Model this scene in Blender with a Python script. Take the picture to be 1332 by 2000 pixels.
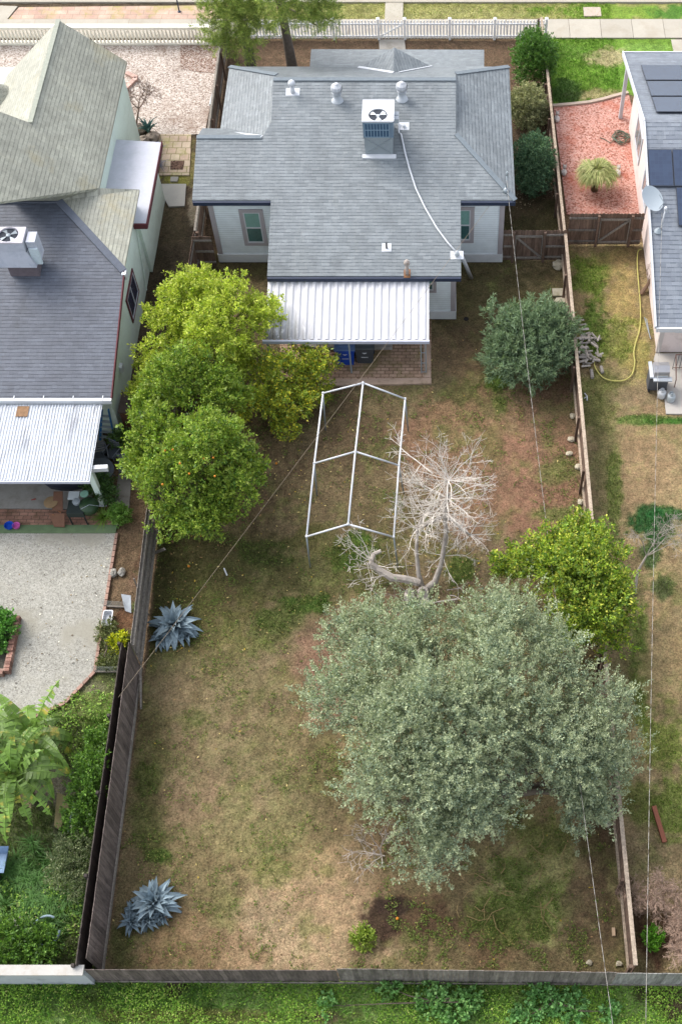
import bpy, math, random
import numpy as np
from math import radians, sin, cos, pi
from mathutils import Vector
random.seed(7); RNG = np.random.default_rng(11)
scene = bpy.context.scene
for o in list(bpy.data.objects): bpy.data.objects.remove(o)
C = scene.collection
# ------------------------------------------------------------------ camera
H, TH, FPX, CX, CY = 36.7, radians(32.7), 2371.0, 865.0, 1000.0
cd = bpy.data.cameras.new('camera'); cam = bpy.data.objects.new('camera', cd); C.objects.link(cam)
cam.location = (0, 0, H); cam.rotation_euler = (TH, 0, 0)
cd.sensor_fit = 'VERTICAL'; cd.sensor_height = 24; cd.sensor_width = 16
cd.lens = 24 * FPX / 2000.0; cd.shift_x = -(CX - 666) / 2000.0; cd.clip_end = 1000
scene.camera = cam
scene.render.resolution_x = 681; scene.render.resolution_y = 1024
# ------------------------------------------------------------------ world, sun, exposure
w = bpy.data.worlds.new('World'); scene.world = w; w.use_nodes = True
nt = w.node_tree; nt.nodes.clear()
sky = nt.nodes.new('ShaderNodeTexSky'); sky.sky_type = 'NISHITA'; sky.sun_disc = False
SUN_EL, SUN_AZ = radians(47), radians(-52)          # azimuth measured from +Y towards +X
sky.sun_elevation = SUN_EL; sky.sun_rotation = SUN_AZ
sky.air_density = 1.0; sky.dust_density = 3.0; sky.ozone_density = 1.0
bg = nt.nodes.new('ShaderNodeBackground'); bg.inputs[1].default_value = 0.15
wo = nt.nodes.new('ShaderNodeOutputWorld')
hs_ = nt.nodes.new('ShaderNodeHueSaturation'); hs_.inputs['Saturation'].default_value = .38      # thin high cloud: a paler sky than a clear one
nt.links.new(sky.outputs[0], hs_.inputs['Color']); nt.links.new(hs_.outputs[0], bg.inputs[0]); nt.links.new(bg.outputs[0], wo.inputs[0])
sd = bpy.data.lights.new('sun', 'SUN'); sun = bpy.data.objects.new('sun', sd); C.objects.link(sun)
sd.energy = 0.62; sd.angle = radians(34); sd.color = (1.0, 0.93, 0.84)
dv = Vector((cos(SUN_EL) * sin(SUN_AZ), cos(SUN_EL) * cos(SUN_AZ), sin(SUN_EL)))
sun.rotation_euler = dv.to_track_quat('Z', 'Y').to_euler(); sun.location = (-20, 20, 40)
vs = scene.view_settings; vs.view_transform = 'Standard'; vs.look = 'None'; vs.gamma = 1
vs.exposure = 1.66
# ------------------------------------------------------------------ camera-calibrated survey helpers (pixel of the photo + height -> world)
s_, c_ = sin(TH), cos(TH)
def kk(py):
    v = (py - CY) / FPX; return (s_ - v * c_) / (c_ + v * s_)
def Yat(py, z): return kk(py) * (H - z)
def Zat(py, Y): return H - Y / kk(py)
def Xat(px, Y, z): return (px - CX) / FPX * (Y * s_ + (H - z) * c_)
def G(px, py, z=0.0):
    Y = Yat(py, z); return (Xat(px, Y, z), Y, z)
def GY(px, py, Y):
    z = Zat(py, Y); return (Xat(px, Y, z), Y, z)
def mpp(px, py, z=0.0):
    Y = Yat(py, z); return (Y * s_ + (H - z) * c_) / FPX
def px_of(X, Y, z=0.0):
    dep = Y * s_ + (H - z) * c_; up = Y * c_ - (H - z) * s_
    return CX + FPX * X / dep, CY - FPX * up / dep
class PY:      # plane that is level along X, given two (Y, z)
    def __init__(s, a, b): s.y, s.z = a; s.k = (b[1] - a[1]) / (b[0] - a[0])
    def at(s, Y): return s.z + s.k * (Y - s.y)
    def hit(s, px, py):
        q = kk(py); Y = q * (H - s.z + s.k * s.y) / (1 + q * s.k); z = s.at(Y)
        return (Xat(px, Y, z), Y, z)
class PX:      # plane level along Y, given two (X, z)
    def __init__(s, a, b): s.x, s.z = a; s.k = (b[1] - a[1]) / (b[0] - a[0])
    def at(s, X): return s.z + s.k * (X - s.x)
    def hit(s, px, py):
        z = s.z
        for i in range(60): z = 0.5 * z + 0.5 * s.at(G(px, py, z)[0])
        return G(px, py, z)
# ------------------------------------------------------------------ colour: sRGB seen in the photo -> albedo
KA = 0.62
def lin(v):
    v /= 255.0; return v / 12.92 if v <= 0.04045 else ((v + 0.055) / 1.055) ** 2.4
def S(r, g, b, k=None):
    k = KA if k is None else k
    return (min(.86, lin(r) * k), min(.86, lin(g) * k), min(.86, lin(b) * k), 1)
# ------------------------------------------------------------------ materials
MATS = {}
class NT:
    def __init__(s, name):
        s.m = bpy.data.materials.new(name); s.m.use_nodes = True; s.t = s.m.node_tree
        s.b = s.t.nodes['Principled BSDF']; s.x = 0
    def n(s, typ, **kw):
        q = s.t.nodes.new(typ)
        for a, v in kw.items():
            if a[0] == '_': q.inputs[int(a[1:])].default_value = v
            else: setattr(q, a, v)
        return q
    def l(s, a, b): s.t.links.new(a, b)
    def coord(s, kind='Object', scale=(1, 1, 1)):
        tc = s.n('ShaderNodeTexCoord'); mp = s.n('ShaderNodeMapping'); mp.inputs['Scale'].default_value = scale
        s.l(tc.outputs[kind], mp.inputs[0]); return mp.outputs[0]
    def noise(s, vec, scale, detail=4, rough=.55):
        q = s.n('ShaderNodeTexNoise'); q.inputs['Scale'].default_value = scale
        q.inputs['Detail'].default_value = detail; q.inputs['Roughness'].default_value = rough
        s.l(vec, q.inputs['Vector']); return q.outputs[0]
    def ramp(s, fac, stops):
        q = s.n('ShaderNodeValToRGB'); e = q.color_ramp.elements
        while len(e) < len(stops): e.new(0.5)
        for i, (p, c) in enumerate(stops): e[i].position = p; e[i].color = c if len(c) == 4 else (*c, 1)
        s.l(fac, q.inputs[0]); return q.outputs[0]
    def mix(s, a, b, fac=1.0, mode='MULTIPLY'):
        q = s.n('ShaderNodeMix', data_type='RGBA', blend_type=mode)
        if hasattr(fac, 'default_value') or hasattr(fac, 'links'): s.l(fac, q.inputs[0])
        else: q.inputs[0].default_value = fac
        for v, i in ((a, 6), (b, 7)):
            if isinstance(v, tuple): q.inputs[i].default_value = v
            else: s.l(v, q.inputs[i])
        return q.outputs[2]
    def math(s, op, a, b=0.0):
        q = s.n('ShaderNodeMath', operation=op)
        for v, i in ((a, 0), (b, 1)):
            if isinstance(v, (int, float)): q.inputs[i].default_value = v
            else: s.l(v, q.inputs[i])
        return q.outputs[0]
    def attr(s, name):
        q = s.n('ShaderNodeAttribute'); q.attribute_name = name; return q
    def bump(s, h, strength=.4, dist=.02):
        q = s.n('ShaderNodeBump'); q.inputs['Strength'].default_value = strength; q.inputs['Distance'].default_value = dist
        s.l(h, q.inputs['Height']); s.l(q.outputs[0], s.b.inputs['Normal'])
    def done(s, col, rough=.85, metal=0, spec=.3):
        if isinstance(col, tuple): s.b.inputs['Base Color'].default_value = col
        else: s.l(col, s.b.inputs['Base Color'])
        s.b.inputs['Roughness'].default_value = rough; s.b.inputs['Metallic'].default_value = metal
        s.b.inputs['Specular IOR Level'].default_value = spec
        return s.m
def g1(v): return (v, v, v, 1)
def plain(name, col, var=.18, scale=6, rough=.8, metal=0, bump=.25, bscale=60, spec=.3, stain=None, tint=True, stretch=(1, 1, 1)):
    if name in MATS: return MATS[name]
    q = NT(name); v = q.coord(scale=stretch)
    c = q.mix(col, q.ramp(q.noise(v, scale), [(.25, g1(1 - var)), (.75, g1(1 + var))]))
    c = q.mix(c, q.ramp(q.noise(v, scale * 9, 3), [(.3, g1(1 - var * .6)), (.7, g1(1 + var * .6))]))
    if stain: c = q.mix(c, stain, q.ramp(q.noise(v, scale * .7, 6, .7), [(.5, g1(0)), (.68, g1(.75))]), 'MIX')
    if tint: c = q.mix(c, q.attr('tint').outputs['Color'])
    if bump: q.bump(q.noise(v, bscale, 3), bump, .01)
    MATS[name] = q.done(c, rough, metal, spec); return MATS[name]
def shingle(name, c1, c2, cm, lichen=None, bw=.32, rh=.145, lk=.5):
    q = NT(name); tc = q.n('ShaderNodeTexCoord').outputs['UV']
    wob = q.n('ShaderNodeVectorMath', operation='ADD')
    nz = q.n('ShaderNodeTexNoise'); nz.inputs['Scale'].default_value = 2.0; q.l(tc, nz.inputs['Vector'])
    sc = q.n('ShaderNodeVectorMath', operation='SCALE'); sc.inputs['Scale'].default_value = .05
    q.l(nz.outputs['Color'], sc.inputs[0]); q.l(tc, wob.inputs[0]); q.l(sc.outputs[0], wob.inputs[1])
    def brick(w, a, b_, off, mort=0.0, cmo=(0, 0, 0, 1), frq=2):
        b = q.n('ShaderNodeTexBrick'); q.l(wob.outputs[0], b.inputs['Vector']); b.inputs['Scale'].default_value = 1
        b.inputs['Brick Width'].default_value = w; b.inputs['Row Height'].default_value = rh; b.inputs['Mortar Size'].default_value = mort; b.inputs['Mortar Smooth'].default_value = .2
        b.inputs['Color1'].default_value = a; b.inputs['Color2'].default_value = b_; b.inputs['Mortar'].default_value = cmo
        b.offset = off; b.offset_frequency = frq; b.squash = .6; b.squash_frequency = 3; return b
    b = brick(bw, c1, c2, .37); b2 = brick(bw * 1.4, g1(.92), g1(1.08), .61); b3 = brick(bw * .55, g1(0), g1(1), .29, frq=3); bj = brick(bw, g1(1), g1(1), .37, .007, g1(.72))
    sp = q.n('ShaderNodeSeparateXYZ'); q.l(wob.outputs[0], sp.inputs[0])
    f = q.math('FRACT', q.math('DIVIDE', sp.outputs[1], rh))
    line = q.ramp(f, [(0, g1(1)), (.13, g1(.9)), (.24, g1(0))])
    c = q.mix(b.outputs[0], b2.outputs[0])
    seg = q.ramp(b3.outputs[0], [(.35, g1(.25)), (.6, g1(1))])
    c = q.mix(c, cm, q.math('MULTIPLY', line, seg), 'MIX'); c = q.mix(c, bj.outputs[0], .6)
    c = q.mix(c, q.ramp(q.noise(tc, .45, 5, .6), [(.3, g1(.88)), (.7, g1(1.11))]))
    c = q.mix(c, q.ramp(q.noise(tc, 40, 2), [(.3, g1(.84)), (.7, g1(1.16))]))
    mpv = q.n('ShaderNodeMapping'); mpv.inputs['Scale'].default_value = (1, .12, 1); q.l(tc, mpv.inputs[0]); c = q.mix(c, q.ramp(q.noise(mpv.outputs[0], 1.6, 5, .65), [(.3, g1(.87)), (.55, g1(1.0)), (.75, (1.10, 1.08, 1.04, 1))]))
    if lichen: c = q.mix(c, lichen, q.ramp(q.noise(tc, .33, 7, .7), [(.56, g1(0)), (.74, g1(lk))]), 'MIX')
    q.bump(q.math('ADD', q.math('MULTIPLY', line, -1.2), q.noise(tc, 60, 2)), .6, .012)
    return q.done(c, .62, 0, .5)
def leafmat(name, rough=.55, trans=.35, spec=.35):
    q = NT(name); c = q.attr('Col').outputs['Color']
    t = q.n('ShaderNodeBsdfTranslucent'); q.l(q.mix(c, (1.0, 1.1, .55, 1)), t.inputs[0])
    q.done(c, rough, 0, spec)
    mx = q.n('ShaderNodeMixShader'); mx.inputs[0].default_value = trans
    q.l(q.b.outputs[0], mx.inputs[1]); q.l(t.outputs[0], mx.inputs[2])
    q.l(mx.outputs[0], q.t.nodes['Material Output'].inputs[0]); return q.m
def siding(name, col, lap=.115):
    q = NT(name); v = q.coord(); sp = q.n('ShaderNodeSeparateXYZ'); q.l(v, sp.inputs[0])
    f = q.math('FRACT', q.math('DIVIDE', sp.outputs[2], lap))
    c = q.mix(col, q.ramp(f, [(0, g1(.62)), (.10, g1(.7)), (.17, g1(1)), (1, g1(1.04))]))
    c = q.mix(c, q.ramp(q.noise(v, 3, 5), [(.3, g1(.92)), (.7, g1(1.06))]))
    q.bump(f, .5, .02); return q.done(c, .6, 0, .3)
def bricks(name, c1, c2, cm, bw, rh, mortar=.012, stain=None, rot=0, moss=None, coord='Object', wob=.03):
    q = NT(name); v = q.coord(coord)
    mp = q.n('ShaderNodeMapping'); mp.inputs['Rotation'].default_value = (0, 0, rot); q.l(v, mp.inputs[0])
    nz = q.n('ShaderNodeTexNoise'); nz.inputs['Scale'].default_value = 2.2; q.l(v, nz.inputs['Vector'])
    sc = q.n('ShaderNodeVectorMath', operation='SCALE'); sc.inputs['Scale'].default_value = wob; q.l(nz.outputs['Color'], sc.inputs[0])
    ad = q.n('ShaderNodeVectorMath', operation='ADD'); q.l(mp.outputs[0], ad.inputs[0]); q.l(sc.outputs[0], ad.inputs[1])
    b = q.n('ShaderNodeTexBrick'); q.l(ad.outputs[0], b.inputs['Vector']); b.inputs['Scale'].default_value = 1
    b.inputs['Brick Width'].default_value = bw; b.inputs['Row Height'].default_value = rh; b.inputs['Mortar Size'].default_value = mortar
    b.inputs['Color1'].default_value = c1; b.inputs['Color2'].default_value = c2; b.inputs['Mortar'].default_value = cm
    c = q.mix(b.outputs[0], q.ramp(q.noise(v, 1.1, 6, .65), [(.3, g1(.72)), (.7, g1(1.18))]))
    c = q.mix(c, q.ramp(q.noise(v, 28, 3), [(.3, g1(.85)), (.7, g1(1.15))]))
    if moss: c = q.mix(c, moss, q.ramp(q.noise(v, .8, 6, .7), [(.5, g1(0)), (.64, g1(.8))]), 'MIX')
    q.bump(q.math('MULTIPLY', b.outputs['Fac'], -1.0), .4, .01); return q.done(c, .9, 0, .2)
def gravel(name, c1, c2, cd, size=.035, patch=None, pscale=.6, plo=.5, phi=.65):
    q = NT(name); v = q.coord()
    vo = q.n('ShaderNodeTexVoronoi'); vo.inputs['Scale'].default_value = 1 / size; q.l(v, vo.inputs['Vector'])
    sp = q.n('ShaderNodeSeparateColor'); q.l(vo.outputs['Color'], sp.inputs[0])
    c = q.ramp(sp.outputs[0], [(0, cd), (.35, c1), (1, c2)])
    c = q.mix(c, q.ramp(q.noise(v, 9, 4, .7), [(.3, g1(.8)), (.7, g1(1.18))]))
    c = q.mix(c, q.ramp(q.noise(v, .7, 6, .6), [(.3, g1(.87)), (.7, g1(1.12))]))
    if patch: c = q.mix(c, patch, q.ramp(q.noise(v, pscale, 7, .65), [(plo, g1(0)), (phi, g1(.85))]), 'MIX')
    q.bump(vo.outputs['Distance'], -.8, .02); return q.done(c, .95, 0, .15)
# ------------------------------------------------------------------ mesh builder
class MB:
    def __init__(s): s.v = []; s.f = []; s.t = []; s.uv = None
    def add(s, vs, fs, tint=1.0):
        o = len(s.v); s.v += [tuple(p) for p in vs]; s.f += [tuple(i + o for i in f) for f in fs]; s.t += [tint] * len(vs); return s
    def box(s, x0, x1, y0, y1, z0, z1, tint=1.0):
        return s.add([(x0, y0, z0), (x1, y0, z0), (x1, y1, z0), (x0, y1, z0), (x0, y0, z1), (x1, y0, z1), (x1, y1, z1), (x0, y1, z1)],
                     [(0, 3, 2, 1), (4, 5, 6, 7), (0, 1, 5, 4), (1, 2, 6, 5), (2, 3, 7, 6), (3, 0, 4, 7)], tint)
    def beam(s, a, b, wd, hg, tint=1.0, up=(0, 0, 1)):
        a, b = Vector(a), Vector(b); d = (b - a).normalized(); u = Vector(up)
        if abs(d.dot(u)) > .98: u = Vector((0, 1, 0))
        r = d.cross(u).normalized() * (wd / 2); u = r.cross(d).normalized() * (hg / 2)
        P = [a - r - u, a + r - u, a + r + u, a - r + u, b - r - u, b + r - u, b + r + u, b - r + u]
        return s.add(P, [(0, 3, 2, 1), (4, 5, 6, 7), (0, 1, 5, 4), (1, 2, 6, 5), (2, 3, 7, 6), (3, 0, 4, 7)], tint)
    def tube(s, pts, r, n=6, tint=1.0, cap=True):
        pts = [Vector(p) for p in pts]; m = len(pts)
        rs = r if isinstance(r, (list, tuple)) else [r] * m
        vs = []; fs = []; prev = None
        for i, p in enumerate(pts):
            d = (pts[min(i + 1, m - 1)] - pts[max(i - 1, 0)]).normalized()
            if prev is None:
                a = d.cross(Vector((0, 0, 1)));  a = a if a.length > .05 else d.cross(Vector((1, 0, 0)))
            else: a = prev - d * prev.dot(d)
            a.normalize(); prev = a; b = d.cross(a)
            for j in range(n):
                t = 2 * pi * j / n; vs.append(p + (a * cos(t) + b * sin(t)) * rs[i])
        for i in range(m - 1):
            for j in range(n):
                k = (j + 1) % n; fs.append((i * n + j, i * n + k, (i + 1) * n + k, (i + 1) * n + j))
        if cap: fs.append(tuple(range(n - 1, -1, -1))); fs.append(tuple((m - 1) * n + j for j in range(n)))
        return s.add(vs, fs, tint)
    def lathe(s, c, prof, n=16, tint=1.0):
        vs = []; fs = []; m = len(prof)
        for r, z in prof:
            for j in range(n):
                t = 2 * pi * j / n; vs.append((c[0] + r * cos(t), c[1] + r * sin(t), c[2] + z))
        for i in range(m - 1):
            for j in range(n):
                k = (j + 1) % n; fs.append((i * n + j, i * n + k, (i + 1) * n + k, (i + 1) * n + j))
        fs.append(tuple(range(n - 1, -1, -1))); fs.append(tuple((m - 1) * n + j for j in range(n)))
        return s.add(vs, fs, tint)
    def slab(s, poly, th, tint=1.0):          # 3D polygon (top surface) thickened straight down
        n = len(poly); A = sum(poly[i][0] * poly[(i + 1) % n][1] - poly[(i + 1) % n][0] * poly[i][1] for i in range(n))
        if A < 0: poly = poly[::-1]
        vs = list(poly) + [(p[0], p[1], p[2] - th) for p in poly]
        fs = [tuple(range(n)), tuple(range(2 * n - 1, n - 1, -1))] + [(i, i + n, (i + 1) % n + n, (i + 1) % n) for i in range(n)]
        return s.add(vs, fs, tint)
    def prism(s, pts, axis, a, b, tint=1.0):  # closed 2D outline extruded along X or Y
        n = len(pts); f = (lambda p, q: (q, p[0], p[1])) if axis == 'X' else (lambda p, q: (p[0], q, p[1]))
        vs = [f(p, a) for p in pts] + [f(p, b) for p in pts]
        fs = [tuple(range(n)), tuple(range(2 * n - 1, n - 1, -1))] + [(i, i + n, (i + 1) % n + n, (i + 1) % n) for i in range(n)]
        return s.add(vs, fs, tint)
    def blob(s, c, r, n=8, jag=.2, tint=1.0, rng=random):
        vs = []; fs = []; m = 6; ph = rng.random() * 6
        for i in range(m + 1):
            el = -pi / 2 + pi * i / m
            for j in range(n):
                t = 2 * pi * j / n + ph; q = 1 + jag * (rng.random() - .5) * 2
                vs.append((c[0] + r[0] * cos(el) * cos(t) * q, c[1] + r[1] * cos(el) * sin(t) * q, c[2] + r[2] * sin(el) * q))
        for i in range(m):
            for j in range(n):
                k = (j + 1) % n; fs.append((i * n + j, i * n + k, (i + 1) * n + k, (i + 1) * n + j))
        return s.add(vs, fs, tint)
    def build(s, name, mat, parent=None, smooth=False, uvproj=False):
        off = parent_loc(parent)
        me = bpy.data.meshes.new(name); me.from_pydata([(p[0] - off[0], p[1] - off[1], p[2] - off[2]) for p in s.v], [], s.f)
        at = me.attributes.new('tint', 'FLOAT_COLOR', 'POINT')
        a = np.ones((len(s.v), 4), np.float32); t = np.array(s.t, np.float32); a[:, :3] = t[:, None]
        at.data.foreach_set('color', a.ravel())
        me.materials.append(mat); me.update()
        if uvproj:
            uv = me.uv_layers.new(name='UVMap')
            for p in me.polygons:
                n = p.normal; h = Vector((-n.y, n.x, 0)); h = h.normalized() if h.length > .05 else Vector((1, 0, 0)); v = n.cross(h)
                if v.z < 0: v = -v
                for li in p.loop_indices:
                    co = Vector(s.v[me.loops[li].vertex_index]); uv.data[li].uv = (co.dot(h), co.dot(v))
        if smooth: me.shade_smooth()
        o = bpy.data.objects.new(name, me); C.objects.link(o)
        if parent is not None: o.parent = parent
        return o
def parent_loc(p):
    x = Vector((0, 0, 0))
    while p is not None: x += Vector(p.location); p = p.parent
    return x
def thing(name, label, cat, loc=(0, 0, 0), group=None):
    o = bpy.data.objects.new(name, None); C.objects.link(o); o.location = loc; o.empty_display_size = .3
    return tag(o, label, cat, group)
def tag(o, label, cat, group=None):
    o['label'] = label; o['category'] = cat
    if group: o['group'] = group
    return o
def struct(o): o['kind'] = 'structure'; return o
def stuff(o, label=None, cat=None):
    o['kind'] = 'stuff'
    if label: o['label'] = label; o['category'] = cat
    return o
def single(mb, name, mat, label, cat, group=None, loc=None, smooth=False):   # a thing that is one mesh, origin at its base
    n = len(mb.v); loc = loc or (sum(p[0] for p in mb.v) / n, sum(p[1] for p in mb.v) / n, min(p[2] for p in mb.v))
    mb.v = [(p[0] - loc[0], p[1] - loc[1], p[2] - loc[2]) for p in mb.v]
    o = mb.build(name, mat, None, smooth); o.location = loc; return tag(o, label, cat, group)
def copy_tree(o, parent=None):
    c = o.copy(); C.objects.link(c)
    if parent is not None: c.parent = parent
    for ch in list(o.children): copy_tree(ch, c)
    return c
# ------------------------------------------------------------------ numpy noise
def vnoise(x, y, seed):
    r = np.random.default_rng(seed).random((64, 64)); xi = np.floor(x).astype(int); yi = np.floor(y).astype(int)
    fx = x - xi; fy = y - yi; fx = fx * fx * (3 - 2 * fx); fy = fy * fy * (3 - 2 * fy)
    a = r[xi % 64, yi % 64]; b = r[(xi + 1) % 64, yi % 64]; c = r[xi % 64, (yi + 1) % 64]; d = r[(xi + 1) % 64, (yi + 1) % 64]
    return (a * (1 - fx) + b * fx) * (1 - fy) + (c * (1 - fx) + d * fx) * fy
def fbm(x, y, sc, seed, o=4):
    t = 0; a = .5
    for i in range(o): t = t + a * vnoise(x * sc + i * 17.3, y * sc + i * 9.1, seed + i); sc *= 2.03; a *= .55
    return t / (0.5 * (1 - .55 ** o) / .45) if True else t
# ------------------------------------------------------------------ leaf clouds
def quadmesh(name, V, col, mat, parent=None, nv=4):
    n = len(V) // nv; off = np.array(parent_loc(parent))
    me = bpy.data.meshes.new(name); V = (V - off).astype(np.float32)
    me.vertices.add(len(V)); me.vertices.foreach_set('co', V.ravel())
    me.loops.add(n * nv); me.loops.foreach_set('vertex_index', np.arange(n * nv, dtype=np.int32))
    me.polygons.add(n); me.polygons.foreach_set('loop_start', np.arange(0, n * nv, nv, dtype=np.int32))
    me.update(calc_edges=True)
    at = me.attributes.new('Col', 'FLOAT_COLOR', 'POINT')
    c = np.ones((len(V), 4), np.float32); c[:, :3] = np.repeat(col, nv, axis=0); at.data.foreach_set('color', c.ravel())
    me.materials.append(mat); o = bpy.data.objects.new(name, me); C.objects.link(o)
    if parent is not None: o.parent = parent
    return o
def unit(a): return a / np.maximum(np.linalg.norm(a, axis=1, keepdims=True), 1e-6)
def leaves(P, D, size, aspect, upbias, rng, lensd=.25):
    """diamond leaf quads at P, long axis near D"""
    n = len(P); A = unit(D + rng.normal(0, .45, (n, 3))); N = rng.normal(0, 1, (n, 3)); N[:, 2] += upbias
    B = unit(np.cross(A, N)); L = (size * (1 + rng.normal(0, lensd, n)).clip(.4, 1.8))[:, None]; W = L * aspect
    Nn = np.cross(B, A)
    V = np.empty((n, 4, 3)); V[:, 0] = P; V[:, 1] = P + A * L * .5 + B * W * .5 + Nn * L * .08; V[:, 2] = P + A * L; V[:, 3] = P + A * L * .5 - B * W * .5 + Nn * L * .08
    return V.reshape(-1, 3)
LB = 1.45
def palette(n, cols, wts, rng, jit=.14):
    cols = np.array([S(*c)[:3] for c in cols]) * LB; i = rng.choice(len(cols), n, p=np.array(wts) / sum(wts))
    return cols[i] * (1 + rng.normal(0, jit, (n, 1))).clip(.5, 1.6)
def shoots(lobes, nsh, per, L, spread, size, aspect, cols, wts, seed, up=.45, upbias=.8, shell=.62, clumpcol=.16, droop=0., zmin=.05, hl=None, nsub=0, rsub=.4):
    rng = np.random.default_rng(seed); big = list(lobes)
    if nsub:
        for c0, r0 in lobes:
            for i_ in range(nsub):
                dd = rng.normal(0, 1, 3); dd[2] = abs(dd[2]) * 1.1 - .25; dd /= np.linalg.norm(dd); k_ = rsub * rng.uniform(.75, 1.3)
                big.append((tuple(np.array(c0) + dd * np.array(r0) * (1.04 - k_ * .55)), tuple(np.array(r0) * k_)))
    lobes = [(c0, tuple(np.array(r0) * (.80 if (nsub and i_ < len(lobes)) else 1))) for i_, (c0, r0) in enumerate(big)]
    vol = np.array([l[1][0] * l[1][1] for l in lobes]); li = rng.choice(len(lobes), nsh, p=vol / vol.sum())
    c = np.array([l[0] for l in lobes])[li]; r = np.array([l[1] for l in lobes])[li]
    d = unit(rng.normal(0, 1, (nsh, 3))); d[:, 2] = np.where(rng.random(nsh) < .6, np.abs(d[:, 2]), d[:, 2])
    q = shell + (1 - shell) * rng.random(nsh) ** .6; q = np.where(rng.random(nsh) < .22, rng.random(nsh) * shell, q)
    q *= 1 + .12 * rng.normal(0, 1, nsh)
    p = c + d * r * q[:, None]; p[:, 2] = np.maximum(p[:, 2], zmin)
    dr = unit(d + np.array([0, 0, up]) + rng.normal(0, .3, (nsh, 3)))
    k = rng.poisson(per, nsh).clip(3); idx = np.repeat(np.arange(nsh), k); n = len(idx)
    ll = L * (1 + rng.normal(0, .3, nsh)).clip(.4, 2); t = rng.random(n) ** .8
    P = p[idx] + dr[idx] * (ll[idx] * t)[:, None] + rng.normal(0, 1, (n, 3)) * (spread * (1.1 - .75 * t))[:, None]
    P[:, 2] -= droop * (t * ll[idx]) ** 2; P[:, 2] = np.maximum(P[:, 2], zmin * .6)
    V = leaves(P, dr[idx] + rng.normal(0, .5, (n, 3)), size, aspect, upbias, rng)
    col = palette(n, cols, wts, rng) * (1 + clumpcol * rng.normal(0, 1, nsh)[idx][:, None]).clip(.5, 1.6)
    if hl is not None: col = col * (1 - t[:, None] * .0) ; m = t > .6; col[m] = col[m] * (1 - .5) + np.array(S(*hl)[:3]) * .5
    return V, col
def branch(mb, p, d, L, r, depth, rng, split=3, curl=.35, shrink=.68, rmin=.006, upw=.1, seg=4, tint=1.0):
    p = Vector(p); d = Vector(d).normalized(); pts = [p.copy()]; rs = [r]
    for i in range(seg):
        d = (d + Vector((rng.gauss(0, curl), rng.gauss(0, curl), rng.gauss(0, curl) + upw)) * .5).normalized()
        p = p + d * (L / seg); pts.append(p.copy()); rs.append(max(rmin, r * (1 - .45 * (i + 1) / seg)))
        if depth > 0 and i >= 1 and rng.random() < .75:
            side = (d + Vector((rng.gauss(0, .8), rng.gauss(0, .8), rng.gauss(0, .6)))).normalized()
            branch(mb, p, side, L * shrink * rng.uniform(.6, 1), rs[-1] * .6, depth - 1, rng, split, curl, shrink, rmin, upw, seg, tint)
    mb.tube(pts, rs, 5 if r > .03 else 3, tint * rng.uniform(.85, 1.12), cap=False)
    if depth > 0:
        for k in range(split):
            side = (d + Vector((rng.gauss(0, .6), rng.gauss(0, .6), rng.gauss(0, .5)))).normalized()
            branch(mb, p, side, L * shrink * rng.uniform(.7, 1.1), rs[-1] * .8, depth - 1, rng, split, curl, shrink, rmin, upw, seg, tint)
# ================================================================== SETTING: ground
def inpoly(px, py, poly):
    r = np.zeros(px.shape, bool); n = len(poly)
    for i in range(n):
        x0, y0 = poly[i]; x1, y1 = poly[(i + 1) % n]
        if y0 == y1: continue
        r ^= ((y0 > py) != (y1 > py)) & (px < (x1 - x0) * (py - y0) / (y1 - y0) + x0)
    return r
OUR_Y = [(205, 1895), (290, 1270), (310, 1040), (378, 520), (430, 80), (1066, 80), (1104, 450), (1150, 1025), (1236, 1895)]
RIGHT_Y = [(1236, 1895), (1150, 1025), (1104, 480), (1300, 480), (1340, 700), (1400, 1895)]
LEFT_LOW = [(-80, 1400), (60, 1400), (190, 1310), (285, 1040), (205, 1895), (-80, 1885)]
FRONT_LAWN = [(1072, 75), (1318, 75), (1340, 240), (1226, 182), (1200, 186), (1150, 198), (1080, 205)]
PARK = [(430, 5), (1400, 5), (1400, 37), (430, 37)]
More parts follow.
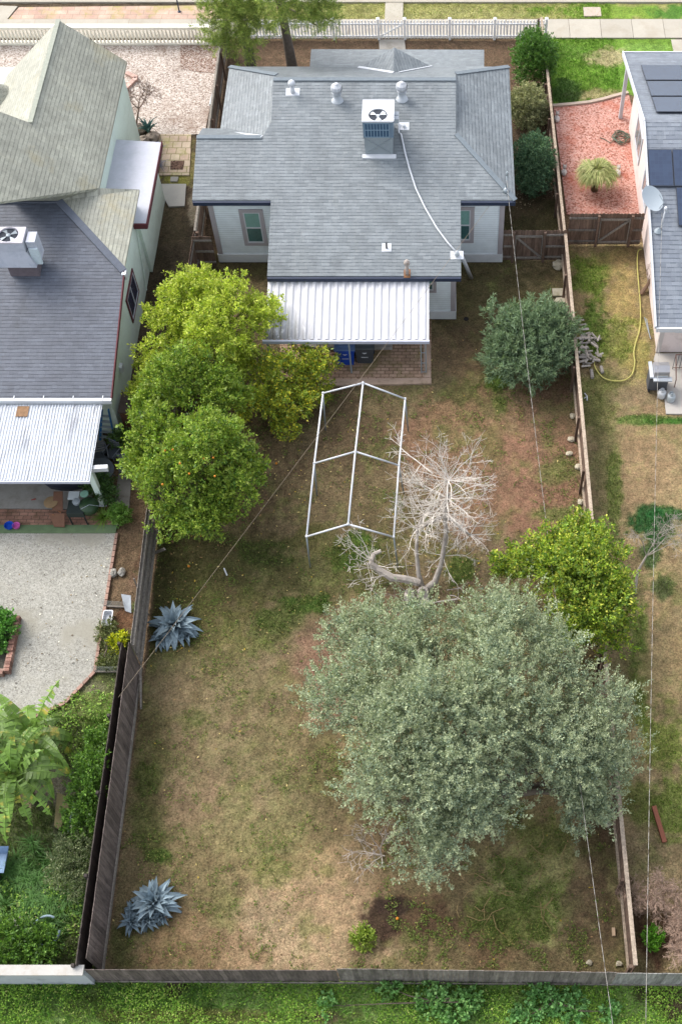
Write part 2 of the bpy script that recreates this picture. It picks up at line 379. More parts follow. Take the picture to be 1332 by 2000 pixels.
# elliptical patches of soil / plant colour, with tree and shrub shade put into some: cx, cy, rx, ry (photo px of the patch centre), colour, strength
BL = [
 (620, 960, 420, 200, (126, 108, 76), .7), (980, 900, 150, 200, (146, 116, 90), .75), (640, 1120, 330, 70, (116, 116, 64), .75), (480, 1280, 200, 80, (128, 122, 76), .6), (880, 760, 120, 110, (128, 118, 78), .5), (400, 1120, 200, 130, (92, 88, 48), .8), (960, 600, 130, 120, (98, 90, 55), .85),
 (700, 850, 110, 90, (100, 80, 58), .6), (930, 850, 90, 130, (112, 106, 58), .6), (1060, 880, 90, 200, (136, 106, 78), .6),
 (1010, 950, 110, 90, (128, 98, 72), .6), (900, 780, 50, 50, (106, 102, 55), .7), (870, 700, 60, 60, (140, 110, 84), .5),
 (1000, 660, 130, 60, (92, 76, 56), .5), (450, 520, 80, 30, (78, 72, 42), .9), (1040, 430, 70, 60, (76, 76, 42), .8),
 (480, 960, 90, 90, (84, 66, 48), .6), (330, 1180, 60, 160, (84, 84, 42), .7), (300, 1500, 40, 200, (108, 104, 56), .6),
 (470, 1230, 110, 90, (112, 108, 58), .6), (560, 1320, 130, 120, (150, 126, 98), .5), (640, 1260, 90, 70, (136, 106, 84), .6),
 (480, 1500, 160, 180, (150, 128, 96), .55), (560, 1700, 130, 130, (160, 146, 92), .55), (600, 1800, 190, 110, (186, 158, 120), .75),
 (500, 1830, 120, 70, (186, 160, 122), .6), (660, 1730, 110, 110, (184, 152, 112), .5), (380, 1830, 130, 70, (150, 120, 84), .6),
 (420, 1680, 90, 120, (150, 134, 88), .5), (800, 1790, 90, 50, (92, 68, 50), .8), (745, 1795, 50, 34, (66, 50, 40), .9), (770, 1770, 40, 22, (62, 48, 40), .9),
 (1070, 1710, 125, 130, (180, 174, 106), .85), (1040, 1770, 90, 60, (164, 176, 92), .75), (900, 900, 130, 130, (154, 114, 88), .6), (1060, 950, 90, 140, (160, 118, 92), .6), (650, 1420, 80, 130, (164, 126, 100), .6), (610, 1300, 90, 60, (156, 118, 94), .6), (720, 1190, 90, 40, (152, 116, 90), .6), (420, 1560, 110, 60, (160, 132, 100), .5), (520, 1620, 120, 60, (150, 146, 90), .5), (1150, 1650, 40, 120, (140, 112, 86), .7), (560, 1500, 200, 90, (138, 132, 84), .45), (470, 1350, 90, 60, (138, 128, 84), .5), (1150, 1800, 60, 80, (104, 84, 62), .7), (960, 1840, 60, 60, (124, 96, 68), .6), (1170, 1650, 40, 60, (96, 76, 56), .7),  # lower right weeds coloured lighter to offset the olive's shade
 (860, 1130, 110, 60, (142, 116, 92), .6), (800, 1000, 90, 60, (108, 96, 60), .4), (640, 1330, 60, 130, (140, 108, 84), .6),
 (600, 1180, 62, 22, (84, 116, 40), .95), (555, 1200, 50, 40, (92, 112, 48), .6), (690, 1075, 44, 38, (96, 128, 44), .9), (620, 1060, 60, 40, (110, 106, 54), .6),
 (530, 1240, 46, 40, (98, 110, 50), .6), (510, 1080, 60, 22, (88, 100, 46), .6), (900, 1110, 30, 36, (104, 130, 48), .8), (975, 740, 26, 18, (100, 136, 48), .8),
 (975, 790, 16, 26, (104, 126, 52), .6), (960, 880, 22, 50, (112, 116, 56), .5), (1095, 920, 40, 26, (110, 122, 60), .6), (1090, 1005, 46, 18, (112, 128, 58), .7),
 (1070, 860, 18, 30, (112, 116, 58), .5), (640, 1500, 40, 60, (120, 124, 62), .5), (310, 1672, 26, 14, (92, 128, 40), .8), (530, 1700, 50, 30, (132, 140, 70), .5),
 (440, 1760, 40, 60, (138, 140, 78), .5), (385, 1400, 14, 12, (100, 120, 50), .6), (290, 1520, 26, 40, (96, 112, 46), .6), (285, 1620, 30, 60, (104, 112, 54), .5),
 (240, 1840, 30, 60, (92, 100, 48), .7), (710, 1830, 20, 10, (110, 130, 50), .8), (990, 1790, 70, 50, (120, 134, 58), .7), (1060, 1640, 60, 50, (120, 126, 60), .6),
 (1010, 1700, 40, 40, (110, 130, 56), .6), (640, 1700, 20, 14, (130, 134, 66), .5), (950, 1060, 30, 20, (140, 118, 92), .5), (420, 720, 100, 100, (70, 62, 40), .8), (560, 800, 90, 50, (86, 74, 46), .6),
 (330, 800, 60, 150, (64, 56, 36), .8), (700, 1690, 60, 60, (150, 124, 92), .4), (560, 1440, 60, 110, (128, 118, 74), .5), (345, 1340, 60, 60, (150, 130, 96), .5),  # dark soil around the left citrus trees has their shade painted in
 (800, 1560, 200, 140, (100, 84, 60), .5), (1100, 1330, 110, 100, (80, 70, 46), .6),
]
BR = [ # right yard
 (1160, 540, 50, 60, (112, 136, 44), .9), (1160, 640, 34, 60, (100, 128, 44), .9), (1215, 560, 40, 70, (172, 150, 88), .8), (1200, 500, 60, 22, (118, 98, 64), .7),
 (1240, 690, 40, 60, (166, 152, 78), .8), (1205, 660, 40, 40, (128, 142, 56), .7), (1200, 740, 60, 30, (150, 140, 84), .6), (1170, 780, 50, 70, (118, 122, 60), .7),
 (1250, 780, 60, 30, (146, 126, 92), .8), (1180, 880, 30, 100, (112, 112, 62), .6), (1260, 900, 60, 110, (156, 128, 92), .7), (1200, 960, 16, 90, (106, 126, 50), .7),
 (1250, 1180, 60, 80, (170, 140, 98), .6), (1280, 1030, 55, 45, (40, 96, 46), .95), (1310, 1000, 40, 20, (44, 100, 48), .9), (1270, 1080, 26, 30, (46, 96, 46), .8),
 (1300, 1150, 22, 20, (60, 100, 50), .7), (1250, 1300, 22, 130, (110, 132, 48), .8), (1300, 1300, 50, 90, (176, 150, 100), .7), (1240, 1120, 20, 60, (118, 104, 72), .6),
 (1290, 1450, 50, 80, (120, 136, 52), .8), (1320, 1560, 40, 70, (124, 142, 54), .8), (1250, 1560, 30, 60, (112, 128, 48), .7), (1250, 1680, 40, 60, (128, 112, 80), .6),
 (1280, 1840, 60, 70, (92, 58, 46), .85), (1230, 1800, 20, 80, (78, 58, 44), .8), (1250, 820, 60, 10, (84, 126, 44), .8), (1310, 822, 40, 6, (72, 124, 42), .95), (1290, 620, 20, 90, (146, 118, 78), .7),
 (1270, 520, 20, 50, (120, 98, 66), .7), (1215, 1400, 24, 200, (122, 116, 66), .5),
]
BLW = [ # left lower yard
 (180, 1370, 50, 60, (118, 132, 62), .8), (190, 1470, 40, 80, (96, 126, 46), .8), (100, 1540, 60, 50, (128, 120, 104), .9), (130, 1600, 30, 50, (136, 128, 108), .9), (120, 1690, 26, 30, (116, 108, 88), .8),
 (60, 1760, 120, 110, (76, 118, 50), .9), (20, 1830, 40, 40, (108, 104, 66), .6), (150, 1640, 40, 60, (66, 84, 46), .8), (180, 1340, 30, 14, (140, 130, 108), .6),
 (250, 1090, 36, 50, (112, 84, 64), .95), (240, 1150, 36, 40, (118, 92, 72), .9), (235, 1205, 30, 26, (128, 88, 64), .9), (215, 1290, 30, 50, (84, 90, 50), .9), (285, 980, 24, 60, (132, 118, 104), .8),
]
BFL = [(1180, 110, 40, 22, (188, 170, 126), .8), (1160, 185, 50, 14, (178, 160, 112), .8), (1110, 175, 34, 26, (74, 104, 46), .9), (1205, 150, 34, 20, (104, 150, 36), .7), (1120, 100, 50, 14, (120, 158, 60), .6), (1270, 92, 50, 8, (128, 168, 66), .6)]
def col3(c): return np.array(S(*c)[:3])
def apply(col, px, py, X, Y, bl, seed, mask=None):
    nz = fbm(X, Y, 1.1, seed, 5) - .5; n2 = fbm(X, Y, 4.5, seed + 5, 3) - .5
    for (cx, cy, rx, ry, c, st) in bl:
        d = np.sqrt(((px - cx) / rx) ** 2 + ((py - cy) / ry) ** 2) + nz * 1.5 + n2 * .8
        wt = np.clip((1.12 - d) / .38, 0, 1) * st
        if mask is not None: wt = wt * mask
        col[:] = col * (1 - wt[:, None]) + col3(c) * wt[:, None]
def ground_color(X, Y):
    px, py = px_of(X, Y)
    col = np.tile(col3((122, 100, 74)), (len(X), 1))
    our = inpoly(px, py, OUR_Y); rt = inpoly(px, py, RIGHT_Y) | (X > 5.3) & (Y > 7.6) & (Y < 37); ll = inpoly(px, py, LEFT_LOW) & (X < -9.9)
    al = Y < 7.55; fl = inpoly(px, py, FRONT_LAWN); pk = inpoly(px, py, PARK)
    front = our & (Y > 36.5)
    col[our] = col3((130, 114, 78)); col[front] = col3((116, 94, 72)); col[rt] = col3((150, 130, 90)); col[ll] = col3((112, 122, 74)); col[al] = col3((146, 176, 90))
    col[(X < -10.2) & (Y > 26) & ~ll] = col3((98, 84, 66))
    apply(col, px, py, X, Y, BL, 3, (our & ~front).astype(float)); apply(col, px, py, X, Y, BR, 21, rt.astype(float)); apply(col, px, py, X, Y, BLW, 33, ll.astype(float))
    apply(col, px, py, X, Y, [(1020, 430, 90, 70, (76, 76, 42), .8), (1010, 330, 60, 90, (104, 86, 64), .6), (1000, 240, 40, 50, (134, 112, 88), .5)], 41, (our & front).astype(float))  # dark patch below the lowest shrub paints in its shadow
    apply(col, px, py, X, Y, [(350, 350, 40, 16, (150, 148, 60), .9), (375, 320, 12, 60, (150, 140, 80), .7), (330, 440, 40, 40, (104, 92, 66), .7), (300, 560, 40, 90, (78, 68, 50), .8), (378, 400, 10, 40, (170, 156, 130), .8)], 47, ((X < -10.1) & (Y > 27)).astype(float))
    col[fl] = col3((116, 156, 44)); apply(col, px, py, X, Y, BFL, 51, fl.astype(float))
    col[pk] = col3((160, 158, 88)); apply(col, px, py, X, Y, [(1200, 22, 170, 18, (122, 158, 40), .9), (1310, 25, 40, 20, (80, 130, 40), .9), (900, 30, 200, 12, (172, 168, 104), .5)], 57, pk.astype(float))
    apply(col, px, py, X, Y, [(200, 1950, 260, 50, (88, 128, 48), .8), (400, 1985, 300, 14, (128, 124, 66), .8), (150, 1970, 60, 30, (120, 126, 66), .5), (640, 1990, 60, 14, (120, 104, 80), .8), (340, 1925, 22, 26, (74, 58, 50), .9), (1300, 1950, 60, 40, (84, 62, 52), .9),
            (860, 1960, 120, 50, (84, 124, 52), .6), (600, 1912, 16, 6, (160, 128, 96), .9), (900, 1935, 300, 14, (104, 140, 52), .5)], 61, al.astype(float))
    # grain: dry thatch, crumbs of soil
    a = fbm(X, Y, 5.0, 71, 3); b = fbm(X, Y, 1.7, 81, 4); e = fbm(X, Y, 1.1, 85, 5); e2 = fbm(X, Y, 3.0, 88, 4)
    gm = np.clip((e - .50) * 5, 0, 1) * np.clip((e2 - .42) * 5, 0, 1) * .55 * (our & (Y < 36) | rt); col[:] = col * (1 - gm[:, None]) + col3((124, 130, 66)) * gm[:, None]
    dm = np.clip((.46 - e) * 5, 0, 1) * np.clip((e2 - .45) * 5, 0, 1) * .5 * (our | rt); col[:] = col * (1 - dm[:, None]) + col3((112, 92, 66)) * dm[:, None]
    lum = col.mean(1, keepdims=True); col[:] = (col * .86 + lum * .14) * np.where(our, 1.10, np.where(rt, 1.28, 1.14))[:, None]
    col *= (0.66 + .68 * a)[:, None] * (0.78 + .44 * b)[:, None]
    return col, our, rt, ll, al, fl, pk, front, px, py
def ground_grid():
    st = .085; xs = np.arange(-24, 13.5, st); ys = np.arange(3.5, 56, st); XX, YY = np.meshgrid(xs, ys); X = XX.ravel(); Y = YY.ravel()
    col = ground_color(X, Y)[0]
    Z = (fbm(X, Y, .35, 91, 3) - .5) * .03 + (fbm(X, Y, 4.2, 95, 2) - .5) * .06 - .03
    nx, ny = len(xs), len(ys); i = np.arange(nx * ny).reshape(ny, nx)
    q = np.stack([i[:-1, :-1], i[:-1, 1:], i[1:, 1:], i[1:, :-1]], -1).reshape(-1, 4)
    me = bpy.data.meshes.new('ground'); V = np.stack([X, Y, Z], 1).astype(np.float32)
    me.vertices.add(len(V)); me.vertices.foreach_set('co', V.ravel()); me.loops.add(q.size); me.loops.foreach_set('vertex_index', q.ravel().astype(np.int32))
    me.polygons.add(len(q)); me.polygons.foreach_set('loop_start', np.arange(0, q.size, 4, dtype=np.int32)); me.update(calc_edges=True)
    at = me.attributes.new('Col', 'FLOAT_COLOR', 'POINT'); c = np.ones((len(V), 4), np.float32); c[:, :3] = col; at.data.foreach_set('color', c.ravel())
    me.shade_smooth()
    q = NT('soil and thatch'); v = q.coord(); cc = q.attr('Col').outputs['Color']
    cc = q.mix(cc, q.ramp(q.noise(v, 16, 5, .7), [(.3, g1(.42)), (.5, g1(1.03)), (.72, g1(1.6))]))
    cc = q.mix(cc, q.ramp(q.noise(v, 38, 3, .6), [(.3, g1(.7)), (.7, g1(1.32))]))
    cc = q.mix(cc, q.ramp(q.noise(v, 5, 5, .7), [(.3, (.86, .93, .88, 1)), (.7, (1.14, 1.06, 1.08, 1))]))
    q.bump(q.noise(v, 18, 6, .7), 1.0, .09); me.materials.append(q.done(cc, .95, 0, .1))
    o = bpy.data.objects.new('ground', me); C.objects.link(o); return struct(o)
ground_grid()
far = MB().slab([(-300, -300, -.12), (300, -300, -.12), (300, 300, -.12), (-300, 300, -.12)], .5)
struct(far.build('terrain', plain('far earth', S(120, 112, 80), scale=.2, bump=0)))
# ---------- flat sheets
def sheet(name, pts, mat, z=.02, th=.08, kind=True, uv=False):
    o = MB().slab([G(a, b, z) for a, b in pts], th).build(name, mat, uvproj=uv)
    return struct(o) if kind else o
concrete = plain('sidewalk concrete', S(194, 187, 172), .06, 1.5, .9, bscale=90, stain=S(180, 170, 152))
conc2 = plain('patio concrete', S(176, 172, 164), .10, 2, .9, stain=S(150, 142, 130))
asphalt = plain('asphalt', S(170, 172, 176), .08, 2, .9, bscale=120)
def strip(name, x0, x1, y0, y1, z, mat, th=.1): return struct(MB().box(x0, x1, y0, y1, z - th, z).build(name, mat))
YS0, YS1 = Yat(76, 0) + .05, Yat(38.5, 0); YK0, YK1 = Yat(5.5, 0), Yat(2, 0)
strip('road', -60, 60, YK1 + .02, YK1 + 14, -.05, asphalt)
strip('kerb', -60, 60, YK0, YK1, .06, concrete, .25)
# sidewalk in flags with real joints
m = MB()
for i in range(-16, 12):
    m.box(i * 1.52 + .01, (i + 1) * 1.52 - .008, YS0, YS1, -.06, .035, random.uniform(.95, 1.04))
struct(m.build('sidewalk', concrete))
struct(MB().box(*[G(752, 20)[0], G(787, 20)[0]], YS1 + .01, YK0 - .01, -.06, .03).build('path', concrete))
struct(MB().slab([G(740, 77, .03), G(790, 77, .03), G(795, 128, .03), G(742, 128, .03)], .1).build('front_walk', conc2))
sheet('driveway', [(-120, 6), (35, 12), (5, 50), (-120, 52)], concrete, .03)
sheet('driveway', [(1310, 77), (1420, 77), (1420, 190), (1334, 190)], concrete, .03)
brick_pink = bricks('pink paving brick', S(220, 188, 168), S(206, 172, 154), S(180, 160, 140), .62, .34, .02, moss=S(176, 168, 96))
sheet('brick_parkway', [(38, 14), (425, 10), (425, 43), (8, 49)], brick_pink, .03)
mulch = gravel('red wood mulch', S(204, 146, 130), S(228, 184, 170), S(146, 92, 76), .06, patch=S(196, 108, 84), pscale=.4, plo=.52, phi=.66)
sheet('mulch_bed', [(1080, 206), (1150, 200), (1200, 188), (1227, 182), (1262, 330), (1285, 418), (1106, 418), (1092, 300)], mulch, .02)
fgrav = gravel('white pink gravel', S(192, 178, 166), S(232, 222, 212), S(140, 118, 104), .05, patch=S(150, 126, 110), pscale=.5, plo=.52, phi=.66)
sheet('gravel_yard', [(-60, 88), (428, 86), (422, 150), (400, 262), (312, 262), (250, 240), (-60, 200)], fgrav, .02)
sheet('planting_bed', [(352, 87), (426, 87), (424, 143), (392, 141), (353, 134)], gravel('dark chip bed', S(150, 120, 104), S(214, 204, 194), S(96, 70, 58), .045), .035)
pgrav = gravel('pea gravel', S(172, 170, 160), S(192, 190, 180), S(140, 136, 126), .03, patch=S(164, 160, 146), pscale=.35, plo=.5, phi=.6)
sheet('gravel_patio', [(-90, 1038), (228, 1038), (226, 1048), (186, 1312), (128, 1372), (60, 1402), (-90, 1402)], pgrav, .02)
pb = bricks('patio brick', S(190, 146, 126), S(170, 128, 110), S(118, 98, 84), .3, .15, .012, moss=S(96, 82, 56))
sheet('brick_apron', [(-90, 993), (140, 996), (232, 1004), (230, 1027), (-90, 1027)], pb, .025)
sheet('patio_floor', [(-90, 780), (190, 780), (206, 880), (196, 930), (170, 994), (-90, 992)], conc2, .03)
sheet('side_path', [(238, 880), (262, 880), (252, 1000), (222, 1000)], plain('worn path concrete', S(150, 146, 138), .12, 3, .9, stain=S(110, 100, 86)), .03)
sheet('artificial_turf', [(-90, 1025), (230, 1025), (226, 1041), (-90, 1041)], plain('artificial turf', S(110, 132, 96), .14, 4, .95, bump=.6, bscale=140), .045)
pav = bricks('patio pavers', S(206, 174, 150), S(184, 152, 128), S(122, 100, 80), .32, .16, .014, moss=S(126, 116, 74))
sheet('paver_patio', [(545, 600), (842, 600), (842, 742), (640, 744), (548, 744)], pav, .02)
edge = plain('concrete edging', S(196, 170, 150), .1, 3, .9, stain=S(140, 124, 96))
struct(MB().slab([G(640, 740, .05), G(842, 738, .05), G(842, 749, .05), G(625, 752, .05)], .12).build('patio_kerb', edge))
struct(MB().slab([G(826, 668, .048), G(841, 668, .048), G(841, 737, .048), G(828, 737, .048)], .12).build('patio_kerb', edge))
sheet('paver_walk', [(314, 262), (374, 262), (372, 310), (370, 342), (312, 342), (306, 290)], bricks('cream and pink pavers', S(214, 196, 172), S(196, 172, 152), S(150, 140, 104), .4, .4, .02, moss=S(160, 160, 90)), .03)
struct(MB().slab([G(334, 314, .038), G(361, 314, .038), G(358, 331, .038), G(333, 331, .038)], .02).build('soil_square', gravel('dark soil chips', S(96, 74, 62), S(130, 104, 90), S(60, 46, 40), .05)))
sheet('concrete_slab', [(314, 359), (364, 359), (361, 402), (330, 403), (318, 380)], plain('slab concrete', S(190, 186, 178), .07, 2, .9), .05)
sheet('stepping_slab', [(334, 345), (349, 345), (347, 354), (333, 354)], conc2, .05)
sheet('concrete_pad', [(1279, 690), (1420, 690), (1420, 808), (1300, 808), (1296, 770), (1302, 760), (1276, 702)], plain('pale concrete pad', S(200, 194, 186), .07, 1.4, .9), .04)
m = MB()
ep = [(1079, 207), (1115, 204), (1150, 200), (1178, 194), (1202, 187), (1226, 181)]
for a, b in zip(ep, ep[1:]): m.beam(G(*a, .04), G(*b, .04), .16, .12, random.uniform(.9, 1.1))
tag(m.build('lawn_edging', plain('pinkish edging stone', S(206, 186, 168), .1)), 'low curved stone edging between the green front lawn and red mulch bed', 'edging')
m = MB()
ep = [(229, 1042), (186, 1312), (128, 1373), (62, 1403)]
for a, b in zip(ep, ep[1:]):
    A, B = Vector(G(*a, .05)), Vector(G(*b, .05)); n = int((B - A).length / .24)
    for i in range(n): m.beam(A.lerp(B, (i + .05) / n), A.lerp(B, (i + .93) / n), .1, .1, random.uniform(.8, 1.15))
tag(m.build('brick_edging', plain('pale brick', S(176, 142, 126), .15)), 'thin brick edging along the right side of the pale gravel patio', 'edging')
# ---------- scatter: grass blades, weeds, litter (uncountable)
LEAF = leafmat('grass blade', .6, .3, .2)
def blades(name, n, X, Y, col, h, wd, rng, lean=.6, z=-.02):
    m_ = len(X); a = rng.random(m_) * 2 * pi; hh = h * (.5 + rng.random(m_)); ww = wd * (.6 + .8 * rng.random(m_)); b = rng.random(m_) * 2 * pi
    V = np.zeros((m_, 3, 3)); V[:, 0] = np.stack([X - np.cos(a) * ww, Y - np.sin(a) * ww, np.full(m_, z)], 1); V[:, 1] = np.stack([X + np.cos(a) * ww, Y + np.sin(a) * ww, np.full(m_, z)], 1)
    V[:, 2] = np.stack([X + np.cos(b) * hh * lean, Y + np.sin(b) * hh * lean, z + hh], 1)
    return quadmesh(name, V.reshape(-1, 3), col, LEAF, nv=3)
def scatter_grass():
    rng = np.random.default_rng(5)
    n = 520000; X = rng.uniform(-15.5, 12.5, n); Y = rng.uniform(4, 53.5, n)
    col, our, rt, ll, al, fl, pk, front, px, py = ground_color(X, Y)
    green = np.clip((col[:, 1] / np.maximum(col[:, 0], 1e-4) - .72) * 2.6, 0, 1)
    ok = (our & (Y < 36)) | rt | al | ll | fl | pk | (front & (px > 985))
    ok &= ~((px > 505) & (px < 845) & (py > 520) & (py < 752)) & ~((px < 232) & (py > 780) & (py < 1400) & (X < -10.3))
    ok &= ~((X < 2.5) & (X > -9.3) & (Y > 32.6) & (Y < 44.5)) & ~((X > 8.2) & (Y > 31)) & ~((px > 1270) & (py > 690) & (py < 810))
    ok &= ~((px > 1075) & (py > 205) & (py < 420) & (X > 5.1))
    keep = ok & (rng.random(n) < .16 + .84 * green); X, Y, col, green = X[keep], Y[keep], col[keep], green[keep]; ll, al, fl = ll[keep], al[keep], fl[keep]
    c = col * (1 + rng.normal(0, .25, (len(X), 1))).clip(.5, 1.7)
    tanm = rng.random(len(X)) < .25 * (1 - green); c[tanm] = np.array(S(188, 168, 118)[:3]) * rng.uniform(.6, 1.1, (tanm.sum(), 1))
    gm = rng.random(len(X)) < .55 * green; c[gm] *= np.array([.95, 1.25, .75])
    h = .035 + .05 * green + .10 * al * green + .12 * ll * green
    stuff(blades('grass', 0, X, Y, c, h, .006 + .010 * green, rng), 'short grass and weeds growing over the yards and alley', 'grass')
    # broad weeds: small rosettes inside green patches of our yard
    n = 120000; X = rng.uniform(-10, 5.1, n); Y = rng.uniform(7.7, 36, n); X[:20000] = rng.uniform(-2.5, 4.8, 20000); Y[:20000] = rng.uniform(7.8, 15, 20000)
    col, our, rt, ll, al, fl, pk, front, px, py = ground_color(X, Y)
    green = np.clip((col[:, 1] / np.maximum(col[:, 0], 1e-4) - .95) * 2.2, 0, 1); nz = fbm(X, Y, 3.4, 301, 3); nb = fbm(X, Y, .7, 311, 3)
    keep = our & (rng.random(n) < np.clip(green * np.clip((nz - .38) * 5, .15, 1) + np.clip((nz + .6 * nb - .90) * 5, 0, .55) * (Y < 30), 0, 1)) & ~((px > 505) & (px < 845) & (py > 520) & (py < 752)) & ~((X < 2.5) & (X > -9.3) & (Y > 32.6))
    X, Y = X[keep], Y[keep]; k = 3; X = np.repeat(X, k) + rng.normal(0, .03, len(X) * k); Y = np.repeat(Y, k) + rng.normal(0, .03, len(Y) * k); n = len(X)
    D = rng.normal(0, 1, (n, 3)); D[:, 2] = np.abs(D[:, 2]) * .25 + .1; P = np.stack([X, Y, np.full(n, .0) + rng.random(n) * .03], 1)
    V = leaves(P, D, .05, .6, 1.5, rng); c = palette(n, [(96, 116, 50), (118, 130, 66), (80, 98, 44), (150, 146, 84)], [4, 3, 3, 1], rng)
    stuff(quadmesh('weeds', V, c, LEAF), 'low broad-leaved weeds in patches across the brown back yard', 'weeds')
    # fallen leaves and soil crumbs
    n = 9000; X = rng.uniform(-10, 5, n); Y = rng.uniform(7.7, 36, n); px, py = px_of(X, Y)
    near = np.exp(-(((px - 470) / 150) ** 2 + ((py - 860) / 180) ** 2)) + .6 * np.exp(-(((px - 900) / 200) ** 2 + ((py - 1100) / 100) ** 2)) + .8 * np.exp(-(((px - 330) / 60) ** 2 + ((py - 1150) / 120) ** 2)) + .12
    keep = (rng.random(n) < near) & ~((px > 505) & (px < 845) & (py > 480) & (py < 690)) & ~((X < 2.5) & (Y > 32.6)); X, Y = X[keep], Y[keep]; n = len(X)
    D = rng.normal(0, 1, (n, 3)); D[:, 2] *= .12; P = np.stack([X, Y, np.full(n, .02)], 1)
    V = leaves(P, D, .075, .5, 4, rng); c = palette(n, [(200, 180, 120), (150, 120, 84), (176, 150, 60), (96, 74, 52)], [2, 3, 1, 3], rng)
    stuff(quadmesh('fallen_leaves', V, c, LEAF), 'dry fallen leaves littering the bare soil under the trees', 'leaves')
scatter_grass()
def litter(name, label, poly, n, z, cols, seed, size=.06):
    rng = np.random.default_rng(seed); P = np.array([G(*p)[:2] for p in poly]); lo, hi = P.min(0), P.max(0); X = rng.uniform(lo[0], hi[0], n); Y = rng.uniform(lo[1], hi[1], n)
    k = inpoly(X, Y, [tuple(p) for p in P]) & (rng.random(n) < np.clip((fbm(X, Y, .9, seed, 3) - .3) * 3, .05, 1)); X, Y = X[k], Y[k]; n = len(X); D = rng.normal(0, 1, (n, 3)); D[:, 2] *= .1
    return stuff(quadmesh(name, leaves(np.stack([X, Y, np.full(n, z)], 1), D, size, .55, 4, rng, .5), palette(n, cols, [1] * len(cols), rng, .25), LEAF), label, 'leaves')
litter('gravel_litter', 'dark leaves and crumbs scattered over the pale gravel patio', [(-60, 1045), (222, 1045), (186, 1305), (128, 1366), (-60, 1396)], 700, .035, [(110, 92, 74), (84, 76, 66), (150, 130, 96), (230, 226, 214)], 501, .05)
litter('patio_litter', 'dry leaves scattered on the brick patio behind the middle house', [(548, 670), (840, 670), (840, 740), (640, 742), (548, 742)], 260, .035, [(140, 116, 80), (110, 92, 60), (170, 150, 70)], 503, .06)
litter('mulch_chips', 'loose pale and dark chips on the front planting soil of the middle house', [(1000, 80), (1064, 80), (1090, 410), (1010, 410)], 2200, .03, [(180, 160, 136), (96, 76, 58), (206, 190, 166)], 505, .06)
def clover(name, label, poly, n, size, cols, wts, seed, hmax=.35):
    rng = np.random.default_rng(seed); P = np.array([G(*p)[:2] for p in poly]); lo, hi = P.min(0), P.max(0)
    X = rng.uniform(lo[0], hi[0], n); Y = rng.uniform(lo[1], hi[1], n); keep = inpoly(X, Y, [tuple(p) for p in P]); X, Y = X[keep], Y[keep]
    nz = fbm(X, Y, 1.3, seed, 4); keep = rng.random(len(X)) < np.clip((nz - .32) * 4, .1, 1); X, Y, nz = X[keep], Y[keep], nz[keep]; n = len(X)
    Z = np.clip(nz - .3, .03, 1) * hmax * (.6 + .5 * rng.random(n)); D = rng.normal(0, 1, (n, 3)); D[:, 2] = np.abs(D[:, 2]) * .4 + .1
    V = leaves(np.stack([X, Y, Z], 1), D, size, .62, 1.6, rng); c = palette(n, cols, wts, rng, .2) * (.75 + .6 * nz[:, None])
    return stuff(quadmesh(name, V, c, LEAF), label, 'ground cover')
clover('ground_cover', 'dense green weeds growing along the outside of the rear fence', [(-60, 1916), (1180, 1922), (1400, 1930), (1420, 2080), (-120, 2080)], 46000, .06,
       [(134, 172, 66), (160, 192, 82), (108, 146, 58), (176, 186, 106)], [4, 3, 3, 1], 401, .18)
clover('ground_cover', 'lush green weeds filling the lower left yard by the dark fence', [(70, 1410), (160, 1345), (235, 1320), (150, 1875), (-80, 1875), (-80, 1690), (70, 1690), (150, 1640), (150, 1500)], 15000, .08,
       [(118, 154, 62), (146, 176, 80), (92, 124, 54), (168, 170, 112)], [4, 3, 3, 1], 403, .45)
# ================================================================== OUR HOUSE
M_sh = shingle('grey composition shingle', S(142, 150, 154), S(125, 133, 138), S(92, 100, 106))
M_ridge = plain('ridge cap shingle', S(130, 140, 147), .12, 8, .95)
M_side = siding('pale blue grey siding', S(214, 222, 226, 1.0))
M_trim = plain('taupe trim', S(158, 152, 154, .9), .06, 3, .7, bump=.05)
M_skirt = plain('grey skirt board', S(200, 202, 204, .9), .08, 2, .7)
M_white = plain('white painted metal', S(228, 231, 236), .05, 3, .5, bump=.05, spec=.4)
M_whited = plain('weathered white metal', S(214, 220, 226), .08, 4, .5, bump=.1)
M_dark = plain('dark navy gutter', S(52, 62, 84), .1, 3, .5)
M_glass = plain('dark window glass', S(62, 96, 96, .9), .2, 1.5, .12, bump=0, spec=.8, tint=False)
M_alu = plain('dull galvanised metal', S(176, 186, 192), .08, 6, .45, metal=.3, bump=.05)
M_black = plain('black plastic', S(44, 46, 50), .1, 5, .5, bump=.05)
def roof(mb, name, mat, parent): return mb.build(name, mat, parent, uvproj=True)
SP = PY((Yat(391, 3.6), 3.6), (Yat(538, 2.75), 2.75))
YE, YX = Yat(391, 3.6), Yat(539, 2.75)
RL, RR = SP.hit(534, 155), SP.hit(890, 155); YR, ZR = RL[1], RL[2]; RR = (RR[0], YR, ZR)
XE, XW, XWW = 2.80, -9.05, -9.72          # east eave, west eave of the front part, west end of the wing
A = SP.hit(893, 262); A = (RR[0], A[1], A[2]); B = SP.hit(534, 240); B = (RL[0], B[1], B[2])
Cc = (XE, YE, SP.at(YE)); YF = 43.75; ZF = 3.55
NP = PY((YR, ZR), (YF, ZF)); YT = YR + (A[2] - ZR) / NP.k; YTL = YR + (B[2] - ZR) / NP.k
house = thing('house', 'single storey cottage with grey shingle roof and pale blue grey siding in the middle lot', 'house', (-3.4, 38, 0))
Xe0, Xe1 = SP.hit(524, 500)[0], SP.hit(900, 500)[0]
W0 = SP.hit(512, 268); wingL = (XWW, W0[1], W0[2])
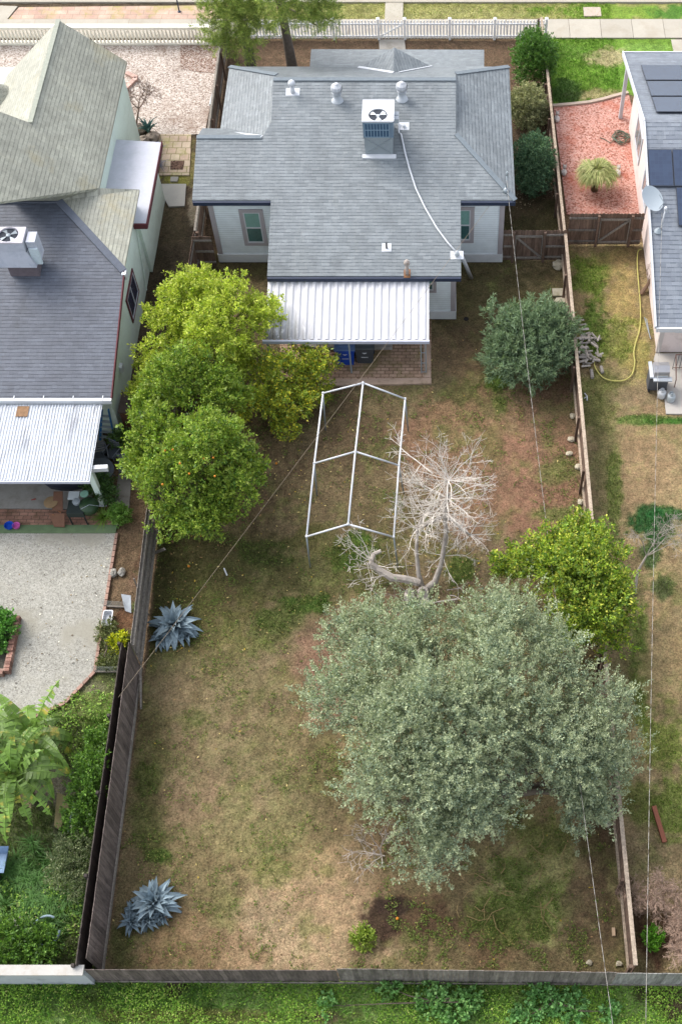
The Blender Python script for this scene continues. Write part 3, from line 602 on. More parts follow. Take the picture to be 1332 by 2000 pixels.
s = MB().slab([RL, RR, A, Cc, (Xe1, YE, SP.at(YE)), (Xe1, YX, SP.at(YX)), (Xe0, YX, SP.at(YX)), (Xe0, YE, SP.at(YE)), (XWW, YE, SP.at(YE)), wingL, W0, B], .09)
roof(s, 'rear_roof', M_sh, house)
roof(MB().slab([(RL[0], YR, ZR), (RR[0], YR, ZR), (A[0], YT, A[2]), (XE, YF, ZF), (XW, YF, ZF), (B[0], YTL, B[2])], .09), 'front_roof', M_sh, house)
roof(MB().slab([(A[0] + .01, YT, A[2]), (XE, YF, ZF), Cc, (A[0] + .01, A[1], A[2])], .09), 'east_roof', M_sh, house)
WR = G(430, 258, 3.55)
roof(MB().slab([(XW, YF, ZF), (B[0] - .01, YTL, B[2]), (B[0] - .01, B[1], B[2]), (W0[0], W0[1], W0[2] - .04), (XW, W0[1] + 1.1, 3.55)], .09), 'west_roof', M_sh, house)
roof(MB().slab([(XWW, W0[1], W0[2]), (W0[0], W0[1], W0[2]), (-8.6, 39.55, 3.78), (XWW, 39.6, 3.76)], .09), 'wing_roof', M_sh, house)
for (x, yT, r) in ((RL[0] - .0, YTL, B), (RR[0], YT, A)): MB().add([(x, r[1], r[2] - .1), (x, yT, r[2] - .1), (x, YR, ZR - .1)], [(0, 1, 2)]).build('gable_infill', M_trim, house)
m = MB(); m.beam((RL[0], YR, ZR + .01), (RR[0], YR, ZR + .01), .2, .03); m.beam((A[0], A[1], A[2] + .012), (XE, YE, SP.at(YE) + .012), .2, .03)
m.beam((XWW, W0[1], W0[2] + .015), (W0[0], W0[1], W0[2] + .015), .2, .03); m.beam((XE, YF, ZF + .012), (A[0], YT, A[2] + .012), .2, .03); m.beam((XW, YF, ZF + .012), (B[0], YTL, B[2] + .012), .2, .03)
m.build('ridge_cap', M_ridge, house)
m = MB(); m.beam(Vector(G(430, 257, 3.8)), Vector(SP.hit(512, 269)) + Vector((0, .05, .03)), .12, .03); m.build('valley_flashing', M_white, house)
# entry gable and porch roof
P0, P1 = G(768, 90, 4.35), NP.hit(768, 142); PL, PR = NP.hit(700, 132), NP.hit(843, 130)
porch = MB().slab([G(608, 96, 2.75), G(945, 97, 2.75), G(945, 135, 3.3), G(605, 134, 3.3)], .09); roof(porch, 'porch_roof', M_sh, house)
P0 = (P1[0], P0[1], P1[2]); fl_ = (PL[0] - .1, P0[1] - .1, 3.2); fr_ = (PR[0] + .1, P0[1] - .1, 3.2)
roof(MB().add([P0, P1, PL, fl_], [(0, 3, 2, 1)]).add([P0, P1, PR, fr_], [(0, 1, 2, 3)]), 'entry_gable_roof', M_sh, house)
m = MB(); m.beam((PL[0], PL[1], PL[2] + .03), (P1[0], P1[1] - .02, P1[2] + .03), .13, .03); m.beam((PR[0], PR[1], PR[2] + .03), (P1[0] + .25, P1[1], P1[2] + .03), .05, .03); m.build('gable_flashing', M_white, house)
# walls
XW0, XW1, YW = -9.2, 2.4, 35.9; XX0, XX1, YXW = -6.35, .47, 32.78
zt = lambda Y: SP.at(Y) - .11
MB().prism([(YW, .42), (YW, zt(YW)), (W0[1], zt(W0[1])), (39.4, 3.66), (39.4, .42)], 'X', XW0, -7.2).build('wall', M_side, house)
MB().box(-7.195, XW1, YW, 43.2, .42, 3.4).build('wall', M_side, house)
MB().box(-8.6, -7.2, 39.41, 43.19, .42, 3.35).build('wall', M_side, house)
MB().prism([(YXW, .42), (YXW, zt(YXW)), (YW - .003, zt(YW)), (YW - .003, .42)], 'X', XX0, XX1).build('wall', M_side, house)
MB().box(XW0 - .05, XW1 + .05, YW - .05, 39.4, 0, .44).build('skirt', M_skirt, house); MB().box(-8.65, XW1 + .05, 39.41, 43.25, 0, .43).build('skirt', M_skirt, house)
MB().box(XX0 - .05, XX1 + .05, YXW - .05, YW - .06, 0, .44).build('skirt', M_skirt, house)
for bxx in ((XW0 - .03, XW0 + .17, YW - .035, YW - .002, .445, zt(YW) - .02), (XW1 - .17, XW1 + .03, YW - .035, YW - .002, .445, 3.4), (XX1 - .17, XX1 + .03, YXW - .035, YXW - .002, .445, zt(YXW) - .02),
            (XX1 + .001, XX1 + .03, YXW, YXW + .18, .445, zt(YXW) - .02), (XW1 + .001, XW1 + .03, YW, YW + .18, .445, 3.3)): MB().box(*bxx).build('corner_trim', M_trim, house)
for x0, x1, y, z in ((XWW + .02, Xe0, YE, SP.at(YE)), (Xe1, XE, YE, SP.at(YE)), (Xe0, Xe1, YX, SP.at(YX))):
    MB().box(x0, x1, y - .1, y - .003, z - .2, z - .03).build('gutter', M_dark, house)
def window(parent, x0, x1, y, z0, z1, fm, sm, gm, tw=.12, face=-1, mid=True):
    f = MB(); a, b = (y - .05, y - .002) if face < 0 else (y + .002, y + .05)
    f.box(x0 - tw, x1 + tw, a, b, z1, z1 + tw); f.box(x0 - tw, x1 + tw, a, b, z0 - tw, z0); f.box(x0 - tw, x0, a, b, z0, z1); f.box(x1, x1 + tw, a, b, z0, z1)
    w_ = f.build('window', fm, parent); g = MB(); g.box(x0, x1, a + .03, b - .004, z0, (z0 + z1) / 2); g.build('pane', gm, w_); MB().box(x0, x1, a + .029, b - .004, (z0 + z1) / 2 + .001, z1).build('pane', plain('pale curtained glass', S(116, 156, 148, .9), .12, 2.5, .15, bump=0, spec=.8, tint=False), w_)
    q = MB(); e = .045; q.box(x0, x0 + e, a + .012, a + .028, z0, z1); q.box(x1 - e, x1, a + .012, a + .028, z0, z1); q.box(x0 + e, x1 - e, a + .012, a + .028, z0, z0 + e * 1.4); q.box(x0 + e, x1 - e, a + .012, a + .028, z1 - e, z1)
    if mid: q.box(x0 + e, x1 - e, a + .008, a + .028, (z0 + z1) / 2 - .03, (z0 + z1) / 2 + .03)
    q.build('sash', sm, w_); return w_
wz = lambda py: Zat(py, YW)
wa, wb = GY(480, 445, YW), GY(512, 445, YW)
window(house, wa[0] + .0, wb[0] + .0, YW, wz(473), wz(414), M_trim, M_white, M_glass, .15)
wa, wb = GY(884, 445, YW), GY(918, 445, YW)
window(house, wa[0], wb[0], YW, wz(468), wz(409), M_trim, M_white, M_glass, .15)
wa, wb = GY(836, 560, YXW), GY(846, 560, YXW)
window(house, wa[0] - .5, wb[0], YXW, Zat(566, YXW), Zat(540, YXW), M_trim, M_white, M_glass, .12)
MB().box(XX0 + 1.2, XX0 + 2.1, YXW - .05, YXW - .002, .45, 2.4).build('door', M_white, house)
# roof furniture, parts of the house
def turbine(px, py):
    p = SP.hit(px, py); b = MB(); b.lathe((p[0], p[1], p[2] - .1), [(.26, 0), (.26, .08), (.16, .14), (.16, .42), (.2, .44)], 16)
    t = b.build('vent_neck', M_whited, house, True); m = MB(); n = 20
    prof = [(.13, .44), (.21, .52), (.235, .62), (.21, .73), (.12, .8), (.03, .83)]
    for i in range(n):
        a0, a1 = 2 * pi * i / n, 2 * pi * (i + .8) / n
        vs = []
        for r, z in prof: vs += [(p[0] + r * cos(a0), p[1] + r * sin(a0), p[2] - .1 + z), (p[0] + r * .93 * cos(a1 + .1), p[1] + r * .93 * sin(a1 + .1), p[2] - .1 + z)]
        m.add(vs, [(2 * k, 2 * k + 1, 2 * k + 3, 2 * k + 2) for k in range(len(prof) - 1)], 1.0 if i % 2 else .9)
    m.lathe((p[0], p[1], p[2] - .1), [(.05, .83), (.09, .84), (.05, .87)], 10); m.lathe((p[0], p[1], p[2] - .1), [(.12, .45), (.19, .53), (.215, .62), (.19, .72), (.09, .79)], 16, .75)
    m.build('turbine_head', M_white, t)
turbine(659, 194); turbine(785, 191)
def pipe(px, py, h, r, mat, cap=None, base=.5, bmat=None):
    p = SP.hit(px, py); m = MB(); m.lathe((p[0], p[1], p[2] - .1), [(r, 0), (r, h)], 10)
    if cap: m.lathe((p[0], p[1], p[2] - .1 + h), [(cap * .6, -.02), (cap, .06), (cap * .9, .16), (cap * .4, .24)], 12)
    o = m.build('vent_pipe', mat, house, True)
    if base:
        f = MB(); a = (p[0] - base / 2, p[1] - .14, SP.at(p[1] - .14) + .012); b = (p[0] + base / 2, p[1] - .14, a[2]); c = (b[0], p[1] + .2, SP.at(p[1] + .2) + .012); d = (a[0], c[1], c[2])
        f.slab([a, b, c, d], .015); f.build('flashing', bmat or M_white, o)
pipe(572, 181, .45, .09, M_white, .15, .55); pipe(755, 485, .38, .035, M_black, None, .36); pipe(789, 248, .18, .06, M_whited, None, .4)
pipe(892, 500, .12, .07, M_whited, .1, .5); pipe(795, 536, .62, .07, plain('rusty galvanised flue', S(186, 176, 168), .2, 9, .6, stain=S(150, 96, 60)), .12, .25, plain('rusty flashing', S(150, 106, 72), .2, 8))
p = SP.hit(988, 372); m = MB(); m.tube([(p[0], p[1], p[2] - .1), (p[0], p[1], p[2] + .75)], .03, 8); m.lathe((p[0], p[1], p[2] + .75), [(.03, 0), (.06, .03), (.05, .14), (.02, .2)], 10); m.lathe((p[0], p[1], p[2] + .0), [(.16, -.03), (.09, .08), (.03, .14)], 12)
m.build('service_mast', M_alu, house, True)
# ------------------------------------------------------------------ rooftop air conditioner
p0 = SP.hit(738, 306); Y0 = p0[1]; zb = p0[2]; zp = Zat(270, Y0); zu = Zat(237, Y0); Y1 = Yat(194.5, zu)
x0, x1 = Xat(706, Y0, zu), Xat(769, Y0, zu); xp0, xp1 = Xat(711, Y0, zp), Xat(766, Y0, zp)
ac = thing('air_conditioner', 'grey and white rooftop air conditioner on a metal curb on the middle house', 'air conditioner', ((x0 + x1) / 2, (Y0 + Y1) / 2, zb))
Yp = Y0 + 1.35
MB().prism([(Y0 + .06, zb - .1), (Y0 + .06, zp), (Yp, zp), (Yp, SP.at(Yp) - .1)], 'X', xp0, xp1).build('curb', M_alu, ac)
m = MB(); m.beam((xp0 + .03, Y0 + .045, zb + .1), (xp1 - .03, Y0 + .045, zp - .05), .03, .012); m.beam((xp1 - .03, Y0 + .045, zb + .1), (xp0 + .03, Y0 + .045, zp - .05), .03, .012); m.build('cross_brace', M_alu, ac)
MB().slab([(xp0 - .12, Y0 - .1, SP.at(Y0 - .1) + .05), (xp1 + .12, Y0 - .1, SP.at(Y0 - .1) + .05), (xp1 + .12, Y0 + .05, SP.at(Y0 + .05) + .07), (xp0 - .12, Y0 + .05, SP.at(Y0 + .05) + .07)], .1).build('flashing', M_white, ac)
MB().box(x0 + .03, x1 - .03, Y0 + .03, Y1 - .03, zp + .003, zu - .06).build('cabinet', plain('blue grey sheet metal', S(134, 156, 176), .06, 3, .45, metal=.2), ac)
m = MB(); wd = (x1 - x0)
for i in range(9):
    x = x0 + .1 + (wd - .3) * i / 8; m.box(x - .012, x + .012, Y0 + .002, Y0 + .028, zp + .04, zu - .1)
for z in (zp + .04, (zp + zu) / 2 - .03, zu - .12): m.box(x0 + .09, x1 - .2, Y0 - .004, Y0 + .026, z, z + .025)
m.build('coil_guard', plain('light guard wire', S(150, 176, 196), .05), ac)
MB().box(x0 + .09, x1 - .2, Y0 + .01, Y0 + .029, zp + .05, zu - .12).build('coil', plain('dark condenser coil', S(66, 96, 124), .12, 30, .6), ac)
fx, fy, fr = (x0 + x1) / 2 + .0, Y0 + (Y1 - Y0) * .30, .36
m = MB(); n = 32; ring = [(fx + fr * cos(2 * pi * i / n), fy + fr * sin(2 * pi * i / n), zu) for i in range(n)]
def sqp(i):
    a = 2 * pi * i / n; dx, dy = cos(a), sin(a); t = min((x1 - fx) / abs(dx) if abs(dx) > 1e-6 else 1e9, ((Y1 - fy) if dy > 0 else (fy - Y0)) / abs(dy) if abs(dy) > 1e-6 else 1e9); return (fx + dx * t, fy + dy * t, zu)
out = [sqp(i) for i in range(n)]; low = [(q[0], q[1], zu - .06) for q in out]; lr = [(q[0], q[1], zu - .055) for q in ring]
m.add(ring + out + low + lr, [(i, i + n, (i + 1) % n + n, (i + 1) % n) for i in range(n)] + [(i + n, i + 2 * n, (i + 1) % n + 2 * n, (i + 1) % n + n) for i in range(n)] + [(i, (i + 1) % n, (i + 1) % n + 3 * n, i + 3 * n) for i in range(n)])
for cx_, cy_ in ((x0, Y0), (x1, Y0), (x1, Y1), (x0, Y1)):
    j = min(range(n), key=lambda i: (out[i][0] - cx_) ** 2 + (out[i][1] - cy_) ** 2); k_ = [out[j], (cx_, cy_, zu), out[(j + 1) % n], out[(j - 1) % n]]; m.add(k_, [(0, 1, 2), (0, 3, 1)])
m.build('top_panel', M_white, ac)
MB().lathe((fx, fy, zu - .058), [(fr + .01, 0), (fr + .01, .004)], 24).build('fan_well', plain('dark fan well', S(60, 66, 76), .1), ac)
m = MB()
for i in range(3):
    a = 2.1 * i + .5; m.add([(fx + .05 * cos(a), fy + .05 * sin(a), zu - .03), (fx + .32 * cos(a - .35), fy + .32 * sin(a - .35), zu - .045), (fx + .33 * cos(a + .1), fy + .33 * sin(a + .1), zu - .03), (fx + .3 * cos(a + .5), fy + .3 * sin(a + .5), zu - .015)], [(0, 1, 2, 3)])
m.lathe((fx, fy, zu - .13), [(.07, 0), (.07, .1), (.03, .12)], 12); m.build('fan', M_whited, ac)
m = MB()
for d in (.35, .75): m.box(x1 - .02, x1 + .16, Y0 + .35 + d * .6, Y0 + .55 + d * .6, zp + .25, zp + .45)
m.build('disconnect_box', M_whited, ac)
cb = [SP.hit(*q) for q in ((778, 243), (779, 262), (783, 264), (790, 296), (799, 330), (812, 370), (830, 408), (852, 446), (874, 476), (893, 497))]
pts = [(a, b, c + .06) for a, b, c in cb]; pts = [(pts[0][0] - .25, pts[0][1], pts[0][2] + .45), (pts[0][0], pts[0][1], pts[0][2] + .45)] + pts
tag(MB().tube(pts, .035, 7).build('conduit', M_white, None, True), 'white conduit snaking down the grey roof from the air conditioner', 'conduit')
pr = G(920, 543, 0); tp = G(899, 494, 2.1)
pd = thing('drain_pipe', 'white pipe leaning from the roof corner down to the grass', 'pipe', pr)
MB().tube([pr, tp], .075, 8).build('pipe', M_white, pd, True)
# ------------------------------------------------------------------ corrugated patio cover
Yr, zr = Yat(541, 2.52), 2.52; Yf = 30.0; zf = Zat(664, Yf); Xl, Xr = Xat(524, Yr, zr), Xat(838, Yr, zr)
pc = thing('patio_cover', 'white corrugated metal patio cover attached to the rear of the middle house', 'patio cover', ((Xl + Xr) / 2, (Yr + Yf) / 2, 0))
def corrugated(xa, xb, ya, za, yb, zb_, pitch, dep, name, mat, parent, flat=.5, skew=0.):
    m = MB(); vs = []; n = int((xb - xa) / pitch); pitch = (xb - xa) / n; ns = 10
    xs = []
    for i in range(n):
        b = xa + i * pitch; xs += [(b, 0), (b + pitch * .18, dep), (b + pitch * (.18 + flat * .6), dep), (b + pitch * (.36 + flat * .6), 0)]
    xs.append((xb, 0)); 
    for k in range(ns + 1):
        t = k / ns
        for x, d in xs: vs.append((x + skew * t, ya + (yb - ya) * t, za + (zb_ - za) * t + d + random.uniform(-.004, .004)))
    w_ = len(xs); fs = [(k * w_ + i, (k + 1) * w_ + i, (k + 1) * w_ + i + 1, k * w_ + i + 1) for k in range(ns) for i in range(w_ - 1)]
    m.add(vs, fs); return m.build(name, mat, parent)
q = NT('white roof panel with dark stains'); v = q.coord(scale=(1, .22, 1)); vv = q.coord()
c = q.mix(S(226, 226, 230), q.ramp(q.noise(vv, 1.2, 4), [(.3, g1(.93)), (.7, g1(1.03))]))
sp = q.n('ShaderNodeSeparateXYZ'); q.l(vv, sp.inputs[0])
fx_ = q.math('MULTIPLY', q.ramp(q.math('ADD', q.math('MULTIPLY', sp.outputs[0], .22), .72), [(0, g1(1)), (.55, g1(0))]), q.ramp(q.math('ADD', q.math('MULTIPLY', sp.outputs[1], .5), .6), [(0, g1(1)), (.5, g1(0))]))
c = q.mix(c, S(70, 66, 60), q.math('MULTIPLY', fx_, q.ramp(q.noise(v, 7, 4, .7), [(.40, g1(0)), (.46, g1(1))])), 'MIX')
c = q.mix(c, S(96, 88, 80), q.ramp(q.noise(v, 1.9, 3, .5), [(.735, g1(0)), (.75, g1(.9))]), 'MIX')
q.done(c, .45, .0, .45)
corrugated(Xl, Xr, Yf, zf, Yr, zr, .27, .05, 'roof_sheet', q.m, pc)
MB().box(Xl - .08, Xr + .02, Yf - .1, Yf - .012, zf - .12, zf + .03).build('fascia', plain('lavender white fascia', S(214, 218, 234), .04), pc)
MB().box(Xl - .02, Xr + .01, Yr + .005, Yr + .09, zr - .04, zr + .06).build('ledger', M_white, pc)
def post(a, top, r, parent, mat, name='post'): return MB().beam(a, (a[0], a[1], top), r, r).build(name, mat, parent)
b = G(687, 726); post((b[0], Yf - .03, 0), zf - .12, .06, pc, M_alu)
for px in (822, 831): b = G(px + 1, 726); post((b[0], Yf - .03, 0), zf - .12, .045, pc, M_alu)
b0, b1 = G(823, 727), G(832, 727); m = MB()
for z in (.06, .6, 1.2): m.beam((b0[0], Yf - .03, z), (b1[0], Yf - .03, z), .02, .03)
m.build('lattice', M_alu, pc); b = G(540, 700); post((Xl + .08, Yf - .03, 0), zf - .12, .06, pc, M_alu)
MB().slab([G(596, 662, .18), G(766, 662, .18), G(766, 678, .18), G(594, 678, .18)], .16).build('patio_step', conc2)
struct(bpy.data.objects['patio_step'])
# ------------------------------------------------------------------ wheeled bins
def bin_(px0, px1, pyb, label, body, lid, seed):
    a, b = G(px0, pyb), G(px1, pyb); cx = (a[0] + b[0]) / 2; wd = .74; y = a[1]
    t = thing('wheeled_bin', label, 'bin', (cx, y + .4, 0), 'wheeled bins under the patio cover'); m = MB(); h = 1.02
    w0, w1, d0, d1 = wd * .40, wd * .5, .27, .36; yc = y + .38
    lo = [(cx - w0, yc - d0, .03), (cx + w0, yc - d0, .03), (cx + w0, yc + d0, .03), (cx - w0, yc + d0, .03)]; hi = [(cx - w1, yc - d1, h), (cx + w1, yc - d1, h), (cx + w1, yc + d1, h), (cx - w1, yc + d1, h)]
    m.add(lo + hi, [(0, 3, 2, 1), (4, 5, 6, 7), (0, 1, 5, 4), (1, 2, 6, 5), (2, 3, 7, 6), (3, 0, 4, 7)]); m.box(cx - w1 - .02, cx + w1 + .02, yc - d1 - .02, yc + d1 + .02, h - .09, h - .02)
    m.build('body', body, t)
    l = MB().slab([(cx - w1 - .03, yc - d1 - .04, h + .03), (cx + w1 + .03, yc - d1 - .04, h + .03), (cx + w1 + .03, yc + d1 + .03, h + .11), (cx - w1 - .03, yc + d1 + .03, h + .11)], .05)
    l.slab([(cx - w1 * .75, yc - d1 * .7, h + .085), (cx + w1 * .75, yc - d1 * .7, h + .085), (cx + w1 * .7, yc + d1 * .7, h + .15), (cx - w1 * .7, yc + d1 * .7, h + .15)], .05); l.build('lid', lid, t)
    for sx in (-1, 1): MB().tube([(cx + sx * (w0 - .02), yc + d0 + .02, .12), (cx + sx * (w0 + .05), yc + d0 + .02, .12)], .12, 14).build('wheel', M_black, t)
    MB().tube([(cx - .25, yc + d1 + .08, h - .05), (cx + .25, yc + d1 + .08, h - .05)], .018, 6).build('handle', body, t)
    f = lambda z: yc - d1 + (d1 - d0) * (h - z) / (h - .03) - .012
    g = MB(); g.beam((cx - .08, f(.70), .74), (cx, f(.66), .69), .012, .022); g.beam((cx, f(.66), .69), (cx + .08, f(.70), .74), .012, .022); g.beam((cx - .05, f(.70), .73), (cx + .05, f(.7), .73), .01, .02)
    g.build('emblem', M_white, t); g = MB()
    for i in range(9): g.box(cx - .13 + i * .029, cx - .13 + i * .029 + .02, f(.45) - .004, f(.45) + .006, .43, .465)
    g.build('lettering', M_white, t)
bin_(658, 694, 718, 'blue wheeled bin with faded lid under the white patio cover', plain('blue bin plastic', S(24, 78, 190), .08, 4, .4), plain('faded blue lid', S(112, 140, 190), .1, 4, .5), 1)
bin_(697, 730, 715, 'charcoal wheeled bin to the right of the blue bin', plain('charcoal bin plastic', S(74, 78, 84), .08, 4, .4), plain('grey lid', S(96, 104, 108), .1, 4, .5), 2)
# ------------------------------------------------------------------ carport frame of white tube
cf = thing('carport_frame', 'bare white tube frame of a carport standing on the bare soil', 'carport frame', (-3.3, 23.5, 0)); ze, zr_ = 2.05, 2.72
E3 = [[(631, 768), (709, 748), (791, 779)], [(614, 905), (694, 882), (779, 909)], [(599, 1048), (680, 1024), (769, 1049)]]
legs = [[(636, 840), (797, 842)], [(619, 967), (788, 962)], [(606, 1108), (777, 1110)]]
hs = []
for (l, r), (a, b, c) in zip(legs, E3):
    gl, gr = G(*l), G(*r); zl, zr2 = Zat(a[1], gl[1]), Zat(c[1], gr[1]); L_, R_ = G(a[0], a[1], zl), G(c[0], c[1], zr2); ym = (L_[1] + R_[1]) / 2
    hs.append((gl, gr, L_, GY(b[0], b[1], ym), R_))
for gl, gr, L_, T_, R_ in hs:
    for g_, e in ((gl, L_), (gr, R_)):
        MB().tube([g_, e], .028, 8).build('leg', M_alu, cf, True)
    for e in (L_, R_): MB().tube([e, T_], .032, 8).build('rafter', M_white, cf, True)
MB().tube([h_[3] for h_ in hs], .033, 8).build('ridge_pole', M_white, cf, True)
for k_ in (2, 4): MB().tube([h_[k_] for h_ in hs], .033, 8).build('eave_rail', M_white, cf, True)
m = MB()
for h_ in hs:
    for k_ in (2, 3, 4): m.lathe((h_[k_][0], h_[k_][1], h_[k_][2] - .04), [(.045, 0), (.045, .08)], 8)
m.build('joint', M_white, cf, True)
# ================================================================== FENCES
def woodmat(name, c, dk, ax):
    if name in MATS: return MATS[name]
    q = NT(name); v = q.coord(scale=(1, 1, .12) if ax == 'V' else (1, 1, 1))
    cc = q.mix(c, q.ramp(q.noise(v, 14, 4, .65), [(.3, g1(.6)), (.7, g1(1.3))])); cc = q.mix(cc, q.ramp(q.noise(q.coord(), 1.1, 5), [(.3, g1(.8)), (.7, g1(1.18))]))
    cc = q.mix(cc, q.attr('tint').outputs['Color']); cc = q.mix(cc, dk, q.ramp(q.noise(q.coord(), 2.3, 6, .7), [(.56, g1(0)), (.72, g1(.7))]), 'MIX')
    q.bump(q.noise(v, 30, 3), .5, .01); MATS[name] = q.done(cc, .9, 0, .15); return MATS[name]
W_grey = woodmat('weathered grey board', S(142, 134, 126), S(98, 88, 80), 'V'); W_rail = woodmat('pale grey rail', S(158, 150, 140), S(120, 108, 98), 'H')
W_brown = woodmat('old brown board', S(134, 112, 98), S(82, 68, 60), 'V'); W_pale = woodmat('sun bleached rail', S(192, 174, 154), S(158, 136, 118), 'H'); W_dk = woodmat('dark stained board', S(128, 116, 110), S(92, 82, 78), 'V')
W_lt = woodmat('silver grey board', S(168, 166, 160), S(128, 122, 116), 'V')
def boards(m, A, B, h, bw=.14, th=.018, z0=.03, jag=.03, gap=.006, hfun=None, dog=False):
    A, B = Vector(A), Vector(B); d = (B - A); L = d.length; d.normalize(); n = int(L / bw); nv = Vector((-d.y, d.x, 0)) * th / 2
    for i in range(n):
        p, q_ = A + d * (i * L / n + gap / 2), A + d * ((i + 1) * L / n - gap / 2); t = (hfun(i / n) if hfun else h) + random.uniform(-jag, jag); tt = random.uniform(.72, 1.2); jj = nv * random.uniform(-.4, .4)
        if dog:
            c_ = (p + q_) / 2; e = (q_ - p) * .28
            top = [Vector((p.x, p.y, t - .04)), Vector(((p + e).x, (p + e).y, t)), Vector(((q_ - e).x, (q_ - e).y, t)), Vector((q_.x, q_.y, t - .04))]
            pts = [Vector((p.x, p.y, z0)), Vector((q_.x, q_.y, z0))] + top[::-1]; vs = [w - nv + jj for w in pts] + [w + nv + jj for w in pts]; k = 6
            m.add(vs, [tuple(range(k)), tuple(range(2 * k - 1, k - 1, -1))] + [(a, a + k, (a + 1) % k + k, (a + 1) % k) for a in range(k)], tt)
        else:
            P = [p - nv + jj, q_ - nv + jj, q_ + nv + jj, p + nv + jj]
            m.add([(a.x, a.y, z0) for a in P] + [(a.x, a.y, t) for a in P], [(0, 3, 2, 1), (4, 5, 6, 7), (0, 1, 5, 4), (1, 2, 6, 5), (2, 3, 7, 6), (3, 0, 4, 7)], tt)
def fence(name, label, A, B, h, mat, rails, side, posts=2.4, railmat=None, postmat=None, cat='fence', kick=False, dog=False, bw=.14, jag=.02, rw=.04, rh=.09, hfun=None, capr=None):
    A, B = Vector((*A[:2], 0)), Vector((*B[:2], 0)); t = thing(name, label, cat, tuple((A + B) / 2)); d = (B - A).normalized(); nv = Vector((-d.y, d.x, 0)) * side
    m = MB(); boards(m, A, B, h, bw, jag=jag, dog=dog, hfun=hfun); m.build('board_panel', mat, t)
    for z in rails:
        o = nv * (.012 + rw / 2 + .006); MB().beam(A + o + Vector((0, 0, z)), B + o + Vector((0, 0, z)), rw, rh, random.uniform(.9, 1.1)).build('rail', railmat or W_rail, t)
    if posts:
        n = max(1, round((B - A).length / posts))
        for i in range(n + 1):
            p = A.lerp(B, i / n) + nv * (.018 + rw + .05); MB().box(p.x - .045, p.x + .045, p.y - .045, p.y + .045, 0, h - .05, random.uniform(.8, 1.1)).build('post', postmat or mat, t)
    if kick: o = nv * .03; MB().beam(A + o + Vector((0, 0, .1)), B + o + Vector((0, 0, .1)), .03, .2).build('kickboard', W_rail, t)
    if capr: MB().beam(A + nv * .02 + Vector((0, 0, h + .022)), B + nv * .02 + Vector((0, 0, h + .022)), capr, .04).build('cap_rail', railmat or W_rail, t)
    return t
Lb, Lm = (-9.82, 7.72), (-10.0, 17.42)
fence('board_fence', 'tall dark brown board fence along the lower left side of the back yard', Lb, Lm, 1.9, W_dk, [], -1, posts=0, jag=.012, kick=True)
fence('board_fence', 'lower black board fence just behind the tall brown fence at lower left', (-10.13, 7.6), (-10.28, 17.5), 1.72, plain('blackened board', S(76, 68, 64), .2, 8, .9), [1.55], 1, posts=2.4, railmat=plain('old dark rail', S(96, 88, 80), .2, 5))
fence('board_fence', 'weathered grey fence with three rails beside the upper blue agave', (-9.99, 17.46), (-10.14, 22.6), 1.75, W_grey, [.35, .95, 1.55], -1, posts=0, rw=.07, rh=.1)
fence('board_fence', 'old dark side fence running beside the left wall of the middle house', (-10.16, 22.7), (-10.05, 36.0), 1.6, W_brown, [.4, 1.4], -1)
fence('board_fence', 'old dark side fence between the gravel front yard and the trees', (-10.05, 36.1), (-10.25, 49.8), 1.5, W_brown, [.4, 1.35], -1, capr=.09)
m = MB(); m.beam(G(262, 1130, 1.2), G(290, 1200, 0), .05, .09); tag(m.build('fence_brace', W_grey), 'grey wooden brace leaning against the three-rail fence', 'brace')
m = MB(); m.beam(G(276, 1320, .4), G(276, 1385, .05), .05, .09); tag(m.build('plank', W_rail), 'loose grey plank leaning at the foot of the tall brown fence', 'plank')
m = MB(); m.beam(G(322, 1072, .9), G(301, 1080, .0), .04, .1); tag(m.build('plank', W_rail), 'short plank leaning on the grey fence under the orange tree', 'plank')
# rear fence along the alley: three stretches
zt_ = 1.47; yb = 7.52
def bx(px, py=1914): return G(px, py)[0]
fence('rear_fence', 'dark weathered rear fence, left stretch beside the white wall', (bx(190), yb), (bx(664), yb - .02), 1.47, W_dk, [.35, 1.1], 1, posts=0, jag=.012, railmat=W_grey)
fence('rear_fence', 'dark weathered rear fence, taller middle stretch below the grey-green tree', (bx(665), yb), (bx(1190), yb - .1), 1.58, W_grey, [.35, 1.1], 1, posts=0, jag=.018, railmat=W_grey)
fence('rear_fence', 'pale grey rear fence at the bottom right corner', (bx(1191), yb - .1), (bx(1420), yb - .12), 1.5, W_lt, [.35, 1.1], 1, posts=0, jag=.012)
m = MB(); m.beam((bx(190), yb - .03, .06), (bx(1420), yb - .14, .06), .03, .12); tag(m.build('kickboard', W_rail), 'long pale kickboard along the foot of the rear fence', 'kickboard')
w_ = thing('white_wall', 'white plastered wall with a flat cap at the bottom left corner', 'wall', (-12, 7.6, 0)); xr_ = G(188, 1913)[0]
Mst = plain('dirty white stucco', S(206, 210, 214), .06, 2, .9, stain=S(150, 156, 160))
MB().box(-16.5, xr_, 7.42, 7.58, 0, 1.42).build('wall_body', Mst, w_); MB().box(-16.5, xr_ + .02, 7.36, 7.64, 1.423, 1.5).build('cap', plain('pale wall cap', S(200, 197, 190), .05, 2, .9, stain=S(180, 166, 146)), w_)
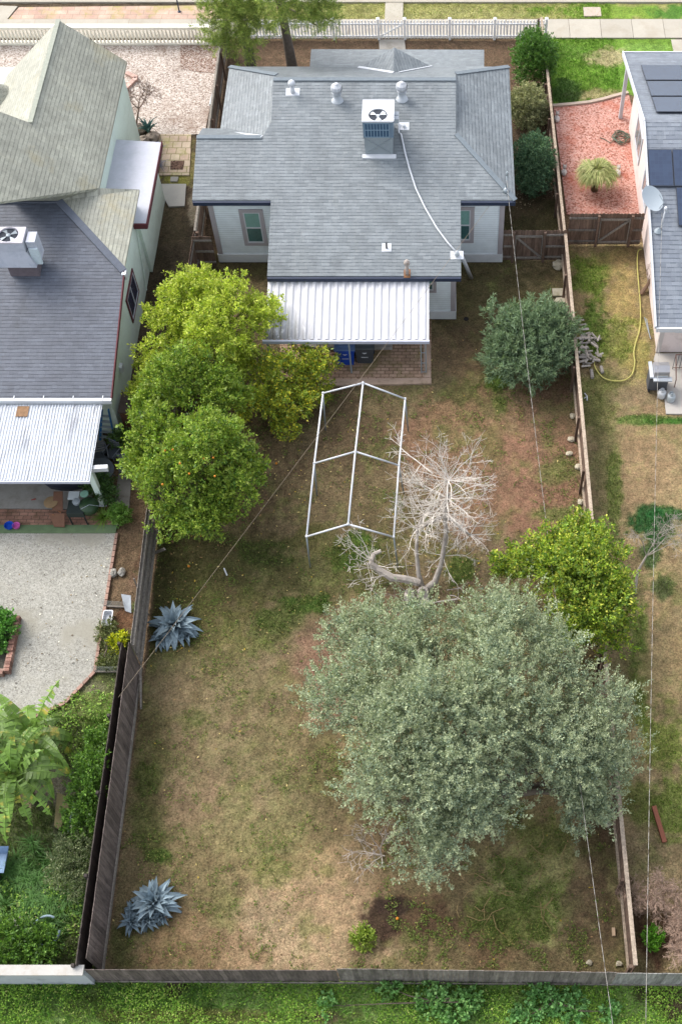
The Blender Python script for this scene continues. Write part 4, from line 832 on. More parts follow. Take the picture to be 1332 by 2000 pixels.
# right side fence, framing towards our yard
fence('side_fence', 'sun bleached side fence on the right edge of the back yard, with pale top rail', (5.36, 7.62), (5.12, 22.0), 1.5, W_brown, [.32], 1, posts=2.5, railmat=W_pale, rw=.07, rh=.09, capr=.12)
fence('side_fence', 'pale topped side fence behind the oleander and the big shrubs', (5.12, 22.04), (4.95, 36.1), 1.5, W_brown, [.32], 1, posts=2.5, railmat=W_pale, rw=.07, rh=.09, capr=.12)
fence('side_fence', 'side fence with pale cap between round shrubs and red mulch bed', (4.95, 36.15), (4.62, 50.2), 1.35, W_brown, [.32], 1, posts=2.5, railmat=W_pale, rw=.07, rh=.09, capr=.11)
def gatefence(name, label, x0, x1, y, h, g0, g1_, flip):
    t = thing(name, label, 'fence', ((x0 + x1) / 2, y, 0)); m = MB(); boards(m, (x0, y, 0), (x1, y, 0), h, .14, dog=True, jag=.02); m.build('board_panel', W_brown, t)
    for z in (.25, h * .5, h - .22):
        for a, b in ((x0, g0 - .06), (g1_ + .06, x1)):
            if b - a > .2: MB().beam((a, y - .045, z), (b, y - .045, z), .05, .08).build('rail', W_grey if flip else W_rail, t)
    for x in (g0 - .05, g1_ + .05): MB().box(x - .05, x + .05, y - .13, y - .02, 0, h - .05).build('post', W_brown, t)
    g = MB(); g.beam((g0 + .02, y - .045, .2), (g1_ - .02, y - .045, .2), .05, .09); g.beam((g0 + .02, y - .045, h - .3), (g1_ - .02, y - .045, h - .3), .05, .09)
    a, b = ((g0 + .05, h - .33), (g1_ - .05, .24)) if not flip else ((g1_ - .05, h - .33), (g0 + .05, .24)); g.beam((a[0], y - .045, a[1]), (b[0], y - .045, b[1]), .05, .08); g.beam((g0 + .04, y - .09, .2), (g0 + .04, y - .09, h - .3), .03, .07); g.beam((g1_ - .04, y - .09, .2), (g1_ - .04, y - .09, h - .3), .03, .07)
    g.build('gate_frame', W_rail, t); return t
yg = 35.95; gatefence('gate_fence', 'brown board cross fence with braced gate right of the middle house', 2.45, 5.0, yg, 1.7, Xat(1003, yg, .5), Xat(1058, yg, .5), False)
yg2 = G(1180, 478)[1]; gatefence('gate_fence', 'brown board cross fence with gate below the red mulch bed', 5.15, 8.2, yg2, 1.75, Xat(1166, yg2, .5), Xat(1226, yg2, .5), True)
fence('gate_fence', 'short grey cross fence between left side fence and middle house', (-10.1, 35.6), (-9.3, 35.6), 1.7, W_brown, [.3, .9, 1.5], -1, posts=0)
# white picket fence
YP = G(800, 77)[1]; pf = thing('picket_fence', 'white picket fence with gate and capped posts at the street side', 'fence', (-1.5, YP, 0)); hP = 1.05
pxs = [480, 567, 653, 740, 791, 878, 965, 1064]; Mv = plain('white vinyl', S(244, 244, 246, .95), .03, 2, .5, bump=0)
xs = [Xat(p, YP, 0) for p in pxs]
for i, x in enumerate(xs):
    p_ = MB().box(x - .055, x + .055, YP - .055, YP + .055, 0, hP + .08).build('post', Mv, pf); MB().add([(x - .08, YP - .08, hP + .08), (x + .08, YP - .08, hP + .08), (x + .08, YP + .08, hP + .08), (x - .08, YP + .08, hP + .08), (x, YP, hP + .17)], [(0, 3, 2, 1), (0, 1, 4), (1, 2, 4), (2, 3, 4), (3, 0, 4)]).build('post_cap', Mv, p_)
for a, b in zip(xs, xs[1:]):
    gate = abs(b - a) < 1.8; m = MB(); n = int((b - a - .12) / .145); st = (b - a - .12) / n
    for i in range(n):
        x = a + .06 + st * (i + .5); top = hP + random.uniform(-.005, .005)
        m.add([(x - .04, YP - .012, .06), (x + .04, YP - .012, .06), (x + .04, YP - .012, top - .06), (x, YP - .012, top), (x - .04, YP - .012, top - .06)] + [(x - .04, YP + .012, .06), (x + .04, YP + .012, .06), (x + .04, YP + .012, top - .06), (x, YP + .012, top), (x - .04, YP + .012, top - .06)],
              [(0, 1, 2, 3, 4), (9, 8, 7, 6, 5)] + [(j, j + 5, (j + 1) % 5 + 5, (j + 1) % 5) for j in range(5)])
    p_ = m.build('gate_pickets' if gate else 'picket_panel', Mv, pf); m = MB()
    for z in (.2, .85): m.beam((a + .06, YP - .03, z), (b - .06, YP - .03, z), .03, .08)
    if gate: m.beam((a + .1, YP - .05, .22), (b - .1, YP - .05, .83), .02, .07)
    m.build('rail', Mv, p_)
# white balustrade
YB = G(100, 86)[1]; bl = thing('balustrade', 'cream concrete balustrade with turned balusters at the left street side', 'balustrade', (-16, YB, 0)); Mc = plain('cream cast concrete', S(236, 230, 216, .85), .06, 3, .85)
x0b, x1b = -24.0, -10.5
MB().box(x0b, x1b, YB - .12, YB + .12, 0, .12).build('plinth', Mc, bl); MB().box(x0b, x1b, YB - .13, YB + .13, .86, 1.0).build('handrail', Mc, bl)
n = 76; proto = None
for i in range(n):
    x = x0b + .1 + (x1b - x0b - .2) * i / (n - 1)
    if proto is None:
        mm = MB().lathe((0, 0, 0), [(.06, 0), (.06, .06), (.035, .1), (.07, .26), (.075, .34), (.05, .5), (.03, .6), (.035, .66), (.055, .7), (.055, .74)], 8); proto = mm.build('baluster', Mc, None, True); o = proto
    else: o = proto.copy(); C.objects.link(o)
    o.parent = bl; o.location = (x + 16, 0, .12)
# ================================================================== LEFT HOUSE
lh = thing('house', 'pale green house with old grey-green roofs and a dark rear roof at left', 'house', (-16, 34, 0))
M_old = shingle('old grey green shingle', S(184, 184, 168), S(170, 170, 155), S(142, 142, 128), lichen=S(190, 172, 116), bw=.28, rh=.15, lk=.5); M_new = shingle('slate blue shingle', S(96, 103, 116), S(84, 90, 103), S(60, 65, 77))
M_grn = plain('pale green stucco', S(216, 230, 218, .85), .05, 1.2, .85, stain=S(206, 218, 206, .8)); M_mar = plain('maroon trim', S(112, 60, 66), .1)
DP = PY((Yat(777, 2.6), 2.6), (Yat(530, 3.75), 3.75)); YD = Yat(777, 2.6); XV = G(217, 777, 2.6)[0]
D1, D2 = DP.hit(237, 530), DP.hit(115, 392); XV2 = XV; D1 = (XV2, D1[1], D1[2]); YDr = D2[1]
roof(MB().slab([(XV, YD, 2.6), (-26, YD, 2.6), (-26, YDr, DP.at(YDr)), D2, D1], .1), 'rear_roof', M_new, lh)
G2 = PX((XV2, D1[2]), (D2[0], D2[2])); P3 = (XV2, G(282, 370, D1[2])[1], D1[2])
roof(MB().slab([D1, P3, (D2[0], D2[1] + .02, D2[2])], .08), 'side_roof', M_old, lh)
ze1 = 4.25; XE1 = G(248, 120, ze1)[0]; YB1 = Yat(120, ze1); za = Zat(39, YB1); EP = PX((XE1, ze1), (Xat(115, YB1, za), za)); XR = Xat(115, YB1, za)
Yend = P3[1] - .3
E_ = lambda a, b: EP.hit(a, b)
vA = E_(195, 368); vA = (XE1, vA[1], ze1); vB = E_(25, 391); rdg = (XR, G(52, 240, za)[1], za)
lowz = 3.3
big = [(XR, YB1, za), (XE1, YB1, ze1), vA, E_(110, 380), vB, E_(-60, 402), E_(-60, 235), E_(0, 218), rdg]
roof(MB().slab(big, .1), 'main_roof', M_old, lh)
# north slope of the rear roofs meeting the main roof (valley strip)
roof(MB().add([D2, P3, vA, E_(110, 380), vB, DP.hit(25, 393)], [(0, 1, 2, 3, 4, 5)]), 'valley_roof', M_old, lh)
wz_ = 4.6; wl = G(12, 150, wz_); roof(MB().slab([(XR, YB1, za), wl, (wl[0], G(18, 215, wz_)[1], wz_), (XR, rdg[1], za)], .1), 'west_roof', M_old, lh)
MB().beam((XR, YB1, za + .03), (XR, rdg[1], za + .02), .18, .03).build('ridge_cap', plain('old ridge cap', S(170, 174, 160), .12, 8), lh)
m = MB(); m.beam((D1[0], D1[1], D1[2] + .03), (D2[0], D2[1], D2[2] + .03), .28, .05); m.beam((D2[0], D2[1], D2[2] + .03), (-24, D2[1], D2[2] + .03), .28, .05); m.build('ridge_cap', plain('dark ridge cap', S(104, 110, 122), .12, 8), lh)
# turret bay at the left edge
tc = G(-6, 180, 4.9); MB().lathe((tc[0], tc[1], 4.3), [(1.02, 0), (1.05, .06), (1.0, .12)], 28).build('turret_rim', M_white, lh)
roof(MB().lathe((tc[0], tc[1], 4.42), [(.98, 0), (.5, .5), (.05, .9)], 24), 'turret_roof', M_old, lh)
# bodies
prof = [(27.15, 0), (27.15, DP.at(27.15) - .12), (D1[1], DP.at(D1[1]) - .12), (YDr, DP.at(YDr) - .14), (YDr + .5, 3.5), (YDr + .5, 0)]
XLW = -12.05
MB().prism([(27.15, 0), (27.15, DP.at(27.15) - .12), (D1[1] + .2, D1[2] - .14), (P3[1] - .1, D1[2] - .14), (P3[1] - .1, 0)], 'X', -26, XLW).build('wall', M_grn, lh)
MB().prism([(27.2, .5), (27.2, 2.4), (D1[1], D1[2] - .2), (P3[1] - .2, D1[2] - .2), (P3[1] - .2, .5)], 'X', -26, XLW - .6).build('wall', M_grn, lh)
fz = 3.0; fp = [G(214, 272, fz), G(317, 283, fz), G(288, 438, fz), G(268, 436, fz), G(190, 365, fz)]; XF = -11.52
fp = [(-13.75, 39.85, fz), (XF, 39.65, fz), (XF, 34.95, fz), (-12.0, 34.95, fz), (-13.75, 36.6, fz)]
MB().slab(fp, .05).build('flat_roof', plain('white coated roof', S(214, 216, 226), .05, 1.5, .7, stain=S(196, 200, 208)), lh)
m = MB(); m.box(XF - .01, XF + .02, 34.9, 39.7, fz - .2, fz + .05); m.box(-12.04, XF - .012, 34.88, 34.94, fz - .2, fz + .05); m.build('fascia', M_mar, lh)
MB().box(-13.9, -11.93, 35.3, 39.5, 0, fz - .06).build('wall', M_grn, lh)
MB().box(-26, -13.4, P3[1], 43.0, 0, 4.1).build('wall', M_grn, lh)
m = MB(); m.add([(-13.4 - .0, 42.98, 4.1), (XR, 42.98, za - .2), (2 * XR + 13.4, 42.98, 4.1)], [(0, 1, 2)]); m.build('gable', M_grn, lh)
m = MB(); m.box(-26, XV + .03, YD - .14, YD - .01, 2.42, 2.6)
for i in range(7): m.box(XV - .3 - i * 1.05, XV - .27 - i * 1.05, YD - .16, YD + .1, 2.6, 2.62)
m.build('gutter', M_white, lh)
MB().beam((XV + .02, YD, 2.55), (XV + .02, D1[1], D1[2] - .05), .04, .16).build('rake_board', M_mar, lh)
MB().box(XV - .06, XV + .1, D1[1] - .18, D1[1] + .12, D1[2] - .25, D1[2] + .02).build('rake_end', M_white, lh)
def sidewin(parent, X, py_a, py_b, px_, z0, z1, fm, sm, gm, sgn=1):
    Y0_ = py_a; Y1_ = py_b; f = MB(); a, b = (X + .002, X + .05) if sgn > 0 else (X - .05, X - .002); t = .09
    f.box(a, b, Y0_ - t, Y1_ + t, z1, z1 + t); f.box(a, b, Y0_ - t, Y1_ + t, z0 - t, z0); f.box(a, b, Y0_ - t, Y0_, z0, z1); f.box(a, b, Y1_, Y1_ + t, z0, z1)
    w = f.build('window', fm, parent); MB().box(X + .004 if sgn > 0 else X - .03, X + .03 if sgn > 0 else X - .004, Y0_, Y1_, z0, z1).build('pane', gm, w)
    q = MB(); e = .05; c1, c2 = (X + .031, X + .045) if sgn > 0 else (X - .045, X - .031)
    for (ya, yb_, za_, zb2) in ((Y0_, Y0_ + e, z0, z1), (Y1_ - e, Y1_, z0, z1), (Y0_ + e, Y1_ - e, z0, z0 + e), (Y0_ + e, Y1_ - e, z1 - e, z1), ((Y0_ + Y1_) / 2 - .03, (Y0_ + Y1_) / 2 + .03, z0 + e, z1 - e)): q.box(c1, c2, ya, yb_, za_, zb2)
    q.build('sash', sm, w)
# east wall window of the left house: corners seen at (262,497)-(282,560)-(275,600)-(255,530)
sidewin(lh, XLW, 31.75, 33.25, 0, 1.05, 2.15, M_mar, M_white, plain('night blue glass', S(56, 60, 88), .1, 2, .15, bump=0, spec=.8, tint=False))
MB().box(XLW + .002, XLW + .12, 28.9, 29.15, 1.3, 1.6).build('meter_box', M_white, lh)
m = MB(); m.tube([(XLW + .04, 35.2, 2.9), (XLW + .04, 34.2, .1)], .025, 6); m.build('downspout', M_grn, lh)
# white evaporative cooler on the left roof
pz = DP.hit(30, 542); Yc0 = pz[1]; zc1, zc2, zc3 = Zat(519, Yc0), Zat(493, Yc0), Zat(474, Yc0); x0, x1 = Xat(-12, Yc0, zc3), Xat(44, Yc0, zc3); Yc1 = Yat(443, zc3)
ec = thing('roof_cooler', 'white rooftop cooler with open round fan on a shingled curb, left house', 'cooler', ((x0 + x1) / 2, Yc0 + .5, pz[2]))
MB().prism([(Yc0 + .05, pz[2] - .1), (Yc0 + .05, zc1), (Yc1 - .1, zc1), (Yc1 - .1, DP.at(Yc1 - .1) - .1)], 'X', x0 + .1, x1 + .15).build('curb', plain('brown shingled curb', S(116, 106, 112), .15, 8, .95), ec)
Mco = plain('white cooler metal', S(208, 212, 224), .06, 4, .45, stain=S(176, 184, 200))
m = MB(); m.add([(x0 - .1, Yc0 - .1, zc1), (x1 + .22, Yc0 - .1, zc1), (x1 + .22, Yc1 + .1, zc1), (x0 - .1, Yc1 + .1, zc1), (x0, Yc0, zc2), (x1 + .02, Yc0, zc2), (x1 + .02, Yc1, zc2), (x0, Yc1, zc2)], [(0, 3, 2, 1), (0, 1, 5, 4), (1, 2, 6, 5), (2, 3, 7, 6), (3, 0, 4, 7)]); m.box(x0, x1, Yc0, Yc1, zc2, zc3 - .06); m.build('cabinet', Mco, ec)
fx, fy, fr = Xat(17, (Yc0 + Yc1) / 2, zc3), (Yc0 + Yc1) / 2, .36
m = MB(); n = 32; Y0s, Y1s, x0s, x1s = Yc0, Yc1, x0, x1
def sq2(i):
    a = 2 * pi * i / n; dx, dy = cos(a), sin(a); t = min(((x1s - fx) if dx > 0 else (fx - x0s)) / abs(dx) if abs(dx) > 1e-6 else 1e9, ((Y1s - fy) if dy > 0 else (fy - Y0s)) / abs(dy) if abs(dy) > 1e-6 else 1e9); return (fx + dx * t, fy + dy * t, zc3)
ring = [(fx + fr * cos(2 * pi * i / n), fy + fr * sin(2 * pi * i / n), zc3 + .02) for i in range(n)]; out = [sq2(i) for i in range(n)]; low = [(q[0], q[1], zc3 - .07) for q in out]; lr = [(q[0], q[1], zc3 - .055) for q in ring]
m.add(ring + out + low + lr, [(i, i + n, (i + 1) % n + n, (i + 1) % n) for i in range(n)] + [(i + n, i + 2 * n, (i + 1) % n + 2 * n, (i + 1) % n + n) for i in range(n)] + [(i, (i + 1) % n, (i + 1) % n + 3 * n, i + 3 * n) for i in range(n)])
for cx_, cy_ in ((x0, Yc0), (x1, Yc0), (x1, Yc1), (x0, Yc1)):
    j = min(range(n), key=lambda i: (out[i][0] - cx_) ** 2 + (out[i][1] - cy_) ** 2); m.add([out[j], (cx_, cy_, zc3), out[(j + 1) % n], out[(j - 1) % n]], [(0, 1, 2), (0, 3, 1)])
m.build('top_panel', plain('white pinkish top', S(232, 226, 232), .04, 3, .5), ec)
MB().lathe((fx, fy, zc3 - .056), [(fr + .01, 0), (fr + .01, .004)], 24).build('fan_well', plain('dark fan well', S(60, 66, 76), .1), ec)
m = MB()
for i in range(4):
    a = 1.6 * i + .7; m.add([(fx + .05 * cos(a), fy + .05 * sin(a), zc3 - .03), (fx + .32 * cos(a - .35), fy + .32 * sin(a - .35), zc3 - .045), (fx + .33 * cos(a + .2), fy + .33 * sin(a + .2), zc3 - .015)], [(0, 1, 2)])
m.lathe((fx, fy, zc3 - .05), [(.08, 0), (.08, .05), (.03, .07)], 12); m.build('fan', M_alu, ec)
m = MB(); m.box(x1 + .05, x1 + .38, Yc0 + .15, Yc1 - .12, zc1 + .1, zc3 - .12); m.build('side_box', Mco, ec); m = MB(); m.box(x1 + .1, x1 + .42, Yc0 + .05, Yc0 + .14, zc1 + .02, zc2 + .1); m.build('plastic_wrap', plain('torn pale wrap', S(216, 230, 236), .1, 9, .3), ec)
# left corrugated patio cover
Yr2, zr2 = YD - .16, 2.42; zf2 = 2.25; Yf2 = Yat(939, zf2); xr2 = Xat(201, Yr2, zr2); xf2 = Xat(173, Yf2, zf2)
lc = thing('patio_cover', 'weathered corrugated patio cover with rust streak on the left house', 'patio cover', (-14, 24, 0))
q = NT('weathered corrugated sheet'); v = q.coord(scale=(1, .10, 1)); vv = q.coord(); sp = q.n('ShaderNodeSeparateXYZ'); q.l(vv, sp.inputs[0])
c = q.mix(S(216, 222, 230), q.ramp(q.noise(v, 9, 4), [(.3, g1(.82)), (.7, g1(1.05))])); up = q.ramp(q.math('ADD', q.math('MULTIPLY', sp.outputs[1], .35), .2), [(0, g1(.12)), (1, g1(1))])
c = q.mix(c, S(140, 140, 148), q.math('MULTIPLY', up, q.ramp(q.noise(v, 4, 5, .75), [(.52, g1(0)), (.64, g1(.9))])), 'MIX')
q.done(c, .5, 0, .4)
o = corrugated(-22.5, xr2, Yf2, zf2, Yr2, zr2, .105, .03, 'roof_sheet', q.m, lc, .5, 0)
xa = Xat(37, Yr2, zr2); MB().slab([(xa, Yr2 - .1, zr2 + .035), (xa + .42, Yr2 - .1, zr2 + .035), (xa + .42, Yr2 - .55, zr2 + .03), (xa, Yr2 - .55, zr2 + .03)], .02).build('rusty_panel', plain('rusty sheet', S(150, 116, 84), .3, 9, .8), lc)
MB().box(-22.5, xf2 + .06, Yf2 - .06, Yf2 - .01, zf2 - .1, zf2 + .02).build('fascia', plain('lavender white fascia', S(214, 218, 234), .04), lc)
MB().beam(G(173, 916, 2.1), G(212, 914, 2.1), .16, .2).build('beam', M_white, lc)
bp = G(203, 983); MB().beam((bp[0], bp[1], 0), (bp[0] - .02, bp[1] + .02, 2.0), .2, .2).build('post', M_grn, lc); MB().box(bp[0] - .14, bp[0] + .14, bp[1] - .14, bp[1] + .14, 0, .06).build('post_foot', M_white, lc)
# ================================================================== RIGHT HOUSE
rh = thing('house', 'pink stucco house with grey roof and solar panels at the right edge', 'house', (10.5, 37, 0)); XRV = 7.83
Ys, Yn, Yg = Yat(639, 2.8), Yat(103, 3.05), Yat(239, 5.18); M_rr = shingle('grey blue shingle', S(142, 150, 160), S(124, 132, 144), S(92, 100, 112), bw=.36, rh=.19)
roof(MB().slab([(XRV, Ys, 2.8), (14.5, Ys, 2.8), (14.5, Yg, 5.18), (XRV, Yg, 5.18)], .1), 'rear_roof', M_rr, rh); roof(MB().slab([(XRV, Yg, 5.18), (14.5, Yg, 5.18), (14.5, Yn, 3.05), (XRV, Yn, 3.05)], .1), 'front_roof', M_rr, rh)
m = MB(); m.beam((XRV - .02, Ys, 2.78), (XRV - .02, Yg, 5.16), .06, .2); m.beam((XRV - .02, Yg, 5.16), (XRV - .02, Yn, 3.03), .06, .2); m.box(XRV, 14.5, Ys - .08, Ys - .005, 2.6, 2.8); m.box(XRV, 14.5, Yn + .005, Yn + .06, 2.9, 3.08); m.build('rake_board', M_white, rh)
Mp = plain('pale pink stucco', S(236, 220, 214, .8), .04, 1.5, .85, bump=.3, stain=S(222, 204, 196)); RS, RN = PY((Ys, 2.8), (Yg, 5.18)), PY((Yg, 5.18), (Yn, 3.05)); YW0, YW1 = Ys + .45, Yn - 1.2
YW0 = G(1281, 688)[1]
MB().prism([(YW0, 0), (YW0, RS.at(YW0) - .12), (Yg, 5.06), (YW1, RN.at(YW1) - .12), (YW1, 0)], 'X', 8.36, 14.4).build('wall', Mp, rh)
MB().box(8.33, 8.5, YW0 - .03, YW0 + .14, 0, 2.75).build('corner_trim', plain('pinkish white trim', S(232, 222, 216), .04), rh)
Mg2 = plain('grey window glass', S(150, 156, 160), .1, 2, .15, bump=0, spec=.8, tint=False)
sidewin(rh, 8.36, 40.6, 42.2, 0, 1.1, 2.35, M_white, M_white, Mg2, -1); sidewin(rh, 8.36, 37.6, 38.9, 0, 1.2, 2.4, M_white, M_white, Mg2, -1); sidewin(rh, 8.36, 34.0, 34.7, 0, 1.5, 2.2, M_white, M_white, Mg2, -1)
window(rh, Xat(1328, YW0, 1.9), 10.3, YW0, 1.3, 2.2, M_white, M_white, Mg2, .1)
m = MB(); m.box(7.95, 8.1, YW1 + .6, YW1 + .75, 0, 2.9); m.build('porch_post', M_white, rh)
def panel(pl, a, b, c_, d_, mat):
    q = [pl.hit(*p) for p in (a, b, c_, d_)]; zf_ = .09; xl, xr = (q[0][0] + q[3][0]) / 2, (q[1][0] + q[2][0]) / 2; ya, yb_ = q[0][1], q[2][1]
    pts = [(xl, ya, pl.at(ya) + zf_), (xr, ya, pl.at(ya) + zf_), (xr, yb_, pl.at(yb_) + zf_), (xl, yb_, pl.at(yb_) + zf_)]
    o = MB().slab(pts, .04).build('solar_panel', mat, rh); e = .025
    i = [(xl + e, ya + (yb_ - ya) * .02, 0), (xr - e, ya + (yb_ - ya) * .02, 0), (xr - e, yb_ - (yb_ - ya) * .02, 0), (xl + e, yb_ - (yb_ - ya) * .02, 0)]; MB().slab([(x, y, pl.at(y) + zf_ + .004) for x, y, _ in i], .003).build('cells', M_cell, o)
q = NT('solar cells'); v = q.coord(); b = q.n('ShaderNodeTexBrick'); q.l(v, b.inputs['Vector']); b.offset = 0; b.inputs['Scale'].default_value = 1; b.inputs['Brick Width'].default_value = .16; b.inputs['Row Height'].default_value = .16; b.inputs['Mortar Size'].default_value = .004
b.inputs['Color1'].default_value = S(58, 74, 100); b.inputs['Color2'].default_value = S(52, 66, 92); b.inputs['Mortar'].default_value = S(62, 78, 104); M_cell = q.done(b.outputs[0], .22, 0, .5); M_fr = plain('black anodised frame', S(60, 66, 78), .05, 3, .4)
xA = Xat(1256, RN.hit(1256, 200)[1], 4.2); 
for r in range(3):
    y0_, y1_ = RN.hit(1250, 130 + r * 31 + 1)[1], RN.hit(1250, 130 + (r + 1) * 31 - 1)[1]
    for cidx in range(3):
        x0_ = 8.38 + cidx * 1.72; pts = [(x0_, y1_, RN.at(y1_) + .1), (x0_ + 1.69, y1_, RN.at(y1_) + .1), (x0_ + 1.69, y0_, RN.at(y0_) + .1), (x0_, y0_, RN.at(y0_) + .1)]
        o = MB().slab(pts, .04).build('solar_panel', M_fr, rh); d = (y0_ - y1_) * .02; MB().slab([(x0_ + .025, y1_ + d, RN.at(y1_ + d) + .104), (x0_ + 1.665, y1_ + d, RN.at(y1_ + d) + .104), (x0_ + 1.665, y0_ - d, RN.at(y0_ - d) + .104), (x0_ + .025, y0_ - d, RN.at(y0_ - d) + .104)], .003).build('cells', M_cell, o)
for (a, b, c1, d1) in (((1265, 295), (1312, 295), (1313, 367), (1266, 367)), ((1313, 295), (1360, 295), (1360, 367), (1314, 367)), ((1320, 369), (1368, 369), (1368, 444), (1322, 444))): panel(RS, d1, c1, b, a, M_fr)
p = RS.hit(1266, 430); di = thing('satellite_dish', 'pale satellite dish mounted at the roof edge of the pink house', 'satellite dish', (7.8, 36.6, 3.8)); dc = Vector(G(1271, 389, 4.55))
ax = Vector((.42, -.35, .75)).normalized(); u = ax.cross(Vector((0, 0, 1))).normalized(); v_ = u.cross(ax)
m = MB(); vs = []; nr, na = 6, 24
for i in range(nr + 1):
    r = .46 * i / nr
    for j in range(na): a = 2 * pi * j / na; vs.append(dc + u * r * cos(a) + v_ * r * 1.12 * sin(a) + ax * (r * r * .45))
m.add(vs, [(i * na + j, i * na + (j + 1) % na, (i + 1) * na + (j + 1) % na, (i + 1) * na + j) for i in range(nr) for j in range(na)]); m.build('reflector', plain('pale dish enamel', S(206, 216, 222), .03, 2, .5), di, True)
MB().tube([dc - ax * .05, (8.2, 36.7, 4.2), (8.34, 36.7, 3.5)], .025, 6).build('mast', M_alu, di); MB().tube([dc - v_ * .48, dc - v_ * .35 + ax * .45, dc + ax * .5], .015, 5).build('feed_arm', M_alu, di)
an = RS.hit(1290, 447); t = thing('roof_mast', 'thin white service mast standing on the roof beside the satellite dish', 'mast', an); MB().tube([an, (an[0] + .02, an[1], an[2] + .95)], .03, 6).build('pole', M_white, t, True); MB().lathe((an[0] + .02, an[1], an[2] + .95), [(.04, 0), (.07, .05), (.05, .14)], 8).build('weather_head', M_white, t, True)
m = MB(); m.tube([(an[0], an[1], an[2] + .8), (an[0] + .12, an[1], an[2] + .95), (an[0] + .16, an[1] + .05, an[2] + .7)], .015, 5); m.lathe((an[0] - .12, an[1] - .1, an[2] - .02), [(.16, 0), (.06, .12), (.03, .16)], 10); m.build('flashing', M_alu, t)
# ================================================================== overhead wires
q = NT('twisted cable'); tc_ = q.coord(); sp = q.n('ShaderNodeSeparateXYZ'); q.l(tc_, sp.inputs[0]); fr_q = q.math('FRACT', q.math('MULTIPLY', sp.outputs[1], 1.7))
M_tw = q.done(q.ramp(fr_q, [(0, S(104, 96, 90)), (.16, S(110, 102, 94)), (.26, S(186, 182, 174)), (.55, S(160, 155, 148)), (.9, S(186, 182, 174)), (1, S(104, 96, 90))]), .6)
def wire(label, A, B, sag, r, mat, n=40, grp=None):
    A, B = Vector(A), Vector(B); pts = [A.lerp(B, i / n) - Vector((0, 0, sag * 4 * (i / n) * (1 - i / n))) for i in range(n + 1)]; return tag(MB().tube(pts, r, 6).build('overhead_wire', mat, None, True), label, 'wire', grp)
wire('twisted service cable running from the middle house roof over the back yard', G(989, 352, 4.5), G(1200, 2030, 4.1), .8, .0072, M_tw)
wire('twisted service cable over the right neighbour yard beside the olive tree', G(1292, 415, 5.2), G(1260, 2030, 6.2), .3, .0066, M_tw)
wire('thin old wire crossing the back yard diagonally from house to left fence', G(958, 398, 3.4), G(232, 1362, 2.6), .12, .0068, plain('old brownish wire', S(150, 136, 116), .1))
# ================================================================== TREES AND PLANTS
M_leaf = leafmat('tree leaf', .5, .3, .35); M_olv = leafmat('dusty leaf', .7, .2, .25)
M_bark = plain('grey brown bark', S(120, 108, 94), .25, 6, .95, bump=.8); M_dead = plain('bleached dead wood', S(196, 186, 176), .14, 7, .9, bump=.5, stain=S(150, 138, 126))
def lobe(px, py, z, rx, rz, ay=1.0):
    k = mpp(px, py, z); return (G(px, py, z), (rx * k, rx * k * ay, rz))
def tree(name, label, cat, base, lobes, trunk, crown, seed, group=None, leafm=None, barkm=None, limbs=6):
    rng = random.Random(seed); t = thing(name, label, cat, base, group)
    m = MB(); top = Vector((base[0], base[1], trunk[1])); m.tube([Vector(base) - Vector((0, 0, .1)), Vector(base).lerp(top, .5) + Vector((rng.uniform(-.1, .1), rng.uniform(-.1, .1), 0)), top], [trunk[0] * 1.25, trunk[0], trunk[0] * .8], 8)
    for c, r in rng.sample(lobes, min(limbs, len(lobes))):
        e = Vector(c) + Vector((0, 0, -r[2] * .2)); mid = top.lerp(e, .5) + Vector((rng.uniform(-.2, .2), rng.uniform(-.2, .2), .2)); m.tube([top, mid, e], [trunk[0] * .55, trunk[0] * .35, trunk[0] * .12], 6)
        for k in range(4):
            f = e + Vector((rng.uniform(-1, 1) * r[0] * .6, rng.uniform(-1, 1) * r[1] * .6, rng.uniform(0, .7) * r[2])); m.tube([mid.lerp(e, .6), f], [trunk[0] * .15, trunk[0] * .05], 4)
    m.build('trunk', barkm or M_bark, t, True)
    V, col = crown(lobes); quadmesh('crown', V, col, leafm or M_leaf, t); return t
# --- big grey-green olive-like tree
ol = [lobe(*q) for q in ((755, 1345, 3.4, 104, 1.7), (712, 1265, 2.8, 68, 1.2), (660, 1380, 2.6, 62, 1.2), (840, 1255, 3.6, 72, 1.4), (945, 1235, 3.8, 82, 1.5), (1010, 1205, 3.2, 46, 1.1), (885, 1400, 4.6, 118, 1.7), (780, 1460, 3.6, 96, 1.6),
      (990, 1360, 4.2, 100, 1.6), (1080, 1290, 3.4, 60, 1.3), (1105, 1395, 3.2, 78, 1.5), (1172, 1455, 2.6, 64, 1.3), (1060, 1470, 3.2, 84, 1.5), (930, 1500, 4.0, 96, 1.6), (1110, 1480, 2.8, 76, 1.4), (1165, 1535, 2.0, 54, 1.2), (1135, 1600, 1.3, 40, .9), (1200, 1500, 1.8, 40, .9), (815, 1580, 2.8, 88, 1.4), (712, 1560, 2.0, 44, 1.0), (880, 1620, 2.2, 62, 1.2), (1150, 1550, 2.0, 46, 1.1), (950, 1570, 2.6, 52, 1.1), (840, 1672, 1.4, 46, .8), (1205, 1390, 2.4, 34, .8), (1120, 1585, 1.4, 28, .7))]
def cr(l): return shoots(l, 5200, 56, .72, .07, .07, .48, [(160, 174, 146), (138, 154, 128), (184, 192, 152), (112, 130, 110)], [4, 4, 2, 3], 101, up=1.1, upbias=.9, shell=.62, clumpcol=.15, hl=(190, 196, 150), nsub=5, rsub=.42)
tree('olive_tree', 'very large grey-green olive-like tree spreading over the lower right yard', 'tree', G(930, 1590), ol, (.26, 1.4), cr, 1, leafm=M_olv, limbs=14)
